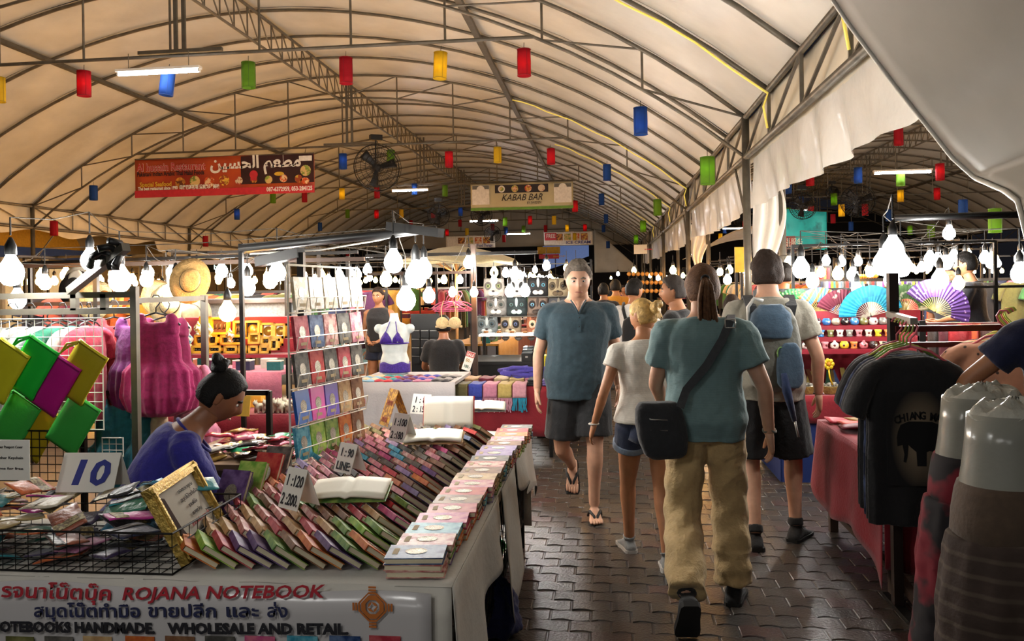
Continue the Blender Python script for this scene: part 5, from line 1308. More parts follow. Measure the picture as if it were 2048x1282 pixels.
# ------------------------------------------------------------------ amulet stall: red shelf with golden box frames
m_redc = fabric('red_table_cloth', '#7d1420', .2, var=.1, scale=6); m_yel = M('golden_wood', '#c08a1c', .45, 0, .18, 14, bump=.1); m_dark = M('dark_velvet', '#1d1714', .9)
A, Bq = atY(372, 708, 6.0), atY(572, 710, 6.0); SZ = A.z
sh = empty('display_shelf', ((A.x + Bq.x) / 2, 6.1, 0), label='red cloth covered display shelf with golden box frames', cat='shelf'); SW = Bq.x - A.x + .25
MB().box((0, 0, SZ - .012), (SW, .42, .024)).obj('board', m_redc, sh); MB().box((0, .10, SZ + .055), (SW, .22, .11)).obj('step', m_redc, sh)
MB().box((0, .17, SZ + .14), (SW, .10, .28)).obj('back_step', m_redc, sh)
for x in (-SW / 2 + .03, SW / 2 - .03): MB().bar((x, .1, 0), (x, .1, SZ - .02), .04).obj('leg', m_blackm, sh)
m_fig = M('brass_figure', '#b08a3a', .3, .7, .2, 40); m_figd = M('dark_insect', '#3a2c1c', .5)
def box_frame(u, v, Y, w_, h_, label, fig=0, tilt=-.12, back=None):
    p = atY(u, v, Y); e = empty('shadow_box', p, label=label, cat='picture frame', group='golden box frames on the red shelf'); e.rotation_euler = (tilt, 0, 0)
    f = MB(); t = .018
    for c, d in (((0, 0, h_ / 2 - t / 2), (w_, .04, t)), ((0, 0, -h_ / 2 + t / 2), (w_, .04, t)), ((-w_ / 2 + t / 2, 0, 0), (t, .04, h_)), ((w_ / 2 - t / 2, 0, 0), (t, .04, h_))): f.box(c, d)
    f.obj('frame', m_yel, e); MB().box((0, .014, 0), (w_ - .02, .006, h_ - .02)).obj('backing', back or m_dark, e)
    g = MB()
    if fig == 0: g.lathe([(min(w_, h_) * .34, 0), (min(w_, h_) * .36, .004), (min(w_, h_) * .30, .008), (min(w_, h_) * .1, .004)], (0, .008, 0), 16, axis='Y')
    else:
        for k in range(3): g.ball(((k - 1) * w_ * .22, .005, 0), (w_ * .07, .01, h_ * .16), 8, 5); g.tube([((k - 1) * w_ * .22 - .02, .005, -h_ * .2), ((k - 1) * w_ * .22 + .02, .005, h_ * .2)], .003, 4)
    g.obj('exhibit', m_fig if fig == 0 else m_figd, e, True); return e
FRS = [(505, 660, 6.13, .135, .15, 'round plate in dark', 0, None), (535, 662, 6.13, .11, .13, 'round plate in white', 0, m_paper), (560, 662, 6.13, .10, .12, 'oval plate in white', 0, m_paper), (440, 652, 6.13, .16, .14, 'row of brass figures', 1, M('brown_velvet', '#4a2c1c', .9)), (410, 652, 6.13, .09, .15, 'narrow empty case', 1, M('amber_backing', '#8a5a20', .8)), (478, 658, 6.13, .09, .13, 'small lit case', 1, None),
       (402, 680, 6.03, .10, .085, 'tiny beetles', 1, None), (426, 680, 6.03, .09, .085, 'gold elephant', 1, None), (465, 680, 6.03, .19, .075, 'three dark insects', 1, None), (510, 677, 6.03, .10, .09, 'oval gilt plate', 0, m_yel), (533, 682, 6.03, .085, .07, 'gold hills', 1, m_yel), (554, 682, 6.03, .09, .075, 'butterfly', 1, None),
       (398, 699, 5.93, .115, .062, 'scorpion', 1, None), (430, 699, 5.93, .115, .062, 'pair of beetles', 1, None), (463, 699, 5.93, .11, .062, 'moth', 1, None), (487, 699, 5.93, .07, .062, 'single beetle', 1, None), (508, 699, 5.93, .08, .062, 'small crab', 1, None), (530, 699, 5.93, .08, .062, 'cicada', 1, None), (549, 689, 5.90, .07, .09, 'white bottle', 1, None)]
for i, (u, v, Y, w_, h_, t, fg, bk) in enumerate(FRS):
    box_frame(u, v, Y, w_, h_, 'golden box frame with %s, %s of the red shelf' % (t, ('upper step', 'middle step', 'front edge')[0 if i < 6 else 1 if i < 12 else 2]), fg, back=bk)
for i, (u, v, c) in enumerate(((375, 660, '#a8a49a'), (396, 658, '#b08a3a'), (363, 678, '#8a9a98'), (378, 680, '#5a8a9a'), (362, 697, '#7aa8b8'), (378, 697, '#a89a70'), (418, 662, '#c2a050'), (460, 672, '#c08030'))):
    p = atY(u, v, 5.95); o = MB().lathe([(.012, -.05), (.026, -.045), (.014, -.03), (.034, 0), (.030, .022), (.016, .036), (.008, .046), (.003, .062)], n=14).obj('painted_egg', M('painted_egg_%d' % i, c, .25, .3, .3, 60, pattern='noise', col2='#e0d8c0', pscale=50), None, True); o.location = p
    tag(o, '%s decorated egg ornament on a foot, %s the box frames' % (['silver', 'brass', 'grey green', 'turquoise', 'pale blue', 'olive gold', 'bright gold', 'amber'][i], 'beside' if i < 6 else 'among'), 'ornament', 'egg ornaments on the red shelf')
# lower table with carvings, boxes and wrapped goods
lt = empty('market_table', (-2.55, 5.45, 0), label='low table with a dark red cloth under the golden frames', cat='table')
MB().box((0, 0, .80), (1.5, .75, .04)).obj('table_top', m_redc, lt); MB().sheet(lambda a, b: (-.75 + 1.5 * a, -.38 - .01 * sin(a * 40) * b, .82 - .55 * b), 40, 6, .003).obj('cloth_drop', m_redc, lt, True)
for x in (-.7, .7):
    for y in (-.33, .33): MB().bar((x, y, 0), (x, y, .79), .04).obj('leg', m_blackm, lt)
m_carve = M('pale_soapstone', '#b5ac96', .6, 0, .15, 30)
def carving():
    q = MB(); q.ball((0, 0, .03), (.022, .034, .024), 10, 7); q.ball((0, -.03, .055), (.014, .016, .014), 8, 6)
    for sx in (-1, 1):
        for sy in (-.02, .022): q.tube([(sx * .012, sy, .03), (sx * .012, sy, 0)], .007, 6)
        q.ball((sx * .010, -.026, .072), (.004, .003, .009), 6, 4)
    return fuse(q, .005, 1).mesh('stone_animal', m_carve, True)
CARV = carving()
for i in range(26):
    row, k = divmod(i, 9)
    o = inst(CARV, 'stone_animal', (-2.33 + k * .052 + .02 * row, 5.16 + row * .075, .821), (0, 0, rb.uniform(-.6, .6)), scale=rb.uniform(.9, 1.35)); tag(o, 'small pale stone animal carving in the %s row on the dark red table' % ORD[row], 'carving', 'stone carvings on the red table')
q = MB(); q.lathe([(.03, 0), (.036, .01), (.028, .05), (.022, .085), (.028, .10), (.026, .125), (.012, .14)], n=14)
for sx in (-1, 1): q.ball((sx * .016, 0, .145), (.007, .005, .014), 6, 5)
o = q.obj('stone_cat', m_carve, None, True); o.location = (-2.11, 5.45, .821); o.scale = (1.25,) * 3; tag(o, 'tall pale stone cat figure behind the small carvings', 'carving')
m_ybox = M('yellow_carton', '#c08a24', .6, 0, .1, 15)
for i in range(12):
    row, k = divmod(i, 4); o = MB().box((0, 0, .02), (.13, .09, .04)).obj('yellow_carton', m_ybox); o.location = (-2.95 + k * .145 + .03 * (row % 2), 5.42 + .1 * (row // 2), .822 + .041 * (row % 2)); o.rotation_euler.z = rb.uniform(-.1, .1)
    tag(o, 'flat golden yellow carton stacked on the dark red table', 'carton', 'golden cartons on the red table')
# wrapped goods table between the seller and the rack
wt = empty('market_table', (-2.0, 4.45, 0), label='small brown table heaped with wrapped goods behind the seller', cat='table')
MB().box((0, 0, .70), (.85, .75, .03)).obj('table_top', M('brown_board', '#7a5f45', .7), wt); MB().box((0, -.37, .66), (.85, .02, .05)).obj('apron', M('dark_wood', '#3a2a20', .6), wt)
for x in (-.4, .4):
    for y in (-.34, .34): MB().bar((x, y, 0), (x, y, .69), .04).obj('leg', m_blackm, wt)
WR = {'crimson': '#a82a40', 'black': '#1b1a1a', 'pink': '#b8647a', 'white': '#cfcac0', 'gold': '#9a7a3a', 'dark brown': '#3a2a22', 'green': '#1f8a5a', 'rose': '#b5485a'}
for i in range(26):
    k = list(WR)[i % 8]; x, y = rp.uniform(-.30, .32), rp.uniform(-.30, .28)
    o = MB().sheet(lambda a, b: ((a - .5) * .17, (b - .5) * .11, .010 * (sin(pi * a) * sin(pi * b)) ** .4 + .004 * sin(a * 11 + i)), 8, 6, .010).obj('wrapped_packet', M('wrapped_' + k.replace(' ', '_'), WR[k], .25, 0, .25, 25, coat=.3, bump=.3, bscale=40), None, True)
    o.location = (-2.0 + x, 4.45 + y, .728 + .016 * (i // 5)); o.rotation_euler = (rp.uniform(-.15, .3), rp.uniform(-.15, .15), rp.uniform(0, 6)); tag(o, '%s packet in clear wrap, %s of the heap behind the seller' % (k, ORD[i // 8] + ' layer'), 'packet', 'wrapped packets behind the seller')
o = MB().box((0, 0, 0), (.15, .006, .12)).obj('yellow_notice', M('yellow_notice_card', '#c79a2a', .6)); o.location = atY(478, 812, 4.55); o.rotation_euler = (-.2, 0, -.15); tag(o, 'yellow printed notice card beside the face of the seller', 'notice')
o = MB().box((0, 0, 0), (.17, .006, .13)).obj('slate_board', M('black_slate', '#262626', .7)); o.location = (-1.78, 4.16, .745); o.rotation_euler = (1.25, 0, .3); tag(o, 'small black slate board lying on the brown table', 'board')

# ------------------------------------------------------------------ lingerie table with bust form
t2 = empty('market_table', (-1.92, 7.85, 0), label='table with a pale grey cloth spread with lingerie', cat='table')
m_gcloth = fabric('pale_grey_cloth', '#a9a6a6', .15, var=.05, scale=5)
MB().box((0, 0, .735), (1.0, .9, .03)).obj('table_top', m_gcloth, t2)
MB().sheet(lambda a, b: (-.505 + 1.01 * a, -.46 - .012 * sin(a * 26) * b, .752 - .70 * b), 40, 6, .003).obj('cloth_drop', m_gcloth, t2, True)
for x in (-.46, .46):
    for y in (-.4, .4): MB().bar((x, y, 0), (x, y, .73), .04).obj('leg', m_blackm, t2)
bm = empty('bust_form', (atY(790, 735, 8.1).x, 8.1, .752), label='white bust form wearing a purple lace bra and brief on the grey cloth', cat='mannequin')
m_form = M('white_mannequin', '#c6d2d2', .3)
k8 = 8.1 / 1600.
fb = MB(); fb.loft([ringpts(Vector((0, 0, z)), Vector((1, 0, 0)), Vector((0, 1, 0)), a, b, 22) for z, a, b in ((0, .13, .09), (.06, .155, .10), (.14, .15, .10), (.22, .125, .085), (.30, .14, .095), (.37, .155, .11), (.43, .165, .095), (.48, .17, .075), (.515, .12, .06), (.54, .055, .05), (.60, .042, .042), (.63, .04, .04))])
for s in (-1, 1): fb.ball((s * .062, -.085, .375), (.058, .05, .055), 14, 10); fb.ball((s * .165, 0, .47), (.05, .06, .05), 12, 8)
fuse(fb, .009, 3).obj('form', m_form, bm, True)
m_lace = M('purple_lace', '#3a1f8a', .5, 0, .35, 70, bump=.4, bscale=120)
for s in (-1, 1):
    q = MB(); q.sheet(lambda a, b, s=s: (s * (.062 + .060 * cos(pi * a) * (.25 + .75 * sin(pi * b * .52 + .1))), -.10 - .045 * sin(pi * a) * sin(pi * (b * .85 + .1)), .325 + .12 * (1 - b) * (1 - abs(cos(pi * a)) * .2) + .0), 12, 8, .004); q.obj('cup', m_lace, bm, True)
    MB().tube([(s * .062, -.125, .43), (s * .045, -.088, .49), (s * .03, -.058, .545)], .005, 5).obj('strap', m_lace, bm)
MB().tube([(.146 * cos(t), -.003 + .112 * sin(t), .322) for t in [2 * pi * i / 30 for i in range(30)]], .009, 6, closed=True).obj('band', m_lace, bm, True)
MB().sheet(lambda a, b: (.162 * cos(2 * pi * a), .110 * sin(2 * pi * a), .02 + .10 * b + .012 * sin(2 * pi * a * 5) * b), 40, 5, .004).obj('brief', m_lace, bm, True)
UC = {'pale blue': '#7aa8c2', 'scarlet': '#b01c2a', 'violet': '#4a2a7a', 'rose': '#b5718a', 'black': '#1c1a20', 'cream': '#cdbb98', 'teal': '#1f8a8a', 'maroon': '#6a1a24', 'royal blue': '#3a3aa0', 'grey': '#8a8684'}
UM = {k: MB().sheet(lambda a, b: ((a - .5) * .20, (b - .5) * .10 * (1 - .3 * cos(4 * pi * a)), .016 * abs(sin(2 * pi * a)) * sin(pi * b) + .004), 16, 6, .005).mesh('lingerie', fabric('lace_' + k.replace(' ', '_'), v, .3), True) for k, v in UC.items()}
for i in range(20):
    k = list(UC)[i % 10]; row, c = divmod(i, 5)
    o = inst(UM[k], 'bra', (-2.30 + c * .185 + rp.uniform(-.02, .02), 7.47 + row * .13, .753), (0, 0, rp.uniform(-.3, .3))); tag(o, '%s bra laid in the %s row on the grey cloth' % (k, ORD[row]), 'lingerie', 'bras laid out on the grey cloth')
# ------------------------------------------------------------------ scarf table
t3 = empty('market_table', (-.98, 8.05, 0), label='table with a dark red cloth covered in folded fringed scarves', cat='table')
MB().box((0, 0, .665), (1.0, .85, .03)).obj('table_top', m_redc, t3)
MB().sheet(lambda a, b: (-.51 + 1.02 * a, -.435 - .012 * sin(a * 24) * b, .684 - .48 * b), 40, 6, .003).obj('cloth_drop', m_redc, t3, True)
MB().sheet(lambda a, b: (.515, -.43 + .85 * a, .684 - .48 * b), 20, 6, .003).obj('cloth_drop', m_redc, t3, True)
for x in (-.46, .44):
    for y in (-.40, .38): MB().bar((x, y, 0), (x, y, .66), .035).obj('leg', m_blackm, t3)
SCF = [('olive', '#5a5230', '#2f7a86'), ('royal blue', '#2c3a8c', '#2c3a8c'), ('rose', '#b5748a', '#c28a9a'), ('gold', '#b09a58', '#c28a9a'), ('pink', '#c08a94', '#1f86a0'), ('black', '#18181c', None), ('violet striped', '#6a5a94', None)]
def scarf(x, y, z, w_, c, fr_c, label, front=True, layers=1):
    e = empty('folded_scarf', (x, y, z), label=label, cat='scarf', group='folded scarves on the red table'); m = fabric('scarf_' + c.strip('#'), c, .3)
    for l in range(layers): MB().sheet(lambda a, b: ((a - .5) * w_, (b - .5) * .26, .018 + l * .02 + .004 * sin(a * 8)), 8, 6, .016).obj('folded_cloth', m, e, True)
    if fr_c:
        fm = fabric('fringe_' + fr_c.strip('#'), fr_c, .3); d = MB()
        d.sheet(lambda a, b: ((a - .5) * w_, -.13 - .015 * b, .02 - .13 * b), 8, 4, .010); d.obj('hanging_end', m, e, True)
        g = MB()
        for k in range(16):
            xx = (k / 15 - .5) * w_ * .96; g.tube([(xx, -.148, -.10), (xx + rp.uniform(-.012, .012), -.155, -.16), (xx + rp.uniform(-.02, .02), -.15, -.22 - rp.uniform(0, .03))], .005, 4)
        g.obj('fringe', fm, e)
for i, (nm, c, f) in enumerate(SCF): scarf(-1.40 + i * .142, 7.732, .684, .132, c, f, '%s folded scarf %s at the front of the red table' % (nm, 'with hanging fringe' if f else 'without fringe'), layers=1 if f else 3)
for i, (nm, c) in enumerate((('tan', '#b09068'), ('wine', '#6a2030'), ('beige', '#b5a480'), ('straw', '#c2ae78'), ('dusty rose', '#a8727a'), ('sand', '#a8946c'))): scarf(-1.36 + i * .155, 8.05, .682, .145, c, None, '%s folded scarf in the second row of the red table' % nm, layers=2)
h = MB()
for k in range(9): h.tube([(.02 * k + rp.uniform(-.05, .05) + .30 * sin(t * .9 + k), .06 * cos(t + k), .03 + .018 * (k % 4) + .02 * sin(t * 2)) for t in [i * .5 for i in range(8)]], .022, 7)
o = h.obj('scarf_heap', fabric('violet_scarf_heap', '#4a44a0', .4), None, True); o.location = (-.80, 8.02, .72); tag(o, 'loose violet scarf heaped on the red table', 'scarf')
sc = empty('sale_card', atY(937, 722, 7.75), label='tall white card with a red SALE heading leaning on the scarves', cat='price card', rot=(-.15, .32, 0)); 
MB().box((0, 0, 0), (.085, .004, .19)).obj('card', m_card, sc); MB().box((0, -.003, .065), (.083, .002, .05)).obj('red_band', M('red_card_print', '#b5403a', .6), sc)
_sm = sc.matrix_basis
for t, z, mt, w_ in (('SALE', .05, m_card, .07), ('50.-', -.01, M('gold_print', '#a8842c', .6), .055), ('100.-', -.07, M('green_print', '#1f4a34', .6), .06)):
    text_fit(t, _sm @ Vector((-w_ / 2, -.0045, z)), (_sm.to_3x3() @ Vector((1, 0, 0))), (_sm.to_3x3() @ Vector((0, 0, 1))), w_, .042, mt, sc, bold=.001)
# ------------------------------------------------------------------ black cases, yellow boxes, wooden baskets
m_case = M('black_case', '#131516', .35, 0, .2, 20); m_lid = M('grey_glass_lid', '#5a6468', .12, .1, .2, 20)
ct = empty('market_table', (-1.2, 9.95, 0), label='dark counter of black display cases in front of the cushions', cat='table')
MB().box((0, 0, .72), (2.2, .9, .04)).obj('counter_top', m_case, ct); MB().box((0, -.40, .36), (2.2, .03, .70)).obj('front_panel', m_case, ct)
for x in (-1.05, 1.05): MB().bar((x, .3, 0), (x, .3, .70), .05).obj('leg', m_blackm, ct)
for r in range(3):
    for c in range(7):
        o = MB().box((0, 0, .045), (.125, .26, .09)).obj('jewellery_case', m_case); o.location = (-.95 + c * .135 - .02 * r, 9.64 + r * .28, .742 + r * .012)
        l = MB().box((0, -.0, .094), (.115, .24, .006)).obj('glass_lid', m_lid, o); MB().box((0, -.131, .05), (.03, .004, .02)).obj('latch', M('silver_metal', '#b9b9b4', .3, .8), o)
        tag(o, 'black jewellery case with a glass lid in the %s row of the dark counter' % ORD[r], 'case', 'jewellery cases on the dark counter')
for r in range(4):
    for c in range(3):
        p = atY(832 + c * 18, 668 + r * 17, 9.3); o = MB().box((0, 0, 0), (.098, .03, .092)).obj('display_tray', m_case); o.location = p; MB().box((0, -.017, .04), (.09, .004, .006)).obj('rim_strip', M('silver_metal', '#b9b9b4', .3, .8), o)
        tag(o, 'black upright display tray in the %s tier behind the bust form' % ORD[r], 'tray', 'black display trays')
dt = empty('tray_stand', (atY(850, 720, 9.36).x, 9.38, 0), label='black stand carrying the upright display trays', cat='stand'); MB().box((0, .03, .75), (.34, .05, 1.5 - .35)).obj('board', m_case, dt); MB().box((0, .1, .09), (.36, .3, .18)).obj('foot', m_case, dt)
m_yb = M('bright_yellow_card', '#c9bd1f', .5, 0, .06, 10)
for i in range(7):
    o = MB().box((0, 0, .0125), (.34, .25, .025)).obj('yellow_box', m_yb); o.location = (-.56 + .01 * (i % 2), 8.75, .70 + i * .026 - .0); tag(o, 'flat bright yellow box, %s from the bottom of the stack' % ORD[i], 'box', 'stack of bright yellow boxes')
yt = empty('box_plinth', (-.56, 8.75, 0), label='low dark plinth under the bright yellow boxes', cat='plinth'); MB().box((0, 0, .34), (.40, .30, .68)).obj('plinth_body', m_case, yt); MB().box((0, 0, .69), (.42, .32, .02)).obj('plinth_top', m_case, yt)
m_teak = M('teak_wood', '#8a5f30', .5, 0, .2, 25)
for i, (x, s) in enumerate(((-.62, 1.), (-.50, .8))):
    e = empty('wooden_basket', (x, 8.72 + .1 * i, .885), label=['larger', 'smaller'][i] + ' carved teak basket with a tall handle on the yellow boxes', cat='basket'); e.scale = (s,) * 3
    MB().lathe([(.03, 0), (.035, .005), (.075, .085), (.085, .09), (.075, .092), (.03, .012)], n=12).obj('bowl', m_teak, e); MB().tube([(0, 0, 0.01), (.005, 0, .12), (0, 0, .26)], [.014, .010, .012], 7).obj('handle', m_teak, e, True)
# trinkets (gold rosettes on glass bowls) at the foot of the cushions
for i in range(9):
    p = atY(972 + i * 13, 672 + (i % 2) * 9, 10.75); e = empty('glass_bowl', p, label='small glass bowl with a brown rosette below the cushions, %s of the row' % ORD[i], cat='bowl', group='glass bowls before the cushions')
    MB().lathe([(.02, 0), (.045, .02), (.058, .045), (.055, .045), (.04, .022), (.01, .01)], n=12).obj('bowl', M('cloudy_glass', '#b5b5b0', .15, trans=.3), e, True)
    for q in range(5): MB().ball((.02 * cos(q * 1.26), .02 * sin(q * 1.26), .055), .016, 6, 5).obj('rosette_petal', M('brown_rosette', '#7a4f24', .6), e, True)
bt = empty('glass_shelf', (-.95, 10.78, 0), label='pale counter carrying the glass bowls', cat='shelf'); MB().box((0, 0, .985), (1.5, .35, .03)).obj('board', m_white, bt)
for x in (-.7, .7): MB().bar((x, 0, 0), (x, 0, .97), .04).obj('leg', m_blackm, bt)

# ------------------------------------------------------------------ animal face cushions on wire shelves
cs = empty('wire_shelves', (-.98, 11.4, 0), label='dark wire shelving filled with animal face cushions', cat='shelf')
for x in (-.95, .78): MB().bar((x, 0, 0), (x, 0, 2.0), .03).obj('post', m_blackm, cs); MB().bar((x, .32, 0), (x, .32, 2.0), .03).obj('post', m_blackm, cs)
CY = 11.4; ZS = [atY(1040, 594, CY).z, atY(1040, 633, CY).z, atY(1040, 672, CY).z]
for z in ZS + [1.95]:
    g = MB()
    for k in range(7): g.tube([(-.95, .05 * k, z), (.78, .05 * k, z)], .004, 4)
    for k in range(12): g.tube([(-.95 + 1.73 * k / 11, 0, z), (-.95 + 1.73 * k / 11, .32, z)], .003, 4)
    g.obj('wire_shelf', M('chrome_wire', '#8a8a88', .3, .6), cs)
def cushion(u, v, base, patch, muzzle, eye, label, w_=.31, stripes=None, nosec='#2a2222'):
    p = atY(u, v, CY + .12); e = empty('animal_cushion', p, label=label, cat='cushion', group='animal face cushions')
    mb_ = M('plush_' + base.strip('#'), base, .9, 0, .25, 18)
    def pil(s, a, b):
        q = (max(0, 1 - (2 * a - 1) ** 4) * max(0, 1 - (2 * b - 1) ** 4)) ** .5
        return ((a - .5) * w_ * (1 - .06 * abs(2 * b - 1)), s * .075 * q, (b - .5) * w_ * .92 * (1 - .05 * abs(2 * a - 1)))
    P = MB(); P.sheet(lambda a, b: pil(-1, a, b), 14, 14); P.sheet(lambda a, b: pil(1, 1 - a, b), 14, 14); P.obj('pillow', mb_, e, True)
    def on(x, z, d=.004): a, b = x / w_ + .5, z / (w_ * .92) + .5; return pil(-1, a, b)[1] - d
    mp = M('plush_' + patch.strip('#'), patch, .9, 0, .2, 20); mm = M('plush_' + muzzle.strip('#'), muzzle, .9, 0, .1, 20)
    for s in (-1, 1):
        x, z = s * .075, .03
        MB().ball((0, 0, 0), (.055, .012, .062), 14, 8).obj('eye_patch', mp, e, True).location = (x, on(x, z, -.004), z)
        MB().ball((0, 0, 0), (.026, .012, .026), 14, 8).obj('eye', M('eye_' + eye.strip('#'), eye, .2), e, True).location = (x, on(x, z), z)
        MB().ball((0, 0, 0), (.014, .007, .017), 10, 6).obj('pupil', m_black, e, True).location = (x, on(x, z, .014), z)
        MB().ball((0, 0, 0), (.045, .022, .034), 12, 8).obj('muzzle', mm, e, True).location = (s * .034, on(.03, -.075), -.075)
        MB().add([Vector((s * .06, -.01, w_ * .40)), Vector((s * .14, -.01, w_ * .36)), Vector((s * .125, -.012, w_ * .52)), Vector((s * .06, .02, w_ * .40)), Vector((s * .14, .02, w_ * .36)), Vector((s * .125, .018, w_ * .52))], [(0, 1, 2), (5, 4, 3), (0, 3, 4, 1), (1, 4, 5, 2), (2, 5, 3, 0)]).obj('ear', mp, e)
    MB().ball((0, 0, 0), (.022, .014, .016), 10, 6).obj('nose', M('nose_' + nosec.strip('#'), nosec, .4), e, True).location = (0, on(0, -.045, .022), -.045)
    if muzzle != base: MB().ball((0, 0, 0), (.022, .010, .075), 10, 8).obj('blaze', mm, e, True).location = (0, on(0, .06, -.004), .06)
    if stripes:
        for k in range(3):
            for s in (-1, 1): o = MB().tube([(s * .02, -.002, .085 + .02 * k), (s * .05, .0, .10 + .022 * k), (s * .09, .014, .105 + .02 * k)], .005, 5).obj('stripe', M('plush_' + stripes.strip('#'), stripes, .9), e, True); o.location = (0, on(.05, .10, .004), 0)
for a in ((1035, 576, '#cfcdc8', '#2a2a2c', '#d8d5ce', '#33383c', 'white cat cushion with dark eye patches on the top wire shelf'), (1077, 574, '#1f1e20', '#2a2728', '#d2cfc8', '#5a9ab0', 'black and white dog cushion on the top wire shelf'), (1116, 576, '#8a7c62', '#4a3f30', '#5a4c3a', '#2a241e', 'tan pug cushion on the top wire shelf'), (988, 576, '#a8a29a', '#5a5650', '#cfcac2', '#8a9a5a', 'pale grey cat cushion on the top wire shelf'),
          (993, 613, '#7d7a76', '#55524e', '#c2beb6', '#3a4a4a', 'grey tabby cat cushion on the middle wire shelf', .31, '#2c2a28'), (1034, 613, '#2c3638', '#232a2c', '#b5c8c6', '#5a7a78', 'black and white tuxedo cat cushion on the middle wire shelf'), (1076, 613, '#6a5a50', '#241d1a', '#3a302a', '#6aa8c8', 'dark faced siamese cat cushion with blue eyes on the middle wire shelf'), (1118, 613, '#3a3a3e', '#55504a', '#6a665e', '#c2a03a', 'charcoal cat cushion with amber eyes on the middle wire shelf'),
          (975, 651, '#6a7274', '#454b4c', '#a8b0b0', '#2f4a54', 'blue grey striped cat cushion on the lowest wire shelf', .31, '#25292a'), (1022, 652, '#8a7a64', '#1f1b1a', '#b5a890', '#5a6a94', 'cream cat cushion with a black mask on the lowest wire shelf'), (1076, 652, '#9a5f44', '#c9a088', '#cbb29a', '#3a4a2f', 'orange tiger cushion on the lowest wire shelf', .33, '#3a1e14')):
    cushion(*a)
# dark pole with pink hangers and a hanging bra
dp = empty('stall_post', (atY(950, 700, 8.56).x, 8.56, 0), label='dark square stall post with cross rails beside the bras', cat='post'); MB().box((0, 0, 1.05), (.055, .055, 2.1)).obj('post', M('dark_wood', '#3a2a20', .6), dp); MB().bar((-1.2, 0, 2.0), (.7, 0, 2.0), .035).obj('rail', m_blackm, dp); MB().bar((-1.2, .05, 1.80), (0, .05, 1.80), .03).obj('rail', M('dark_wood', '#3a2a20', .6), dp); MB().box((0, 0, .012), (.25, .25, .024)).obj('foot', m_blackm, dp)
m_ph = M('pink_hanger_plastic', '#c85a86', .4)
for i in range(7):
    p = atY(893 + i * 4.5, 606 + (i % 3) * 3, 8.25 + .05 * i); hanger(p, .15 * i - .3, m_ph, 'pink plastic hanger in the bunch above the hanging bra', 'pink hangers by the dark post', .36)
hb = empty('hanging_bra', atY(897, 640, 8.15), label='cream floral bra hanging from a pink hanger', cat='lingerie'); m_flb = fabric('cream_floral_lace', '#cdb888', .3, pattern='voronoi', col2='#a8604a', pscale=55, thresh=.18, soft=.06)
for s in (-1, 1):
    MB().ball((s * .065, 0, -.03), (.068, .05, .062), 14, 10).obj('cup', m_flb, hb, True); MB().tube([(s * .07, -.01, .03), (s * .075, 0, .12), (s * .05, 0, .20)], .005, 5).obj('strap', m_flb, hb)
MB().tube([(-.14, .02, -.07), (0, -.02, -.06), (.14, .02, -.07)], .012, 6).obj('band', m_flb, hb, True)
# cream parasol
ps = empty('parasol', (atY(912, 530, 10.6).x, 10.6, 0), label='large cream canvas parasol on a wooden pole over the cases', cat='parasol'); zt = atY(912, 492, 10.6).z; zr = atY(912, 528, 10.6).z
pr = MB(); n = 48
pr.loft([[Vector((r * 1.0 * cos(2 * pi * i / n), r * sin(2 * pi * i / n), z - (.03 * abs(sin(4 * 2 * pi * i / n)) if r > .3 else 0))) for i in range(n)] for r, z in ((.02, zt), (.25, zt - .03), (.55, zt - .10), (.80, zt - .19), (.84, zr), (.83, zr), (.54, zt - .11), (.02, zt - .02))], caps=False); pr.obj('canopy', fabric('cream_canvas', '#b5a67e', .15), ps, True)
MB().tube([(0, 0, 0), (0, 0, zt)], .02, 8).obj('pole', m_teak, ps, True)
for k in range(8): MB().tube([(.03, 0, zt - .35), (.5 * 1, 0, zt - .12)], .008, 4).obj('rib', m_teak, ps).rotation_euler = (0, 0, k * pi / 4)
# long lamp arms over the notebooks
A, Bq = atY(482, 497, 4.95), atY(872, 458, 4.6)
arm = empty('lamp_bracket', tuple(A), label='long black lamp arm reaching over the notebook table', cat='lamp bracket'); MB().tube([(0, 0, 0), tuple((Bq - A) * .8), tuple(Bq - A)], [.03, .028, .022], 8).obj('arm', m_black, arm, True)
bx2 = MB().bar(tuple(atY(778, 452, 4.62) - A), tuple(atY(882, 466, 4.4) - A), .05, .05); bx2.obj('crossbar', m_blackm, arm)
MB().tube([tuple(atY(*q) - A) for q in ((500, 508, 4.93), (640, 500, 4.85), (760, 480, 4.8), (835, 460, 4.6))], .006, 5).obj('cable', m_white, arm, True)
stn = MB().bar((0, 0, -A.z), (0, 0, .03), .026); stn.obj('stand', m_blackm, arm)
A, Bq = atY(517, 524, 4.9), atY(602, 505, 4.7); ar2 = empty('lamp_bracket', tuple(A), label='short grey box lamp arm at the top of the notebook rack', cat='lamp bracket'); MB().bar((0, 0, 0), tuple(Bq - A), .06).obj('arm', m_blackm, ar2); MB().bar(tuple(Bq - A), tuple(Bq - A + Vector((0, 0, -Bq.z))), .04).obj('stand', m_blackm, ar2)
A, Bq = atY(350, 520, 7.2), atY(530, 508, 7.2); ar3 = empty('stall_rail', (A.x, A.y, 0), label='thin black rail running across under the bar sign', cat='rail'); MB().bar((-1.6, 0, A.z), (Bq.x - A.x + .9, 0, Bq.z), .03).obj('rail', m_blackm, ar3)
for x in (-1.5, Bq.x - A.x + .8): MB().bar((x, 0, 0), (x, 0, A.z), .03).obj('post', m_blackm, ar3)
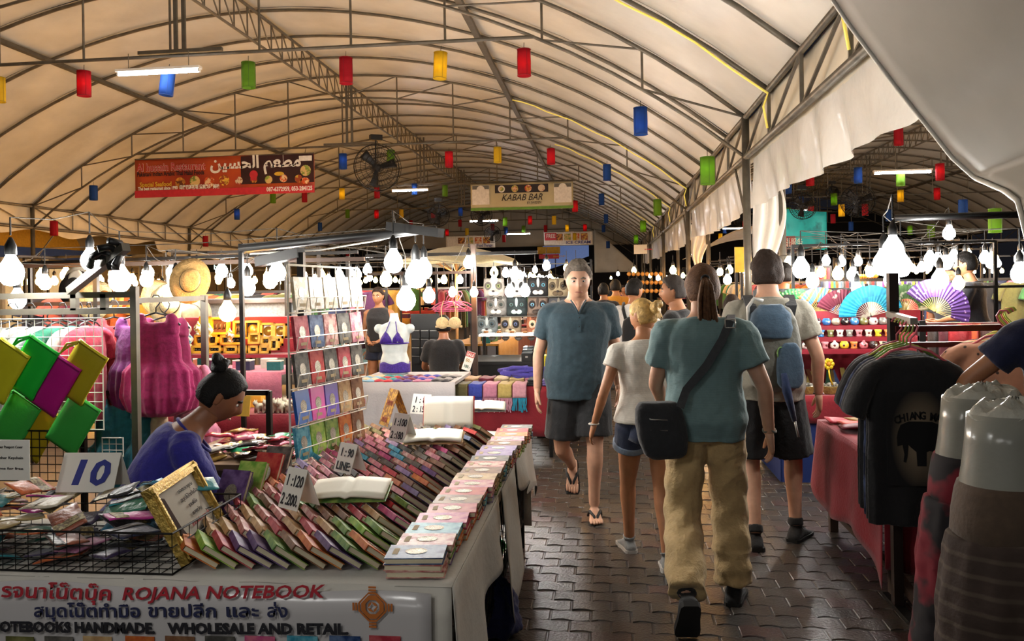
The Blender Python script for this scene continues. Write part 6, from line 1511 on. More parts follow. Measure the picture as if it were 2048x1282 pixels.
# ------------------------------------------------------------------ T-shirt stall on the right
TX, TY = atY(1787, 700, 4.2).x, 4.2
HX = atY(1812, 700, 3.6).x
tp = empty('garment_rack', (TX, TY, 0), label='dark steel post and rail rack carrying the black T-shirts', cat='rack')
MB().box((0, 0, .84), (.045, .045, 1.68)).obj('post', M('dark_brown_steel', '#2c211c', .5, .2), tp); MB().bar((-.02, .0, 1.475), (-.02 + HX - TX, -.75, 1.475), .028).obj('rail', m_steel, tp)
MB().bar((0, -.02, 1.40), (1.4, .1, 1.40), .03).obj('rail', M('dark_red_pipe', '#4a1814', .4), tp); MB().bar((0, -.02, 1.32), (1.4, .1, 1.32), .026).obj('rail', M('dark_red_pipe', '#4a1814', .4), tp)
MB().box((0, -.2, .012), (.05, .7, .024)).obj('foot', m_blackm, tp)
m_pk = M('coral_hanger_plastic', '#d06470', .4); m_gr = M('lime_hanger_plastic', '#8fb04a', .4); m_ye = M('yellow_hanger_plastic', '#c8b84a', .4)
TC = [('black', f_blk), ('plain black', fabric('black_cotton_b', '#161618')), ('navy tie-dye', M('navy_tie_dye', '#141c34', .85, 0, .3, 8, pattern='noise', col2='#4a5a80', pscale=9, thresh=.58, soft=.12)), ('charcoal', fabric('charcoal_cotton', '#1d1d20')), ('faded black', fabric('faded_black_cotton', '#222224'))]
for i, (nm, mt) in enumerate(TC):
    y = 3.55 + .075 * i; x = HX + .012 * i; rz = (.0, .06, .10, -.06, .03)[i]
    o = inst(remat(TEE, mt, 'tee'), 'tee_shirt', (x, y, 1.335), (0, 0, rz), scale=(.78, 1, .98)); tag(o, ['black T-shirt printed with an elephant and arched lettering, front of the rack', 'plain black T-shirt hanging right behind the elephant one', 'navy tie-dyed T-shirt third on the rack', 'charcoal T-shirt fourth on the rack', 'faded black T-shirt hanging closest to the rack post'][i], 'T-shirt', 'T-shirts on the rail')
    hm = (m_pk, m_gr, m_gr, m_ye, m_pk)[i]
    hanger((x, y, 1.345), rz + .05 * (i - 2), hm, '%s plastic hanger holding the %s T-shirt' % (('coral', 'lime', 'pale lime', 'yellow', 'rose')[i], nm), 'plastic hangers on the T-shirt rail', .30)
tee0 = bpy.data.objects['tee_shirt']
# print on the front shirt: soft pale spray, black elephant, arched letters
spray = bpy.data.materials.new('airbrushed_print'); spray.use_nodes = True
_nt = spray.node_tree; _b = _nt.nodes['Principled BSDF']; _tc = _nt.nodes.new('ShaderNodeTexCoord'); _g = _nt.nodes.new('ShaderNodeTexGradient'); _g.gradient_type = 'SPHERICAL'; _mp = _nt.nodes.new('ShaderNodeMapping')
_mp.inputs['Scale'].default_value = (6.6, .01, 4.6); _mp.inputs['Location'].default_value = (0, 0, 0)
_nt.links.new(_tc.outputs['Object'], _mp.inputs['Vector']); _nt.links.new(_mp.outputs['Vector'], _g.inputs['Vector'])
_r = _nt.nodes.new('ShaderNodeValToRGB'); _r.color_ramp.elements[0].color = hexc('#121214') + (1,); _r.color_ramp.elements[1].color = hexc('#8a7a62') + (1,); _r.color_ramp.elements[1].position = .75; _nt.links.new(_g.outputs['Fac'], _r.inputs['Fac']); _nt.links.new(_r.outputs['Color'], _b.inputs['Base Color']); _b.inputs['Roughness'].default_value = .9
sp = MB().sheet(lambda a, b: ((a - .5) * .34, -.0022 * sin(pi * a), (b - .5) * .40), 10, 10, .001).obj('airbrushed_patch', spray, tee0); sp.location = (0.02, -.048, -.36)
m_el = M('black_print', '#0c0c0d', .9)
EL = [(-.115, .055), (-.10, .085), (-.06, .10), (.0, .10), (.06, .098), (.10, .085), (.118, .05), (.12, -.02), (.118, -.09), (.075, -.09), (.073, -.03), (.045, -.025), (.03, -.03), (.028, -.09), (-.018, -.09), (-.022, -.03), (-.05, -.01), (-.062, .0), (-.068, -.05), (-.075, -.075), (-.088, -.072), (-.083, -.04), (-.092, .0), (-.118, -.005), (-.12, .03)]
eo = MB(); eo.prism([(x, 0, z) for x, z in EL], (0, -.0012, 0)); eo = eo.obj('elephant_print', m_el, tee0); eo.location = (.02, -.0515, -.385)
for i, ch in enumerate('CHIANG MAI'):
    if ch == ' ': continue
    t = (i - 4.5) / 4.5; a = -t * .35
    o = text(ch, .045, m_el, tee0, None, 'lettering', 'CENTER', .0006, 0, .0016); o.matrix_basis = Matrix.Translation((.02 + t * .115, -.053, -.275 - .018 * t * t)) @ Matrix.Rotation(radians(90), 4, 'X') @ Matrix.Rotation(a * .6, 4, 'Z')
MB().tube([(-.055, -.026, -.085), (.06, -.026, -.083)], .0045, 6).obj('hanger_bar', m_pk, tee0); MB().box((0, -.02, -.05), (.012, .003, .012)).obj('size_label', m_white, tee0)
# red clothed table along the aisle
rt = empty('market_table', (1.80, 4.9, 0), label='low table under a red cloth behind the T-shirts', cat='table')
m_redr = fabric('scarlet_table_cloth', '#7d1522', .2, var=.1, scale=6)
MB().box((0, 0, .70), (.80, 1.25, .03)).obj('table_top', M('dark_wood', '#3a2a20', .6), rt)
MB().sheet(lambda a, b: (-.41 - .05 * b * (1 - a) - .014 * sin(a * 20) * b, .63 - 1.26 * a, .722 - (.42 + .20 * a + .06 * sin(a * 7)) * b), 36, 10, .003).obj('cloth_drop', m_redr, rt, True)
MB().sheet(lambda a, b: (-.41 + .82 * a, -.635 + .012 * sin(a * 22) * b, .722 - (.55 + .03 * sin(a * 6)) * b), 30, 8, .003).obj('cloth_drop', m_redr, rt, True)
MB().sheet(lambda a, b: (-.41 + .82 * a, .635 - .012 * sin(a * 22) * b - .04 * b * (1 - a), .722 - (.36 + .1 * (1 - a)) * b), 30, 8, .003).obj('cloth_drop', m_redr, rt, True)
MB().sheet(lambda a, b: (-.41 + .82 * a, -.635 + 1.27 * b, .722 + .004 * sin(a * 14) * sin(b * 9)), 12, 14, .004).obj('cloth', m_redr, rt, True)
for x in (-.34, .36):
    for y in (-.56, .56): MB().bar((x, y, 0), (x, y, .69), .05).obj('leg', M('dark_wood', '#3a2a20', .6), rt)
MB().bar((-.34, -.56, .14), (-.34, .56, .14), .035).obj('stretcher', M('dark_wood', '#3a2a20', .6), rt); MB().bar((-.34, -.56, .14), (-.30, -1.05, 0.02), .04).obj('brace', M('dark_wood', '#3a2a20', .6), rt)
WC = {'rose red': '#a82a3a', 'bamboo': '#8a6a3a', 'maroon': '#5a1420', 'coral': '#c2483a'}
for i in range(8):
    k = list(WC)[i % 4]; o = MB().sheet(lambda a, b: ((a - .5) * .22, (b - .5) * .15, .012 * (sin(pi * a) * sin(pi * b)) ** .5), 8, 6, .012).obj('folded_wallet', M('folded_' + k.replace(' ', '_'), WC[k], .5, 0, .2, 20), None, True); o.location = (1.52 + .13 * (i % 3), 5.38 - .15 * (i // 3), .728 + .004 * i + .012); o.rotation_euler = (.05, .1, .5 * i); tag(o, '%s folded cloth wallet lying on the red cloth table' % k, 'wallet', 'folded wallets on the red table')
# ------------------------------------------------------------------ mannequin hip forms with trousers
m_clear = M('milky_plastic_form', '#97958a', .22, 0, .06, 6, bump=.12, bscale=14, trans=.25)
m_pant = M('brown_elephant_print', '#33261f', .85, 0, .2, 12, pattern='stripeZ', col2='#463a30', pscale=7, thresh=.85, soft=.1, bump=.15, bscale=50)
m_band_ = fabric('plain_brown_waistband', '#4a3a2c', .15); m_pantr = M('red_black_tie_dye', '#6d1422', .85, 0, .15, 6, pattern='noise', col2='#151014', pscale=7, thresh=.52, soft=.05)
def hip_form(p, rz, top_z, pant, band, label, s=1.):
    e = empty('hip_mannequin', (p[0], p[1], 0), rz, label=label, cat='mannequin')
    f = MB(); R = []
    for z, a, b in ((.24, .135, .095), (.17, .142, .10), (.10, .150, .11), (.02, .165, .118), (-.06, .172, .122)):
        R.append(ringpts(Vector((0, 0, top_z - .24 + z)), Vector((1, 0, 0)), Vector((0, 1, 0)), a * s, b * s, 28, 2.2))
    R = R[::-1]; f.loft(R); f.obj('plastic_torso', m_clear, e, True)
    q = MB(); rr = random.Random(3)
    q.sheet(lambda a, b: (.138 * s * cos(2 * pi * a) * (1 - b * .9), .098 * s * sin(2 * pi * a) * (1 - b * .9), top_z + .012 + .03 * b + .022 * mnoise.noise(Vector((cos(2 * pi * a) * 2.2, sin(2 * pi * a) * 2.2, b * 4))) - .02 * (b < .1)), 40, 8); q.obj('crumpled_wrap', M('crumpled_clear_wrap', '#a3a196', .2, 0, .1, 20, bump=.6, bscale=30), e, True)
    z0 = top_z - .24
    g = MB(); g.loft([ringpts(Vector((0, 0, z)), Vector((1, 0, 0)), Vector((0, 1, 0)), a * s, b * s, 28, 2.2) for z, a, b in ((z0 - .13, .19, .14), (z0 - .02, .182, .132), (z0 + .035, .172, .124), (z0 + .055, .165, .118))]); g.obj('waistband', band, e, True)
    t = MB(); t.loft(fold_rings([(z0 - .42, .21, .155, .6), (z0 - .28, .215, .16, .6), (z0 - .12, .192, .142, .4), (z0 - .08, .185, .136, .1)], 13, .010, 60))
    for sx in (-1, 1): limb(t, [Vector((sx * .09, 0, z0 - .30)), Vector((sx * .11, 0, z0 - .55)), Vector((sx * .12, .0, z0 - .85)), Vector((sx * .11, 0, .05))], [.115, .135, .13, .065], 18)
    fuse(t, .013, 2, .008, .09).obj('trousers', pant, e, True)
    MB().tube([(0, 0, z0 - .3), (0, 0, .01)], .02, 8).obj('stand_pole', m_steel, e); MB().lathe([(.16, 0), (.16, .012), (.03, .02), (.025, .03)], n=20).obj('stand_base', m_steel, e)
    return e
pf = atY(2030, 800, 2.30); hf = hip_form((pf.x, 2.30), .25, atY(1960, 832, 2.25).z, m_pant, m_band_, 'clear plastic hip form wearing brown elephant print trousers', .93)
cp = MB(); cp.box((0, 0, 0), (.022, .012, .016)); cpo = cp.obj('binder_clip', m_black, hf); cpo.location = (.02, -.168, atY(1960, 832, 2.25).z - .375); MB().tube([(-.006, -.004, .006), (-.012, -.008, .03), (-.004, -.008, .04), (.004, -.008, .04), (.012, -.008, .03), (.006, -.004, .006)], .0015, 5).obj('clip_wire', M('silver_metal', '#b9b9b4', .3, .8), cpo)
pf = atY(1965, 780, 2.72); hip_form((pf.x, 2.72), .2, atY(1930, 792, 2.72).z, m_pantr, m_pantr, 'pale plastic hip form wearing red and black tie-dyed trousers', .92)

# ------------------------------------------------------------------ pot stall with fans
SXa, SXb = atY(1588, 640, 7.1).x, atY(1800, 640, 7.1).x; SXc = (SXa + SXb) / 2; SWd = SXb - SXa + .5
pt = empty('market_table', (SXc + .2, 7.15, 0), label='pot stall table with a red cloth over blue boards', cat='table')
zt = atY(1600, 785, 6.9).z; zb = atY(1600, 838, 6.9).z
MB().box((0, 0, zt - .015), (SWd + .4, .9, .03)).obj('table_top', m_redr, pt); MB().sheet(lambda a, b: (-(SWd + .4) / 2 + (SWd + .4) * a, -.455 - .008 * sin(a * 40) * b, zt - (zt - zb) * b), 40, 4, .003).obj('cloth_drop', fabric('bright_red_cloth', '#7a0f1c', .15), pt, True)
MB().box((0, -.42, (zb + .02) / 2), (SWd + .3, .02, zb)).obj('blue_board', M('blue_painted_board', '#1d2f66', .5, 0, .1, 4), pt)
MB().box((-(SWd + .3) / 2, 0, (zb + .02) / 2), (.02, .84, zb)).obj('side_board', M('blue_painted_board', '#1d2f66', .5, 0, .1, 4), pt)
TS = [atY(1690, 712, 7.15).z, atY(1690, 690, 7.25).z, atY(1690, 664, 7.35).z, atY(1690, 641, 7.42).z]
zs = [atY(1690, v, y).z for v, y in ((697, 7.0), (673, 7.12), (650, 7.24))]
ss = empty('tiered_shelf', (SXc, 7.0, zt), label='red tiered shelf of small painted pots on the pot stall', cat='shelf')
for i, (v, y) in enumerate(((697, 7.0), (673, 7.12), (650, 7.24))):
    MB().box((0, y - 7.0, zs[i] - zt - .012), (SWd, .15, .022)).obj('shelf_board', M('red_lacquer', '#7d1424', .4), ss); MB().box((0, y - 7.0 - .07, zs[i] - zt - .02), (SWd, .012, .035)).obj('shelf_lip', M('red_lacquer', '#7d1424', .4), ss)
MB().box((0, .34, (zs[2] - zt) / 2 + .05), (SWd, .02, zs[2] - zt + .14)).obj('back_board', M('red_lacquer', '#7d1424', .4), ss)
for s in (-1, 1): MB().box((s * SWd / 2, .12, (zs[2] - zt) / 2), (.02, .42, zs[2] - zt)).obj('side_panel', M('red_lacquer', '#7d1424', .4), ss)
PCL = [('navy', '#2a3660'), ('rose', '#b5646a'), ('cream', '#c9bfae'), ('white', '#d8d5cc'), ('black', '#1d191b'), ('dark plum', '#3a1a24'), ('brown black', '#2a1d1a'), ('lemon', '#d0b830'), ('grey', '#7a7a74'), ('sky blue', '#3a78b0'), ('cobalt', '#2f6aa8'), ('ivory', '#cfc2a0'), ('orange', '#c8763a'), ('pink', '#c07a80'), ('olive', '#6a6a3c'), ('stone', '#9a927e')]
def pot_mesh(kind):
    q = MB()
    if kind == 0: q.lathe([(.026, 0), (.040, .012), (.046, .036), (.040, .058), (.030, .066), (.034, .074), (.030, .074), (.02, .064)], n=16)
    elif kind == 1: q.lathe([(.030, 0), (.034, .006), (.026, .02), (.030, .045), (.038, .07), (.032, .07), (.02, .05)], n=16)
    else: q.lathe([(.034, 0), (.042, .02), (.040, .05), (.020, .066), (.012, .07), (.014, .08), (.004, .085)], n=16)
    return q
PTM = {}
for i, (row, k) in enumerate([(r, k) for r in (2, 1, 0) for k in range(11)]):
    nm, c = PCL[(i * 5 + row * 3) % 16]; kind = (2, 1, 0)[row] if row != 0 else i % 3
    if (nm, kind) not in PTM: PTM[nm, kind] = (pot_mesh(kind).mesh('pot_body', M('glazed_' + nm.replace(' ', '_'), c, .2, 0, .15, 40, coat=.3), True), MB().ball((0, -.043 if kind != 1 else -.032, .036), (.012, .006, .012), 8, 6).mesh('painted_motif', M('motif_dark' if nm in ('cream', 'white', 'ivory', 'lemon', 'pink', 'orange', 'rose') else 'motif_light', '#5a2a24' if nm in ('cream', 'white', 'ivory', 'lemon', 'pink', 'orange', 'rose') else '#c9bfae', .4), True))
    a, b = PTM[nm, kind]; y = (7.0, 7.12, 7.24)[row]
    o = inst(a, 'painted_pot', (SXa - .02 + k * .078 + .01, y - .01, zs[row] + .0005), (0, 0, rb.uniform(-.4, .4)), scale=.82); inst(b, 'painted_motif', parent=o)
    tag(o, '%s glazed pot, %s from the aisle on the %s red shelf' % (nm, ORD[k], ('lowest', 'middle', 'top')[row]), 'pot', 'painted pots on the red tiered shelf')
# folding fans clipped on a line above the pots
fl = empty('fan_line', (SXc + .5, 7.42, 0), label='dark rail with clips from which the folding fans hang', cat='rail'); zl = atY(1690, 578, 7.42).z; MB().bar((-1.2, 0, zl), (1.4, 0, zl), .022).obj('rail', m_blackm, fl)
for x in (-1.2, 1.4): MB().bar((x, 0, 0), (x, 0, zl), .03).obj('post', m_blackm, fl)
m_bam = M('bamboo_ribs', '#c9b26a', .5, 0, .1, 20)
def folding_fan(u, v, Y, ang, mat, label, R=.235, spread=1.45, rib=m_bam):
    p = atY(u, v, Y); e = empty('folding_fan', p, label=label, cat='fan', group='folding fans above the pots'); e.rotation_euler = (0, ang, 0); n = 20
    MB().sheet(lambda a, b: ((R * (.46 + .54 * b)) * sin((a - .5) * 2 * spread), -.006 * (int(round(a * 2 * n)) % 2), (R * (.46 + .54 * b)) * cos((a - .5) * 2 * spread)), n * 2, 3, .0015).obj('fan_leaf', mat, e)
    for k in range(n // 1):
        t = (k / (n - 1) - .5) * 2 * spread; MB().bar((0, .002, 0), (R * .5 * sin(t), .002, R * .5 * cos(t)), .006, .002).obj('rib', rib, e)
    MB().lathe([(.006, -.006), (.006, .006)], n=8, axis='Y').obj('pivot', m_black, e); MB().box((0, -.01, R + .005), (.03, .02, .02)).obj('clip', m_black, e)
folding_fan(1590, 630, 7.36, -.45, M('fan_green_dots', '#1f5a2c', .7, 0, .1, 10, pattern='voronoi', col2='#b5b04a', pscale=34, thresh=.22, soft=.05), 'green folding fan with yellow dots next to the tall man')
folding_fan(1640, 628, 7.34, .55, M('fan_blue_gold', '#3a6ab0', .7, 0, .1, 10, pattern='wave', col2='#8a5a2c', pscale=5, thresh=.62, soft=.06), 'blue folding fan with brown elephant bands'); folding_fan(1685, 632, 7.32, .25, M('fan_maroon', '#5a1a2c', .7, 0, .1, 10, pattern='noise', col2='#c9bfae', pscale=9, thresh=.62, soft=.03), 'maroon folding fan with white blossoms', rib=M('white_ribs', '#d8d2c2', .5))
folding_fan(1742, 632, 7.30, -.15, M('fan_turquoise', '#1f8fb5', .5, 0, .12, 10, pattern='check', col2='#2aa0c0', pscale=18), 'turquoise folding fan with white ribs', .27, rib=M('white_ribs', '#d8d2c2', .5)); folding_fan(1812, 622, 7.34, .1, M('fan_leaf_green', '#4a6a3c', .7, 0, .2, 10, pattern='noise', col2='#b5b59a', pscale=14, thresh=.58), 'leaf green folding fan behind the T-shirt post'); folding_fan(1870, 624, 7.1, .5, M('fan_purple', '#3a1f5a', .7, 0, .1, 10, pattern='voronoi', col2='#a88ab5', pscale=26, thresh=.16, soft=.04), 'purple folding fan with pale petals', .28); folding_fan(1548, 634, 7.40, -.3, M('fan_lime_print', '#6a9a2c', .7, 0, .1, 10), 'lime folding fan half hidden by the tall man')
# baskets of wrapped sweets, incense bundles, yellow flower clip
m_bask = M('woven_basket', '#8a7038', .8, 0, .2, 40, bump=.5, bscale=70); m_foil = M('silver_wrappers', '#a8a49a', .25, .3, .4, 60, bump=.8, bscale=60)
for i, u in enumerate((1612, 1658, 1706, 1750)):
    p = atY(u, 783, 6.85); e = empty('sweet_basket', (p.x, 6.85, zt + .001), label='%s shallow woven basket of wrapped sweets on the red cloth' % ORD[i], cat='basket', group='baskets of wrapped sweets')
    MB().lathe([(.08, 0), (.085, .005), (.10, .06), (.102, .065), (.095, .065), (.08, .012)], n=20).obj('basket_body', m_bask, e, True)
    q = MB()
    for k in range(46): q.box((rp.uniform(-.065, .065), rp.uniform(-.065, .065), .045 + rp.uniform(0, .035)), (.03, .014, .012), rp.uniform(0, 6), rp.uniform(-.5, .5))
    qo = q.obj('sweets', m_foil, e); qo['kind'] = 'stuff'
ICC = ['#2a3a5a', '#7a6a3a', '#4a2a1c', '#8a7a4a', '#1f3a2c', '#5a4a2a']
for i in range(16):
    p = (SXa + .06 + i * .052, 7.12, zt + .005); o = MB().box((0, 0, .11), (.035, .014, .22)).obj('incense_packet', M('incense_%d' % (i % 6), ICC[i % 6], .35, 0, .3, 30)); o.location = p; o.rotation_euler = (-.85 + rp.uniform(-.1, .1), rp.uniform(-.3, .5), rp.uniform(-.2, .2)); tag(o, '%s incense packet, %s in the fanned row under the pots' % (('navy', 'ochre', 'brown', 'straw', 'dark green', 'umber')[i % 6], ORD[i]), 'incense packet', 'incense packets under the pot shelf')
fx = empty('flower_clip', atY(1657, 728, 6.75), label='yellow plastic flower on a stem clipped above the sweets', cat='clip'); my = M('yellow_plastic', '#c9a81c', .35)
for k in range(7): MB().ball((.03 * cos(k * .9), 0, .03 * sin(k * .9)), (.018, .012, .018), 8, 6).obj('petal', my, fx, True)
MB().ball((0, -.01, 0), (.018, .01, .018), 8, 6).obj('flower_centre', M('orange_plastic', '#b5741c', .4), fx, True); MB().tube([(0, 0, -.03), (.008, 0, -.11), (.03, 0, -.17)], .007, 6).obj('stem', my, fx, True); fx.location.z = max(fx.location.z, zt + .175)
# ------------------------------------------------------------------ goods beyond the pots
def hung_row(u0, u1, v, Y, n, cols, h_, w_, name, cat, lab, grp, dz=0., thick=.012):
    for i in range(n):
        u = u0 + (u1 - u0) * i / max(1, n - 1); p = atY(u, v, Y); k, c = cols[i % len(cols)]
        m = fabric('%s_%s' % (name, k.replace(' ', '_')), c, .2)
        o = MB().sheet(lambda a, b: ((a - .5) * w_, -.01 * sin(a * 9 + i), -h_ * b), 8, 5, thick).obj(name, m, None, True); o.location = p; MB().box((0, 0, .004), (w_ * .6, .016, .012)).obj('top_clip', m_black, o); tag(o, lab % k, cat, grp)
def rail(u0, u1, v, Y, label, mat=None):
    A, Bq = atY(u0, v, Y), atY(u1, v, Y); e = empty('stall_rail', (A.x, Y, 0), label=label, cat='rail')
    MB().bar((0, 0, A.z + .012), (Bq.x - A.x, 0, A.z + .012), .024).obj('rail', mat or m_blackm, e)
    for x in (0, Bq.x - A.x): MB().bar((x, 0, 0), (x, 0, A.z + .02), .028).obj('post', m_blackm, e)
STR = [('navy', '#22304a'), ('white', '#c9c6c0'), ('violet', '#6a3a8a'), ('gold', '#b5952c'), ('teal', '#2a6a6a'), ('rust', '#8a4a2c'), ('sky', '#6a94b5'), ('charcoal', '#3a3a3e'), ('red', '#9a1f24')]
rail(1640, 1775, 563, 8.6, 'rail of narrow striped scarves above the fans'); hung_row(1645, 1770, 563, 8.6, 22, STR, .17, .04, 'striped_scarf', 'scarf', '%s narrow scarf on the rail above the folding fans', 'narrow scarves above the fans')
rail(1785, 1840, 563, 8.6, 'short rail of scarves past the T-shirt post'); hung_row(1790, 1835, 563, 8.6, 8, [('grey', '#8a8a86'), ('lilac', '#7a6aa0'), ('lime', '#a8b53a'), ('purple', '#4a2a7a')], .17, .045, 'patterned_scarf', 'scarf', '%s patterned scarf on the short rail past the T-shirt post', 'scarves past the post')
rail(1618, 1660, 536, 8.9, 'rail of red tassels behind the fans'); hung_row(1622, 1656, 536, 8.9, 6, [('red', '#a01f1c'), ('orange', '#b5602c'), ('dark red', '#6a1418')], .22, .04, 'beaded_tassel', 'tassel', '%s beaded tassel hanging behind the folding fans', 'tassels behind the fans', thick=.02)
for i in range(14):
    p = atY(1722 + (i % 7) * 5, 552 + (i // 7) * 8, 8.7); o = MB().lathe([(.006, .02), (.022, .012), (.026, 0), (.018, -.016), (.004, -.022)], n=10).obj('amber_charm', M('amber_glass', '#b5742c', .25, 0, .2, 20), None, True); o.location = p; MB().tube([(0, 0, .02), (0, 0, .06)], .002, 4).obj('cord', m_black, o); tag(o, 'amber glass charm in the %s cluster row by the scarves' % ORD[i // 7], 'charm', 'amber charms by the scarves')
# dark stand with red and orange cloths
ds = empty('cloth_stand', (3.08, 5.78, 0), label='dark stand draped with red and orange cloths beyond the T-shirts', cat='stand'); MB().box((0, .25, .6), (2.2, .04, 1.2)).obj('back_panel', M('dark_maroon_slats', '#2a1210', .6, 0, .3, 6, pattern='stripeZ', col2='#1a0c0a', pscale=12), ds)
for z in (1.33, 1.24): MB().bar((-.95, 0, z), (1.1, 0, z), .03).obj('rail', M('dark_red_pipe', '#4a1814', .4), ds)
for x in (-.93, 1.08): MB().bar((x, 0, 0), (x, 0, 1.36), .04).obj('post', m_blackm, ds)
MB().box((.5, .22, 1.42), (1.0, .3, .2)).obj('dark_shelf', m_case, ds)
for i, (u, nm, c, w_) in enumerate(((1925, 'scarlet', '#8a1418', .19), (1954, 'orange', '#a8461c', .07), (2035, 'burnt orange', '#a8481c', .12), (1812, 'crimson', '#6d0f18', .12), (1870, 'dark patterned', '#33241c', .10), (1895, 'wine', '#4a1018', .12), (1985, 'brown slatted', '#3a1c14', .16))):
    p = atY(u, 618, 5.74); o = MB().sheet(lambda a, b: ((a - .5) * w_, -.014 * sin(a * 7) - .01 * b, -.62 * b), 8, 6, .006).obj('hanging_cloth', fabric('hanging_' + nm.replace(' ', '_'), c, .2), None, True); o.location = (p.x, 5.74, 1.325); MB().tube([(-w_ / 2, 0, .004), (w_ / 2, 0, .004)], .012, 6).obj('top_roll', fabric('hanging_' + nm.replace(' ', '_'), c, .2), o, True); tag(o, '%s cloth hanging from the dark stand beyond the T-shirts' % nm, 'cloth', 'cloths on the dark stand')
o = MB().box((0, 0, 0), (.55, .12, .03)).obj('yellow_folder', M('yellow_card_folder', '#c2a41f', .5)); o.location = (3.5, 5.98, 1.537); tag(o, 'flat yellow card box lying on the dark shelf', 'box')
# floral shirts on a rail behind the person in navy
FLO = [('peach floral', '#c98f70', '#4a3a34'), ('salmon', '#c06a5a', '#d8a890'), ('cream floral', '#cdb08a', '#7a3a34'), ('mustard', '#b59a4a', '#8a6a2c'), ('coral floral', '#c9785a', '#3a3034'), ('navy print', '#2a2f44', '#8a8a90')]
for i in range(6):
    p = atY(2008 + i * 3, 668, 3.95 + i * .075); nm, c, c2 = FLO[i]; o = inst(remat(TEE, M('print_' + nm.replace(' ', '_'), c, .85, 0, .1, 20, pattern='voronoi', col2=c2, pscale=22, thresh=.16, soft=.04), 'shirt'), 'print_shirt', (p.x, p.y, 1.36), (0, 0, 2.4 + .1 * i)); tag(o, '%s printed shirt, %s on the rail behind the raised elbow' % (nm, ORD[i]), 'shirt', 'printed shirts on the far rail'); hanger((p.x, p.y, 1.37), 2.4 + .1 * i, (m_pk, m_ye, m_gr)[i % 3], '%s hanger of the %s printed shirt' % (('coral', 'yellow', 'lime')[i % 3], nm), 'hangers of the printed shirts', .32)
# black lamp arm
A, Bq = atY(1790, 436, 4.5), atY(2075, 428, 4.2); la2 = empty('lamp_bracket', (A.x, A.y, A.z), label='black pipe lamp bracket reaching over the T-shirts from the tarp', cat='lamp bracket'); MB().tube([(0, 0, 0), tuple(Bq - A)], .018, 8).obj('pipe', m_black, la2, True); MB().tube([tuple(Bq - A), tuple(Bq - A - Vector((0, 0, Bq.z)))], .022, 8).obj('upright', m_blackm, la2, True)
# ------------------------------------------------------------------ grey tarp of the corner stall, seen from below
EDGE = [(1640, -40), (1700, 50), (1790, 170), (1850, 245), (1905, 315), (1952, 357), (2010, 382), (2036, 402), (2046, 440), (2060, 500)]
EDY = [3.75, 3.8, 3.85, 3.9, 3.9, 3.85, 3.6, 3.45, 3.4, 3.4]
edge = [atY(u, v, y) for (u, v), y in zip(EDGE, EDY)]
def tarp(a, b):
    t = a * (len(edge) - 1); i = min(int(t), len(edge) - 2); p = lerp(edge[i], edge[i + 1], t - i)
    q = Vector((p.x * .55 + 1.25, .9, 2.55 + .35 * (p.z - 2.0)))
    r = lerp(p, q, b); sag = .16 * sin(pi * b) + .05 * sin(a * 9 + b * 4) * b * (1 - b) * 4
    return (r.x + .05 * sin(b * 6 + a * 3) * b, r.y, r.z - sag * .6 + .10 * b * (1 - a))
tr = MB(); tr.sheet(tarp, 54, 26, .004); tro = tr.obj('grey_tarp', M('grey_canvas_tarp', '#8f8a80', .55, 0, .12, 2, bump=.15, bscale=5), None, True); tag(tro, 'sagging grey canvas tarp roof of the corner stall with a bright hem', 'tarp')
MB().tube([tarp(i / 60, 0) for i in range(61)], .012, 6).obj('hem', M('white_hem', '#c2beb2', .5), tro, True)
tpst = empty('tarp_pole', (edge[-1].x + .06, 3.4, 0), label='dark pole holding up the low corner of the tarp', cat='pole'); MB().tube([(0, 0, 0), (0, 0, edge[-1].z + .5)], .02, 8).obj('pole', m_blackm, tpst); MB().lathe([(.09, 0), (.09, .02), (.025, .03)], n=14).obj('base', m_blackm, tpst)
# ------------------------------------------------------------------ lamps and things hung from the frame
m_tube = M('fluorescent_tube', '#f4f6f2', .3, emit=TUBE, ecol='#f2f6ff')
m_bulbw = M('cool_white_bulb', '#ffffff', .3, emit=BULB, ecol='#f7f5f0')
m_bulby = M('warm_white_bulb', '#fff0d0', .3, emit=BULB * .75, ecol='#ffb860')
m_cable = M('grey_cable', '#4a463f', .7, spec=.2)

def bulb_meshes(r):
    g = MB(); g.lathe([(.0, -r * 1.12), (r * .55, -r * 1.0), (r * .92, -r * .5), (r, 0), (r * .9, r * .5), (r * .6, r * .95), (r * .38, r * 1.35), (r * .36, r * 1.5)], n=14)
    s = MB(); s.lathe([(r * .42, r * 1.45), (r * .45, r * 1.5), (r * .45, r * 2.2), (r * .3, r * 2.55), (r * .12, r * 2.9)], n=10)
    return g, s
BULBS = {}
for _r in (.05, .062, .075):
    for _w, _m in (('w', m_bulbw), ('y', m_bulby)):
        g, s = bulb_meshes(_r * .88)
        BULBS[_r, _w] = (g.mesh('glass', _m, True), s.mesh('socket', m_black, True))
CAB = MB().tube([(0, 0, 0), (0, 0, 1)], .005, 5).mesh('cable', m_black)
def bulb(p, label, col='w', r=.062, up=.35, group='bare bulbs over the stalls'):
    """a bare lamp hanging on its cable from whatever is up metres above"""
    e = empty('light_bulb', p, label=label, cat='light bulb', group=group)
    g, s = BULBS[r, col]
    inst(g, 'glass', parent=e); inst(s, 'socket', parent=e)
    inst(CAB, 'cable', (0, 0, r * 2.7), parent=e, scale=(1, 1, max(.05, up - r * 2.7)))
    return e
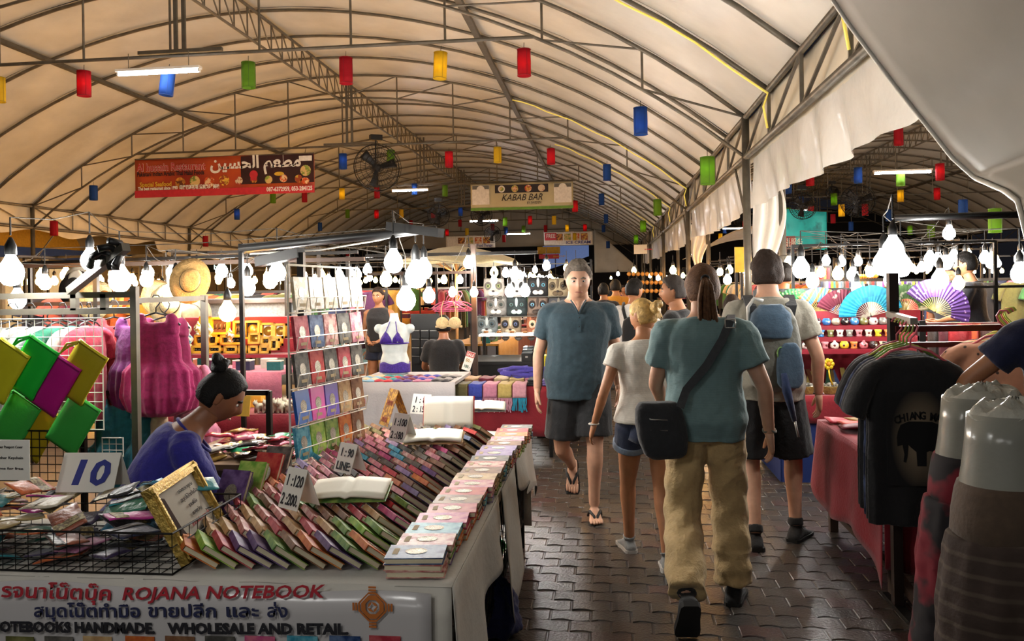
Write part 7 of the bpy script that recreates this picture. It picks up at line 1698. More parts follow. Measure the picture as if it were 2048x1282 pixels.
def batten(p, ln, label, rz=0., hang=.25):
    e = empty('fluorescent_lamp', p, rz, label=label, cat='lamp', group='fluorescent lamps')
    MB().box((0, 0, .045), (ln, .10, .035)).obj('housing', m_white, e)
    MB().tube([(-ln * .48, 0, 0), (ln * .48, 0, 0)], .024, 8).obj('tube', m_tube, e, True)
    for sx in (-1, 1):
        MB().box((sx * ln * .485, 0, .012), (.02, .05, .06)).obj('end_cap', m_white, e)
        MB().tube([(sx * ln * .36, 0, .06), (sx * ln * .36, 0, .06 + hang)], .006, 4).obj('hanger', m_steel, e)
    return e
YT = [Y_T1 + 5 * RIB * i for i in range(5)]
for u, v, Y, hg, lab in ((317, 145, YT[0] - .40, .22, 'long fluorescent lamp with a blue lantern below it in the first lantern row'), (820, 381, YT[2] - .45, .3, 'fluorescent lamp hung beside the second black fan'),
                     (968, 442, YT[3] - .5, .3, 'fluorescent lamp under the white menu banner'), (1037, 468, YT[4] - .5, .3, 'fluorescent lamp far down the aisle tent'),
                     (1805, 345, YT[1], .3, 'fluorescent lamp in the neighbouring tent above a green lantern'), (1580, 422, YT[2] + 4, .3, 'fluorescent lamp of the neighbouring tent beside the grey post'),
                     (1470, 457, YT[4] - 1, .3, 'fluorescent lamp deep in the neighbouring tent')):
    batten(atY(u, v, Y), 1.22, lab, hang=hg)
# lamp crossbars with twin drop posts under the ridge
for i, Y in enumerate(YT):
    for q, dx in enumerate((0, T2DX)):
        e = empty('lamp_crossbar', (XC + dx + .2, Y - .1, 5.0), label='grey crossbar on twin drop posts under the %s ridge, truss %s' % (('aisle tent', 'neighbouring tent')[q],
            ('over the first lanterns', 'over the second lanterns', 'by the menu banner', 'past the menu banner', 'at the far end')[i]), cat='crossbar', group='lamp crossbars')
        MB().box((0, 0, .03), (1.25, .05, .05)).obj('bar', m_steel2, e)
        for sx in (-.06, .06): MB().box((sx, 0, .8), (.05, .04, 1.5)).obj('drop_post', m_steel2, e)

# ------------------------------------------------------------------ paper lanterns
LC = {'r': ('#b01226', 'red'), 'y': ('#d8bd2a', 'yellow'), 'b': ('#1f4f9a', 'blue'), 'g': ('#6d9a25', 'green')}
def lantern_mat(c, name):
    m = M(name, c, .75, 0, .1, 20)
    nt = m.node_tree; b = nt.nodes['Principled BSDF']
    tr = nt.nodes.new('ShaderNodeBsdfTranslucent'); mx = nt.nodes.new('ShaderNodeMixShader'); tp = nt.nodes.new('ShaderNodeBsdfTransparent'); m2 = nt.nodes.new('ShaderNodeMixShader')
    tr.inputs['Color'].default_value = tuple(min(1, x * 1.5) for x in hexc(c)) + (1,); tp.inputs['Color'].default_value = tuple(min(1, x * 1.2 + .1) for x in hexc(c)) + (1,)
    mx.inputs[0].default_value = .45; m2.inputs[0].default_value = .10
    nt.links.new(b.outputs[0], mx.inputs[1]); nt.links.new(tr.outputs[0], mx.inputs[2])
    nt.links.new(mx.outputs[0], m2.inputs[1]); nt.links.new(tp.outputs[0], m2.inputs[2]); nt.links.new(m2.outputs[0], nt.nodes['Material Output'].inputs[0])
    return m
LM = {}
for k, (c, nm) in LC.items():
    m = lantern_mat(c, 'lantern_' + nm)
    sh = MB(); sh.sheet(lambda a, b: (.092 * cos(2 * pi * a) * (1 - .06 * abs(b - .5)), .092 * sin(2 * pi * a) * (1 - .06 * abs(b - .5)), -.39 + .36 * b), 18, 4, .002)
    fr = MB()
    for z in (-.385, -.035): fr.tube([(.093 * cos(2 * pi * i / 18), .093 * sin(2 * pi * i / 18), z) for i in range(18)], .004, 4, closed=True)
    for a in range(4): fr.tube([(.094 * cos(a * pi / 2 + .4), .094 * sin(a * pi / 2 + .4), -.385), (.094 * cos(a * pi / 2 + .4), .094 * sin(a * pi / 2 + .4), -.035)], .003, 4)
    fr.bar((-.09, 0, -.04), (.09, 0, -.04), .006)
    LM[k] = (sh.mesh('paper_shade', m, True), fr.mesh('wire_frame', M('lantern_wire_' + nm, tuple(x * .5 for x in hexc(c)), .6)))
lb = MB(); lb.ball((0, 0, -.2), .022, 8, 6)
LBULB = lb.mesh('bulb', M('lantern_bulb', '#fff2d0', .4, emit=90, ecol='#ffe2b0'), True)
LCORD = MB().tube([(0, 0, -.04), (.004, 0, .06)], .004, 4).mesh('cord', m_black)
ROWN = {10: 'in the first row of lanterns', 18: 'in the second row of lanterns', 25: 'in the third row of lanterns', 33: 'in the fourth row of lanterns', 40: 'in the last row of lanterns'}
def lantern(u, v, Y, c, lit=False, tilt=0., tent=''):
    p = atY(u, v, Y); p.z += .2
    wd = {k: t for k, t in ROWN.items()}[min(ROWN, key=lambda k: abs(k - Y))]
    e = empty('paper_lantern', p, label='%s%s cylinder lantern %s%s' % ('glowing ' if lit else 'unlit ', LC[c][1], wd, tent), cat='lantern', group='hanging cylinder lanterns' + tent)
    e.rotation_euler = (0, tilt, random.random() * 3)
    a, b = LM[c]
    inst(a, 'paper_shade', parent=e); inst(b, 'wire_frame', parent=e); inst(LCORD, 'cord', parent=e)
    if lit: inst(LBULB, 'bulb', (0, 0, random.uniform(-.08, .03)), parent=e)
    return e
Y1, Y2, Y3, Y4, Y5 = [y - .12 for y in YT]
for L_ in ((-3, 178, Y1, 'y'), (168, 166, Y1, 'r', 1), (338, 165, Y1, 'b', 0, .12), (497, 149, Y1, 'g'), (692, 140, Y1, 'r'), (882, 130, Y1, 'y', 1, .05), (1048, 124, Y1, 'r', 1), (1281, 241, Y1, 'b', 1), (1415, 340, Y1, 'g', 1),
           (187, 385, Y2, 'b'), (108, 456, Y2, 'r'), (686, 322, Y2, 'b', 1), (782, 316, Y2, 'g', 0, .2), (898, 318, Y2, 'r', 1), (995, 309, Y2, 'y'), (1102, 312, Y2, 'r', 1), (1214, 344, Y2, 'b'), (1315, 414, Y2, 'g'),
           (474, 428, Y3, 'b', 1), (411, 482, Y3, 'r'), (546, 395, Y3, 'g'), (609, 393, Y3, 'r'), (684, 387, Y3, 'y', 1), (754, 385, Y3, 'r'), (829, 378, Y3, 'b', 1), (890, 381, Y3, 'g'), (1150, 412, Y3, 'r', 1), (1203, 398, Y3, 'b'), (1286, 452, Y3, 'g', 1),
           (592, 491, Y4, 'r'), (640, 453, Y4, 'b'), (695, 427, Y4, 'g'), (753, 428, Y4, 'r', 1), (803, 427, Y4, 'y'), (866, 427, Y4, 'r'), (921, 423, Y4, 'b', 1), (1060, 440, Y4, 'r', 1), (1108, 440, Y4, 'y'), (1212, 437, Y4, 'b'), (1010, 443, Y4, 'g', 1), (1272, 478, Y4, 'g', 1),
           (695, 508, Y5, 'r'), (779, 511, Y5, 'r'), (738, 468, Y5, 'b'), (822, 447, Y5, 'r'), (894, 465, Y5, 'r', 1), (934, 463, Y5, 'y'), (920, 446, Y5, 'r'), (1012, 461, Y5, 'b'), (1047, 458, Y5, 'g'), (1091, 457, Y5, 'r'), (1134, 456, Y5, 'y', 1), (1149, 473, Y5 - .4, 'y'), (1170, 455, Y5, 'r', 1), (1207, 457, Y5, 'b'), (1216, 489, Y5, 'b'), (1008, 477, Y5 - .6, 'r'), (985, 453, Y5, 'r')):
    lantern(*L_)
for L_ in ((1797, 272, Y2 - 1, 'r'), (1716, 350, Y2 + 1, 'b', 1), (1880, 343, Y2, 'r', 1), (1801, 355, Y2 + .3, 'g'), (1620, 355, Y2 + 1, 'r'), (1575, 371, Y2 + 1, 'b'), (1926, 415, Y2, 'b'), (1990, 440, Y1 + 2, 'g'),
           (1874, 387, Y3, 'r', 1), (1801, 391, Y3, 'y', 1), (1668, 398, Y3, 'g', 1), (1683, 420, Y3 - .6, 'y', 1), (1730, 419, Y3, 'r'), (1602, 404, Y3, 'b'), (1622, 420, Y3, 'r', 1), (1778, 430, Y3, 'b'), (1862, 461, Y3 - 3, 'g'),
           (1571, 437, Y4, 'r'), (1567, 455, Y4, 'y'), (1666, 437, Y4, 'r'), (1620, 438, Y4, 'y', 1), (1702, 452, Y4, 'b'), (1602, 453, Y4, 'r'), (1577, 424, Y4, 'g'), (1644, 475, Y4, 'b'), (1780, 461, Y4, 'g'), (1820, 460, Y4, 'g', 1), (1490, 450, Y4, 'r', 1), (1449, 459, Y5, 'b'), (1434, 451, Y5, 'r'), (1441, 474, Y5 - 1, 'y', 1), (1477, 468, Y5, 'r')):
    lantern(*L_, tent=' of the neighbouring tent') if len(L_) == 5 else lantern(*L_, 0, tent=' of the neighbouring tent')

_rows = {}
for o in COL.objects:
    if o.name.startswith('paper_lantern'): _rows.setdefault((min(ROWN, key=lambda k: abs(k - o.location.y)), o['group']), []).append(o)
for (k, g_), L_ in _rows.items():
    nb_ = 'neighbouring' in g_
    for i, o in enumerate(sorted(L_, key=lambda q: q.location.x, reverse=not nb_)):
        o['label'] = '%s lantern, %s from the posts %s%s' % (' '.join(o['label'].split()[:2]), ORD[i], ROWN[k].replace(' of lanterns', ''), ' of the neighbouring tent' if nb_ else '')
# ------------------------------------------------------------------ fans
m_fan = M('black_fan_metal', '#17181a', .4, .3, .1, 10)
def fan(u, v, Y, d, label, yaw=0.):
    p = atY(u, v, Y)
    e = empty('ceiling_fan', p, yaw, label=label, cat='fan', group='black industrial fans')
    r = d / 2
    cg = MB()
    for k in range(5):
        rr = r * (1 - .2 * k); yy = -.10 + .10 * (k / 4) ** 1 * -0.4
        cg.tube([(rr * cos(2 * pi * i / 28), yy, rr * sin(2 * pi * i / 28)) for i in range(28)], .006, 4, closed=True)
    cg.tube([(r * cos(2 * pi * i / 28), .06, r * sin(2 * pi * i / 28)) for i in range(28)], .011, 4, closed=True)
    for i in range(36):
        a = 2 * pi * i / 36
        cg.tube([(.05 * cos(a), -.14, .05 * sin(a)), (r * cos(a), -.10, r * sin(a)), (r * cos(a), .06, r * sin(a)), (.09 * cos(a), .13, .09 * sin(a))], .0045, 3)
    cg.obj('cage', m_fan, e)
    for i in range(3):
        a = 2 * pi * i / 3 + .3
        def bl(s, t, a=a):
            q = .06 + s * (r * .84 - .06); wd = .09 + .12 * s
            off = (t - .5) * wd
            return (cos(a) * q - sin(a) * off, (t - .5) * .06, sin(a) * q + cos(a) * off)
        MB().sheet(bl, 5, 3, .003).obj('blade', m_fan, e, True)
    mo = MB(); mo.lathe([(.03, -.12), (.07, -.08), (.07, .04), (.09, .05), (.09, .2), (.05, .24)], n=14, axis='Y'); mo.obj('motor', m_fan, e, True)
    MB().tube([(0, .12, .05), (0, .14, .3), (0, .10, r + .12)], .02, 6).obj('hanger_rod', m_fan, e)
    MB().box((0, .10, r + .16), (.26, .16, .12)).obj('mount', m_fan, e)
    return e
fan(755, 335, YT[1] - 1.2, 1.02, 'black caged fan hung beside the red restaurant banner', .55)
fan(877, 431, YT[2] + .3, .72, 'black caged fan under the third lantern row', .1)
fan(963, 430, YT[2] + .5, .7, 'black caged fan behind the foot of the menu banner', .05)
fan(985, 468, YT[3] + 1, .72, 'black caged fan far along the aisle tent', .2)
fan(1606, 412, YT[2] - 3, .72, 'black caged fan beside the grey posts in the neighbouring tent', .1)
fan(1716, 402, YT[2] - 4, .85, 'black caged fan beside the yellow lantern in the neighbouring tent', -.1)
fan(1665, 305 + 80, YT[3], .5, 'small fan high in the neighbouring tent', -.1)
fan(1480, 440, YT[4] - 4, .6, 'fan deep inside the neighbouring tent', .2)

# ------------------------------------------------------------------ stall bulbs: pixel, distance, colour
BL = [(22, 545, 4.0, 'w', .075, 'beside the clutch bags'), (180, 521, 4.6, 'w', .062, 'clamped to the slanting lamp arm'), (240, 560, 4.6, 'w', .075, 'hanging before the slanting lamp arm'),
      (35, 600, 6.0, 'w', .075, 'over the white hangers'), (90, 566, 6.4, 'y', .062, 'warm, behind the clutch bags'), (293, 560, 6.5, 'w', .062, 'over the straw hats'),
      (352, 572, 6.2, 'w', .075, 'beside the hanging straw hat'), (325, 588, 7.2, 'w', .062, 'behind the magenta dress'), (402, 577, 8.0, 'y', .05, 'under the bar sign'),
      (455, 625, 6.0, 'y', .075, 'warm, right over the yellow frames'), (495, 575, 6.6, 'w', .075, 'over the yellow frames'), (462, 567, 8.5, 'w', .05, 'behind the yellow frames'),
      (540, 563, 6.3, 'w', .062, 'beside the notebook rack'), (555, 545, 5.2, 'w', .062, 'at the top of the notebook rack'),
      (787, 525, 4.5, 'w', .062, 'on the long black arm over the notebooks'), (832, 552, 4.7, 'w', .075, 'on the second cable over the notebooks'), (848, 540, 5.1, 'w', .062, 'on the white cable over the notebooks'),
      (772, 560, 6.8, 'y', .062, 'warm, before the two shoppers in vests'), (812, 600, 5.3, 'w', .075, 'lowest of the cluster over the bust form'), (858, 592, 6.8, 'w', .062, 'beside the bust form'),
      (937, 526, 8.4, 'w', .062, 'under the cream parasol'), (905, 585, 8.6, 'w', .05, 'over the pink hangers'), (948, 585, 8.4, 'y', .05, 'warm, on the dark pole by the bras'), (888, 560, 10, 'y', .05, 'warm, behind the bras'), (920, 560, 10.5, 'w', .05, 'behind the parasol pole'),
      (1030, 548, 10.2, 'w', .075, 'high over the cat cushions'), (1020, 583, 10.1, 'w', .075, 'before the cat cushions'), (1050, 582, 10.1, 'w', .075, 'before the dog cushion'), (988, 560, 10.6, 'w', .05, 'beside the cat cushions'),
      (1093, 532, 13, 'w', .075, 'shaped lamp past the cushion stall'), (1133, 536, 14, 'y', .062, 'warm, behind the man in the teal shirt'), (1152, 534, 14, 'y', .062, 'warm, above the man in the teal shirt'), (1100, 557, 13.4, 'y', .062, 'warm, past the dog cushion'),
      (1070, 540, 13, 'w', .05, 'under a small green shade'), (1236, 548, 32, 'w', .075, 'far down the aisle'), (1268, 541, 22, 'y', .075, 'warm, under the far white awning'), (1346, 541, 16, 'y', .075, 'warm, by the post row'), (1316, 556, 20, 'w', .062, 'among the far hanging trinkets'), (1222, 556, 36, 'y', .062, 'farthest down the aisle'),
      (1300, 552, 26, 'y', .062, 'past the far white awning'), (1420, 556, 13, 'y', .062, 'behind the ponytail'), (1455, 560, 11, 'w', .062, 'behind the grey post'), (1440, 545, 12, 'y', .05, 'beyond the grey post'),
      (1786, 500, 4.5, 'w', .062, 'at the end of the black arm over the T-shirts'), (1768, 528, 5.2, 'w', .075, 'behind the T-shirt pole'), (1802, 532, 5.6, 'w', .075, 'beside the T-shirt pole'), (1783, 560, 6.2, 'w', .062, 'just above the blue fan'),
      (1602, 538, 6.5, 'w', .075, 'over the green fan'), (1625, 563, 7.2, 'w', .062, 'before the bamboo fan ribs'), (1578, 526, 9.5, 'y', .062, 'warm, beside the blue shirted seller'), (1652, 522, 8.6, 'w', .05, 'over the pot shelf'), (1683, 524, 8.8, 'w', .05, 'over the maroon fan'), (1716, 523, 8.6, 'w', .05, 'over the turquoise fan'),
      (1642, 545, 8.2, 'y', .05, 'warm, by the red tassels'), (1676, 548, 8.2, 'y', .062, 'warm, over the striped scarves'), (1705, 550, 8.1, 'w', .062, 'over the striped scarves'), (1740, 545, 8.4, 'y', .05, 'warm, beside the orange trinkets'), (1714, 582, 7.4, 'w', .062, 'between the maroon and turquoise fans'),
      (1898, 467, 9.5, 'w', .075, 'hung high in the neighbouring tent'), (1860, 517, 8.6, 'w', .062, 'over the purple fan'), (1892, 527, 8, 'w', .062, 'behind the purple fan'), (1880, 560, 7, 'w', .075, 'over the dark shelves'), (1917, 567, 6.6, 'y', .05, 'warm, at the tip of the purple fan'), (1908, 513, 9.4, 'w', .062, 'by the dark haired woman'),
      (1970, 516, 9, 'w', .062, 'over the dark wigs'), (1995, 527, 11, 'w', .05, 'far over the dark wigs'), (1936, 506, 12, 'w', .05, 'far past the purple fan'), (1843, 535, 9, 'w', .05, 'over the white tray'), (2040, 548, 5.6, 'w', .062, 'at the edge of the tarp'),
      (1550, 560, 10.5, 'w', .05, 'beside the yellow sign strip'), (1500, 545, 15, 'w', .05, 'past the yellow sign strip'), (700, 545, 9.2, 'w', .05, 'behind the notebook rack'), (735, 540, 9.6, 'w', .062, 'over the two shoppers in vests')]
for u, v, Y, c, r, t in BL:
    bulb(atY(u, v, Y), 'bare glowing %s bulb %s' % ('warm' if c == 'y' else 'white', t.replace('warm, ', '')), c, r, up=.3)
for nm, test in (('over the stalls left of the aisle posts', lambda q: q[0] < 1000 and q[2] < 11), ('over the T-shirt and pot stalls', lambda q: q[0] > 1540 and q[2] < 12)):
    pts = sorted([atY(u, v, Y) + Vector((0, 0, .3)) for u, v, Y, c, r, t in BL if test((u, v, Y))], key=lambda p: (round(p.y / 1.6), p.x))
    P_ = []
    for a, b in zip(pts, pts[1:]): P_ += [a, a.lerp(b, .5) - Vector((0, 0, .03))]
    P_.append(pts[-1]); o = MB().tube(P_, .003, 4).obj('bulb_wire', m_cable); tag(o, 'thin strung wire carrying the bare bulbs ' + nm.replace('left of the aisle posts', 'around the notebooks'), 'wire')
# ------------------------------------------------------------------ banners hung under the trusses
def hang_banner(u0, v0, u1, v1, Y, mat, name, label):
    A, Bq = atY(u0, v1, Y), atY(u1, v0, Y); W, H = Bq.x - A.x, Bq.z - A.z
    e = empty(name, ((A.x + Bq.x) / 2, Y, A.z), label=label, cat='banner')
    MB().sheet(lambda a, b: ((a - .5) * W, .02 * sin(a * 9), H * b), 24, 6, .003).obj('sheet', mat, e, True)
    MB().tube([(-W / 2, 0, H), (W / 2, 0, H)], .015, 6).obj('top_rod', m_steel, e)
    for s in (-.45, .45): MB().tube([(W * s, 0, H), (W * s, .1, max(H + .1, 5.0 - A.z))], .006, 4).obj('hanging_cord', m_black, e)
    return e, W, H
def bt(e, s, x, z, w_, size, mat, bold=.004, shear=0.): return text_fit(s, Vector(e.location) + Vector((x, -.03, z)), (1, 0, 0), (0, 0, 1), w_, size, mat, e, bold, shear)
def disc(e, x, z, r, mat, nm='printed_dish', y=-.028, sz=1.): o = MB().lathe([(r, 0), (r, .003), (r * .8, .004), (r * .2, .004)], (x, y, z), 16, axis='Y'); o.v = [(p[0], p[1], z + (p[2] - z) * sz) for p in o.v]; return o.obj(nm, mat, e)
m_hus = M('red_orange_print', '#8a1c18', .5, 0, .2, 1.2, pattern='noise', col2='#b5501c', pscale=1.1, thresh=.5, soft=.2); m_pw = M('white_print', '#d8d4cc', .6); m_pr = M('red_outline_print', '#b02430', .6); m_pd = M('dark_print', '#1d1218', .6); m_py = M('yellow_print', '#c9a02c', .6)
e, W, H = hang_banner(271, 306, 628, 396, YT[1] - .2, m_hus, 'restaurant_banner', 'red and orange restaurant banner with food pictures under the second truss')
o = MB().box((W * .30, -.024, H * .62), (W * .40, .003, H * .72)).obj('dark_panel', M('dark_red_night_print', '#2c0f14', .5, 0, .4, 3), e); MB().box((0, -.024, H * .09), (W, .003, H * .18)).obj('red_strip', m_pr, e)
bt(e, 'Al hussain Restaurant', -W * .485, H * .68, W * .39, .26, m_pw, .007); bt(e, 'Al hussain Restaurant', -W * .485, H * .68, W * .39, .26, m_pr, .002).location.y -= .006
bt(e, 'Pakistani Indian Arabic Thai Halal Foods', -W * .485, H * .55, W * .38, .15, m_pd)
ar = ''.join(chr(int(c, 16)) for c in 'FEE1 FECC FEC4 FEE3 0020 FEE6 FEF4 FEB4 FEA4 FEDF 0627'.split()); AR = ''.join(chr(int(c, 16)) for c in 'FEE6 FEF4 FEB4 FEA4 FEDF 0627 0020 FEE2 FECC FEC4 FEE3'.split())
bt(e, AR, -W * .07, H * .68, W * .50, .40, m_pw, .012)
bt(e, 'Special Seafood', -W * .47, H * .28, W * .18, .15, m_py); bt(e, 'The best restaurant since 1990  印度巴基斯坦 清真料理 美味', -W * .48, H * .19, W * .46, .11, m_pw); bt(e, '087-6372959, 053-284125', W * .24, H * .06, W * .25, .14, m_pw)
fd = [M('dish_%d' % i, c, .5, 0, .5, 14, pattern='noise', col2=d, pscale=12) for i, (c, d) in enumerate((('#b5762c', '#5a2a14'), ('#7a8a3a', '#c9a86a'), ('#b5481c', '#d8b58a'), ('#c9a03a', '#8a3a1c'), ('#8a3a2c', '#c9b59a')))]
for i in range(9): disc(e, W * (-.24 + .082 * i), H * (.36 + .02 * (i % 2)), H * (.14 if i < 4 else .10), fd[i % 5])
disc(e, W * .17, H * .50, H * .11, m_pr, 'printed_dome'); MB().box((W * .17, -.028, H * .42), (H * .16, .003, H * .14)).obj('printed_hall', m_pr, e); disc(e, W * .31, H * .50, H * .13, m_py, 'printed_oil_lamp', sz=.4); disc(e, W * .455, H * .56, H * .14, fd[1]); disc(e, W * .45, H * .30, H * .12, fd[2], sz=.7); MB().box((W * .455, -.028, H * .87), (W * .07, .003, H * .13)).obj('corner_emblem', m_pw, e)
m_cr = M('cream_vinyl', '#b5ab86', .5, 0, .08, 2); e, W, H = hang_banner(942, 362, 1146, 422, YT[2] - .2, m_cr, 'menu_banner', 'cream restaurant banner with four dish photos and a green foot')
MB().box((0, -.024, H * .05), (W, .003, H * .10)).obj('green_strip', M('green_print_strip', '#5a8a2c', .6), e); MB().box((-.0, -.024, H * .78), (W * .52, .003, H * .30)).obj('photo_strip', m_pd, e)
for i in range(4): disc(e, W * (-.195 + .13 * i), H * .78, H * .13, [m_pw, fd[1], fd[2], fd[4]][i]); disc(e, W * (-.195 + .13 * i), H * .78, H * .08, fd[(i + 1) % 5], 'printed_food', -.033)
for s in (-1, 1): MB().box((W * .40 * s, -.024, H * .58), (W * .17, .003, H * .72)).obj('award_panel', m_pw, e); MB().box((W * .40 * s, -.026, H * .86), (W * .165, .003, H * .14)).obj('grey_heading', M('grey_print', '#5a5a54', .6), e); disc(e, W * .40 * s, H * .78, H * .15, m_pw, 'award_seal', -.03)
bt(e, 'KABAB BAR', -W * .2, H * .34, W * .40, .30, m_pd, .002, .35); bt(e, 'BY SWEDEN', W * .05, H * .20, W * .14, .12, m_pd, 0, .2)
for (u0, v0, u1, v1, Y, nm, lab, t1, t2) in ((892, 470, 990, 497, YT[4] + 1, 'photo_banner', 'pale banner with a row of photographs far along the tent', 'Original Food Therapy', None), (1088, 462, 1185, 491, YT[4] + 1, 'cartoon_banner', 'white banner with a red framed heading and ICE CREAM far along the tent', 'ICE CREAM', 'FREE')):
    e, W, H = hang_banner(u0, v0, u1, v1, Y, m_pw, nm, lab); bt(e, t1, -W * .05, H * .08, W * .5, .22, m_inkb, .004)
    for i in range(4): MB().box((W * (-.18 + .17 * i), -.024, H * .6), (W * .14, .003, H * .5)).obj('printed_photo', fd[i], e)
    if t2: MB().box((-W * .36, -.026, H * .65), (W * .24, .003, H * .55)).obj('red_heading_box', m_pr, e); bt(e, t2, -W * .45, H * .55, W * .18, .3, m_pw)
# signs by the post row
def sign(u0, v0, u1, v1, Y, mat, name, label, lines=(), post=True, depth=.04):
    A, Bq = atY(u0, v1, Y), atY(u1, v0, Y); W, H = Bq.x - A.x, Bq.z - A.z; e = empty(name, ((A.x + Bq.x) / 2, Y, A.z), label=label, cat='sign')
    MB().box((0, 0, H / 2), (W, depth, H)).obj('board', mat, e); MB().box((0, -depth / 2, H / 2), (W * .97, .006, H * .9)).obj('face', mat, e)
    for t, x, z, w_, sz, mt in lines: text_fit(t, Vector(e.location) + Vector((x * W, -depth / 2 - .006, z * H)), (1, 0, 0), (0, 0, 1), w_ * W, sz * H, mt, e, .002)
    if post:
        for s in (-.3, .3): MB().bar((W * s, depth, -A.z), (W * s, depth, H), .03).obj('post', m_blackm, e)
    return e
sign(1470, 494, 1487, 545, 9.8, M('yellow_sign', '#b59a0f', .5), 'hanging_sign', 'narrow upright yellow sign strip beside the grey post')
sign(1546, 472, 1590, 503, 21, M('red_sign', '#8a1420', .5), 'shop_sign', 'red sign board with white characters beyond the grey posts', (('语服务', .02, .35, .8, .6, m_pw), ('THAI FOOD', .1, .06, .8, .2, m_pw)))
sign(1268, 489, 1294, 508, 24, m_card, 'notice_sign', 'white no smoking notice on the post row', (('NO SMOKING', .3, .4, .6, .2, m_inkr),)); sign(382, 497, 418, 517, 24.5, m_card, 'notice_sign', 'white no smoking notice above the bar sign', (('NO SMOKING', .35, .4, .55, .2, m_inkr),))
ns = bpy.data.objects['notice_sign']
sign(384, 524, 462, 545, 26.5, M('black_sign', '#0f1414', .4), 'bar_sign', 'black sign with pale glowing letters reading bar', (('bar', .07, .25, .33, .8, M('glowing_letters', '#bfe0dc', .5, emit=1.6, ecol='#cfeeea')),), depth=.1)
o = MB().sheet(lambda a, b: (4.55 + 2.1 * a, 25 + .1 * sin(a * 9), 2.75 + 1.15 * b - .2 * a), 16, 8, .004).obj('teal_sheet', M('teal_sheet_painted_light', '#1f8f8f', .4, 0, .3, 2, pattern='noise', col2='#0f3a3a', pscale=2.4, thresh=.62, soft=.08, emit=.25, ecol='#2ab5b0'), None, True); tag(o, 'backlit teal plastic sheet with leaf shadows beyond the grey posts', 'sheet')  # backlight is the sheet's own emission, leaf shadows a darker noise colour
# shopfronts beyond the outer eave
wl = MB().box((-17.5, 27, 2.2), (.4, 44, 4.4)).obj('wall_left', M('beige_plaster', '#9a8660', .8, 0, .15, 1.5)); tag(wl, 'beige plastered shopfront wall beyond the outer eave', 'wall', kind='structure')
sf = empty('shopfront', (-17.2, 21.2, 0), label='yellow shopfront with an arched top and a blue fascia', cat='shopfront')
MB().prism([Vector((0, 4.2 * cos(t) - 1, 3.0 + 1.25 * sin(t))) for t in [pi * i / 20 for i in range(21)]], (.15, 0, 0)).obj('yellow_arch', M('yellow_plaster', '#c9962c', .7), sf); MB().box((.2, 0, 2.85), (.2, 9, .32)).obj('blue_fascia', M('blue_fascia_paint', '#24488a', .5), sf)
for y in (-3.4, -1.6, .4, 2.2): MB().box((.1, y, 1.35), (.12, 1.3, 2.3)).obj('window_pane', M('lit_window', '#c9b58a', .3, emit=.5, ecol='#ffdca0'), sf); MB().bar((.2, y - .75, 0), (.2, y - .75, 2.7), .12).obj('column', m_white, sf)
ov = empty('oval_sign', tuple(atY(85, 499, 24.0)), label='white glowing oval sign on the shopfront', cat='sign'); MB().lathe([(.42, 0), (.44, .03), (.42, .08), (.1, .09)], n=28, sx=1.0, sy=.62, axis='Y').obj('rim', m_black, ov, True); MB().lathe([(.36, -.01), (.36, -.03), (.05, -.035)], n=28, sx=1., sy=.62, axis='Y').obj('lit_face', M('lit_sign_face', '#f0efe8', .4, emit=4., ecol='#fff8ea'), ov); MB().bar((0, .06, 0), (0, .06, -ov.location.z), .04).obj('bracket_post', m_blackm, ov)
o = MB().sheet(lambda a, b: (XL + .3 + (HW * 2 - .6) * a, 48.6 + .08 * sin(a * 40), 4.0 + (arch_z(XL + .3 + (HW * 2 - .6) * a) - 4.0) * b), 60, 5, .004).obj('gable_cloth', M('grey_gable_cloth', '#a39e92', .6, 0, .1, 1), None, True); tag(o, 'pale cloth filling the arch at the far tent end', 'cloth')
# far gable: dark street beyond the tent
gb = MB(); gb.box((-6, 56, 3.2), (60, .4, 6.4)); wb_ = gb.obj('wall_back', M('dark_street', '#15171a', .8, 0, .5, .6)); tag(wb_, 'dark buildings closing the street behind the tents', 'wall', kind='structure')
o = MB().sheet(lambda a, b: (-3.9 + 2.9 * a, 50.5, 3.4 + 1.2 * b - .9 * (1 - a) * (1 - b)), 10, 6, .02).obj('blue_roof', M('blue_roofing_painted_light', '#5a7ab5', .4, emit=.35, ecol='#7a9ae0'), None); tag(o, 'blue lit slanting roof seen through the far tent end', 'roof')  # light falling on the roof is put in as its own emission
o = MB().sheet(lambda a, b: (-.6 + 2.4 * a, 46 + .1 * sin(a * 8), 2.3 + (2.5 - 2.2 * a) * b), 16, 8, .01).obj('sail_cloth', M('white_sail_cloth', '#a8a69c', .6, 0, .1, 2), None, True); tag(o, 'white cloth sail closing the corner of the far tent end', 'cloth')
sign(1075, 493, 1120, 508, 48, m_py, 'street_sign', 'yellow sign board far behind the cushion stall'); sign(1078, 508, 1118, 518, 47, m_pr, 'street_sign', 'red lettered sign board below the yellow one far off', (('SHOP', .2, .3, .6, .5, m_py),))
o = MB().sheet(lambda a, b: (2.0 + 1.6 * a, 19 + 2.2 * b, 2.25 + .7 * sin(pi * a * .5) * (1 - .3 * b)), 10, 6, .01).obj('white_awning', M('dirty_white_awning', '#8f8878', .7), None, True); tag(o, 'dirty white awning over the far trinket stall', 'awning')
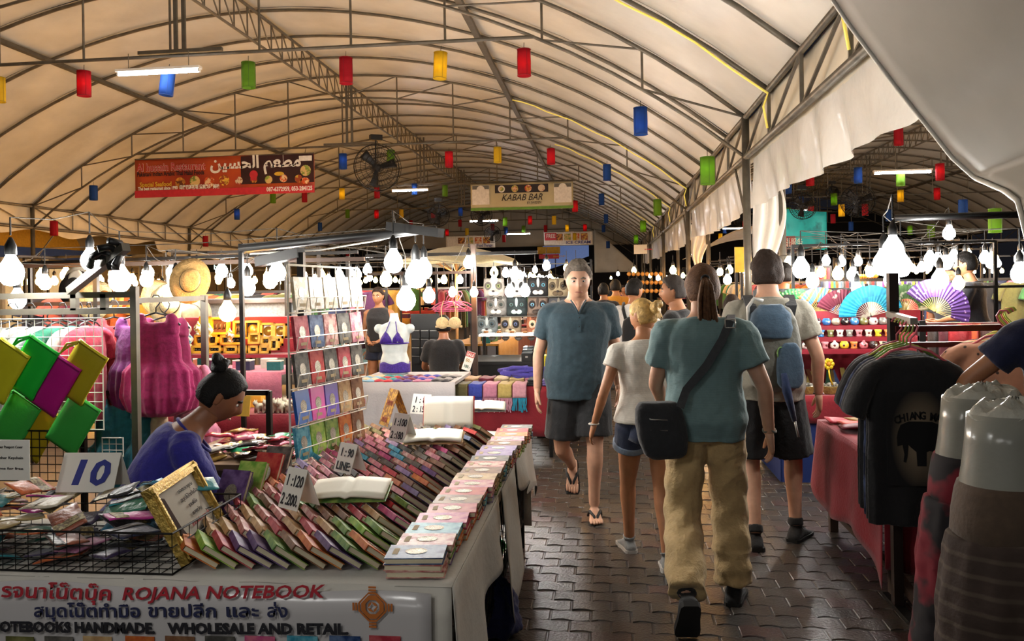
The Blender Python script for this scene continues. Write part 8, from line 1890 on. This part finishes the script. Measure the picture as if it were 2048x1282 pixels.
# ------------------------------------------------------------------ further stalls down both sides, each with table, goods, rail of clothes and bulbs
GC = [('crimson', '#8a1f2c'), ('teal', '#1f6a6a'), ('ochre', '#a87a2c'), ('navy', '#26304f'), ('olive', '#5a5a30'), ('plum', '#4f2448'), ('cream', '#bcae8c'), ('rust', '#8f4a26'), ('white', '#c4c1b8'), ('black', '#19191b'), ('pink', '#b0647a'), ('green', '#3a6a3a')]
GM = {k: fabric('stall_cloth_' + k, c, .2) for k, c in GC}
TEES = {k: remat(TEE, GM[k], 'garment') for k, _ in GC}
BOXM = {k: MB().box((0, 0, .05), (.16, .12, .10)).mesh('goods_box', GM[k]) for k, _ in GC}
LIDM = MB().box((0, 0, .105), (.165, .125, .012)).mesh('lid', m_white)
n_st = [0]
def stall(x, y, rz, where, warm=False, nb=2):
    i = n_st[0]; n_st[0] += 1; rr = random.Random(100 + i); ck = GC[(i * 5 + 2) % 12][0]
    Mx = Matrix.Translation((x, y, 0)) @ Matrix.Rotation(rz, 4, 'Z'); P = lambda *q: Mx @ Vector(q)
    e = empty('market_table', (x, y, 0), rz, label='stall table under a %s cloth, %s' % (ck, where), cat='table', group='further stall tables')
    MB().box((0, 0, .73), (1.8, .8, .03)).obj('table_top', GM[ck], e); MB().sheet(lambda a, b: (-.9 + 1.8 * a, -.41 - .01 * sin(a * 30) * b, .745 - .6 * b), 20, 3, .003).obj('cloth_drop', GM[ck], e, True)
    for sx in (-.85, .85): MB().bar((sx, .3, 0), (sx, .3, .72), .04).obj('leg', m_blackm, e)
    f = empty('stall_gantry', (x, y, 0), rz, label='dark pipe gantry over the %s cloth, %s' % (ck, where), cat='gantry', group='further stall frames')
    for sx in (-.95, .95): MB().bar((sx, .55, 0), (sx, .55, 2.15), .035).obj('post', m_blackm, f)
    for z in (2.12, 1.62): MB().bar((-.95, .55, z), (.95, .55, z), .03).obj('rail', m_blackm, f)
    for sx in (-.5, .5): MB().bar((sx, .55, 2.12), (sx, -.3, 2.10), .025).obj('lamp_bar', m_blackm, f)
    for k in range(6):
        g = GC[(i * 3 + k * 7) % 12][0]; o = inst(TEES[g], 'hanging_shirt', P(-.75 + .3 * k, .53, 1.60), (0, 0, rz + rr.uniform(.2, .9)), scale=.9); tag(o, '%s shirt hanging over the %s cloth, %s' % (g, ck, where), 'shirt', 'shirts over the further stalls')
    for k in range(9):
        g = GC[(i * 5 + k * 5 + 1) % 12][0]; o = inst(BOXM[g], 'goods_box', P(-.72 + .18 * k, -.18 + .22 * (k % 2), .747), (0, 0, rz + rr.uniform(-.3, .3)), scale=rr.uniform(.8, 1.25)); inst(LIDM, 'lid', parent=o); tag(o, '%s goods box on the %s cloth, %s' % (g, ck, where), 'box', 'goods on the further stalls')
    for k, sx in enumerate((-.5, .5) if nb == 2 else (-.75, -.45, -.15, .15, .45, .75)): bulb(P(sx, -.28, 1.86), 'bare bulb over the %s cloth, %s' % (ck, where), 'y' if warm or (i + k) % 3 == 0 else 'w', .075, up=.24, group='bulbs of the further stalls')  # the longer row adds bulbs to brighten the canopy above
WH = lambda s, k: '%s stall %s' % (ORD[k], s)
for k, y in enumerate((13.2, 16, 19, 22.5, 26.5, 31, 36, 42)): stall(-1.75 - .02 * y, y, pi / 2 * .96, WH('on the cushion side', k))
for k, y in enumerate((11.9, 14.5, 17.5, 21, 25, 30, 35.5, 41.5)): stall(2.35 + .015 * y, y, -pi / 2 * .96, WH('on the post side', k), warm=True)
for k, (x, y) in enumerate(((-4.4, 8.8), (-6.6, 9.2), (-4.6, 12.5), (-7.2, 13), (-9.6, 13.5), (-5.5, 17), (-8.5, 18), (-11.5, 19), (-6.5, 23), (-10, 25), (-7, 30), (-11, 33))): stall(x, y, .05 if k % 2 else -.04, WH('in the field past the hats', k), warm=k not in (0, 2, 5), nb=4)  # bulb rows lengthened here to brighten the canopy
for k, (x, y) in enumerate(((4.7, 10.3), (7.0, 9.8), (5.2, 13.5), (8.0, 13.5), (6.0, 18), (9.5, 18.5), (5.2, 24), (9, 26), (11.5, 11), (14, 15), (12.5, 21), (7, 31), (13, 30), (8, 38))): stall(x, y, -.04, WH('in the neighbouring tent', k), warm=k % 3 == 1, nb=4)  # outer stalls and longer bulb rows added to brighten this canopy
rail(1585, 1990, 494, 8.0, 'long black rail over the pot stall and the dark shelves')
# amber trinkets on the far post-side stall
for i in range(24):
    p = atY(1258 + (i % 8) * 9, 548 + (i // 8) * 17, 18.2); o = MB().lathe([(.01, .05), (.04, .03), (.05, 0), (.035, -.035), (.008, -.05)], n=8).obj('shell_charm', M('amber_shell', '#b5803a', .35, 0, .4, 6), None, True); o.location = p; MB().tube([(0, 0, .05), (0, 0, .12)], .003, 4).obj('cord', m_black, o); tag(o, 'amber shell charm in the %s strand row under the far awning' % ORD[i // 8], 'charm', 'shell charms under the awning')  # plain amber colour, varied by noise
# unseen bulbs added behind the camera to light the banner and table front
for i, (x, y, z) in enumerate(((-1.1, .9, 2.35), (-2.1, .3, 2.3), (-.4, -1.8, 2.4), (.9, -3.2, 2.4), (-1.6, -2.6, 2.4))): bulb((x, y, z), 'bare white bulb over the stalls behind the photographer, %s' % ORD[i], 'w', .075, up=.5)
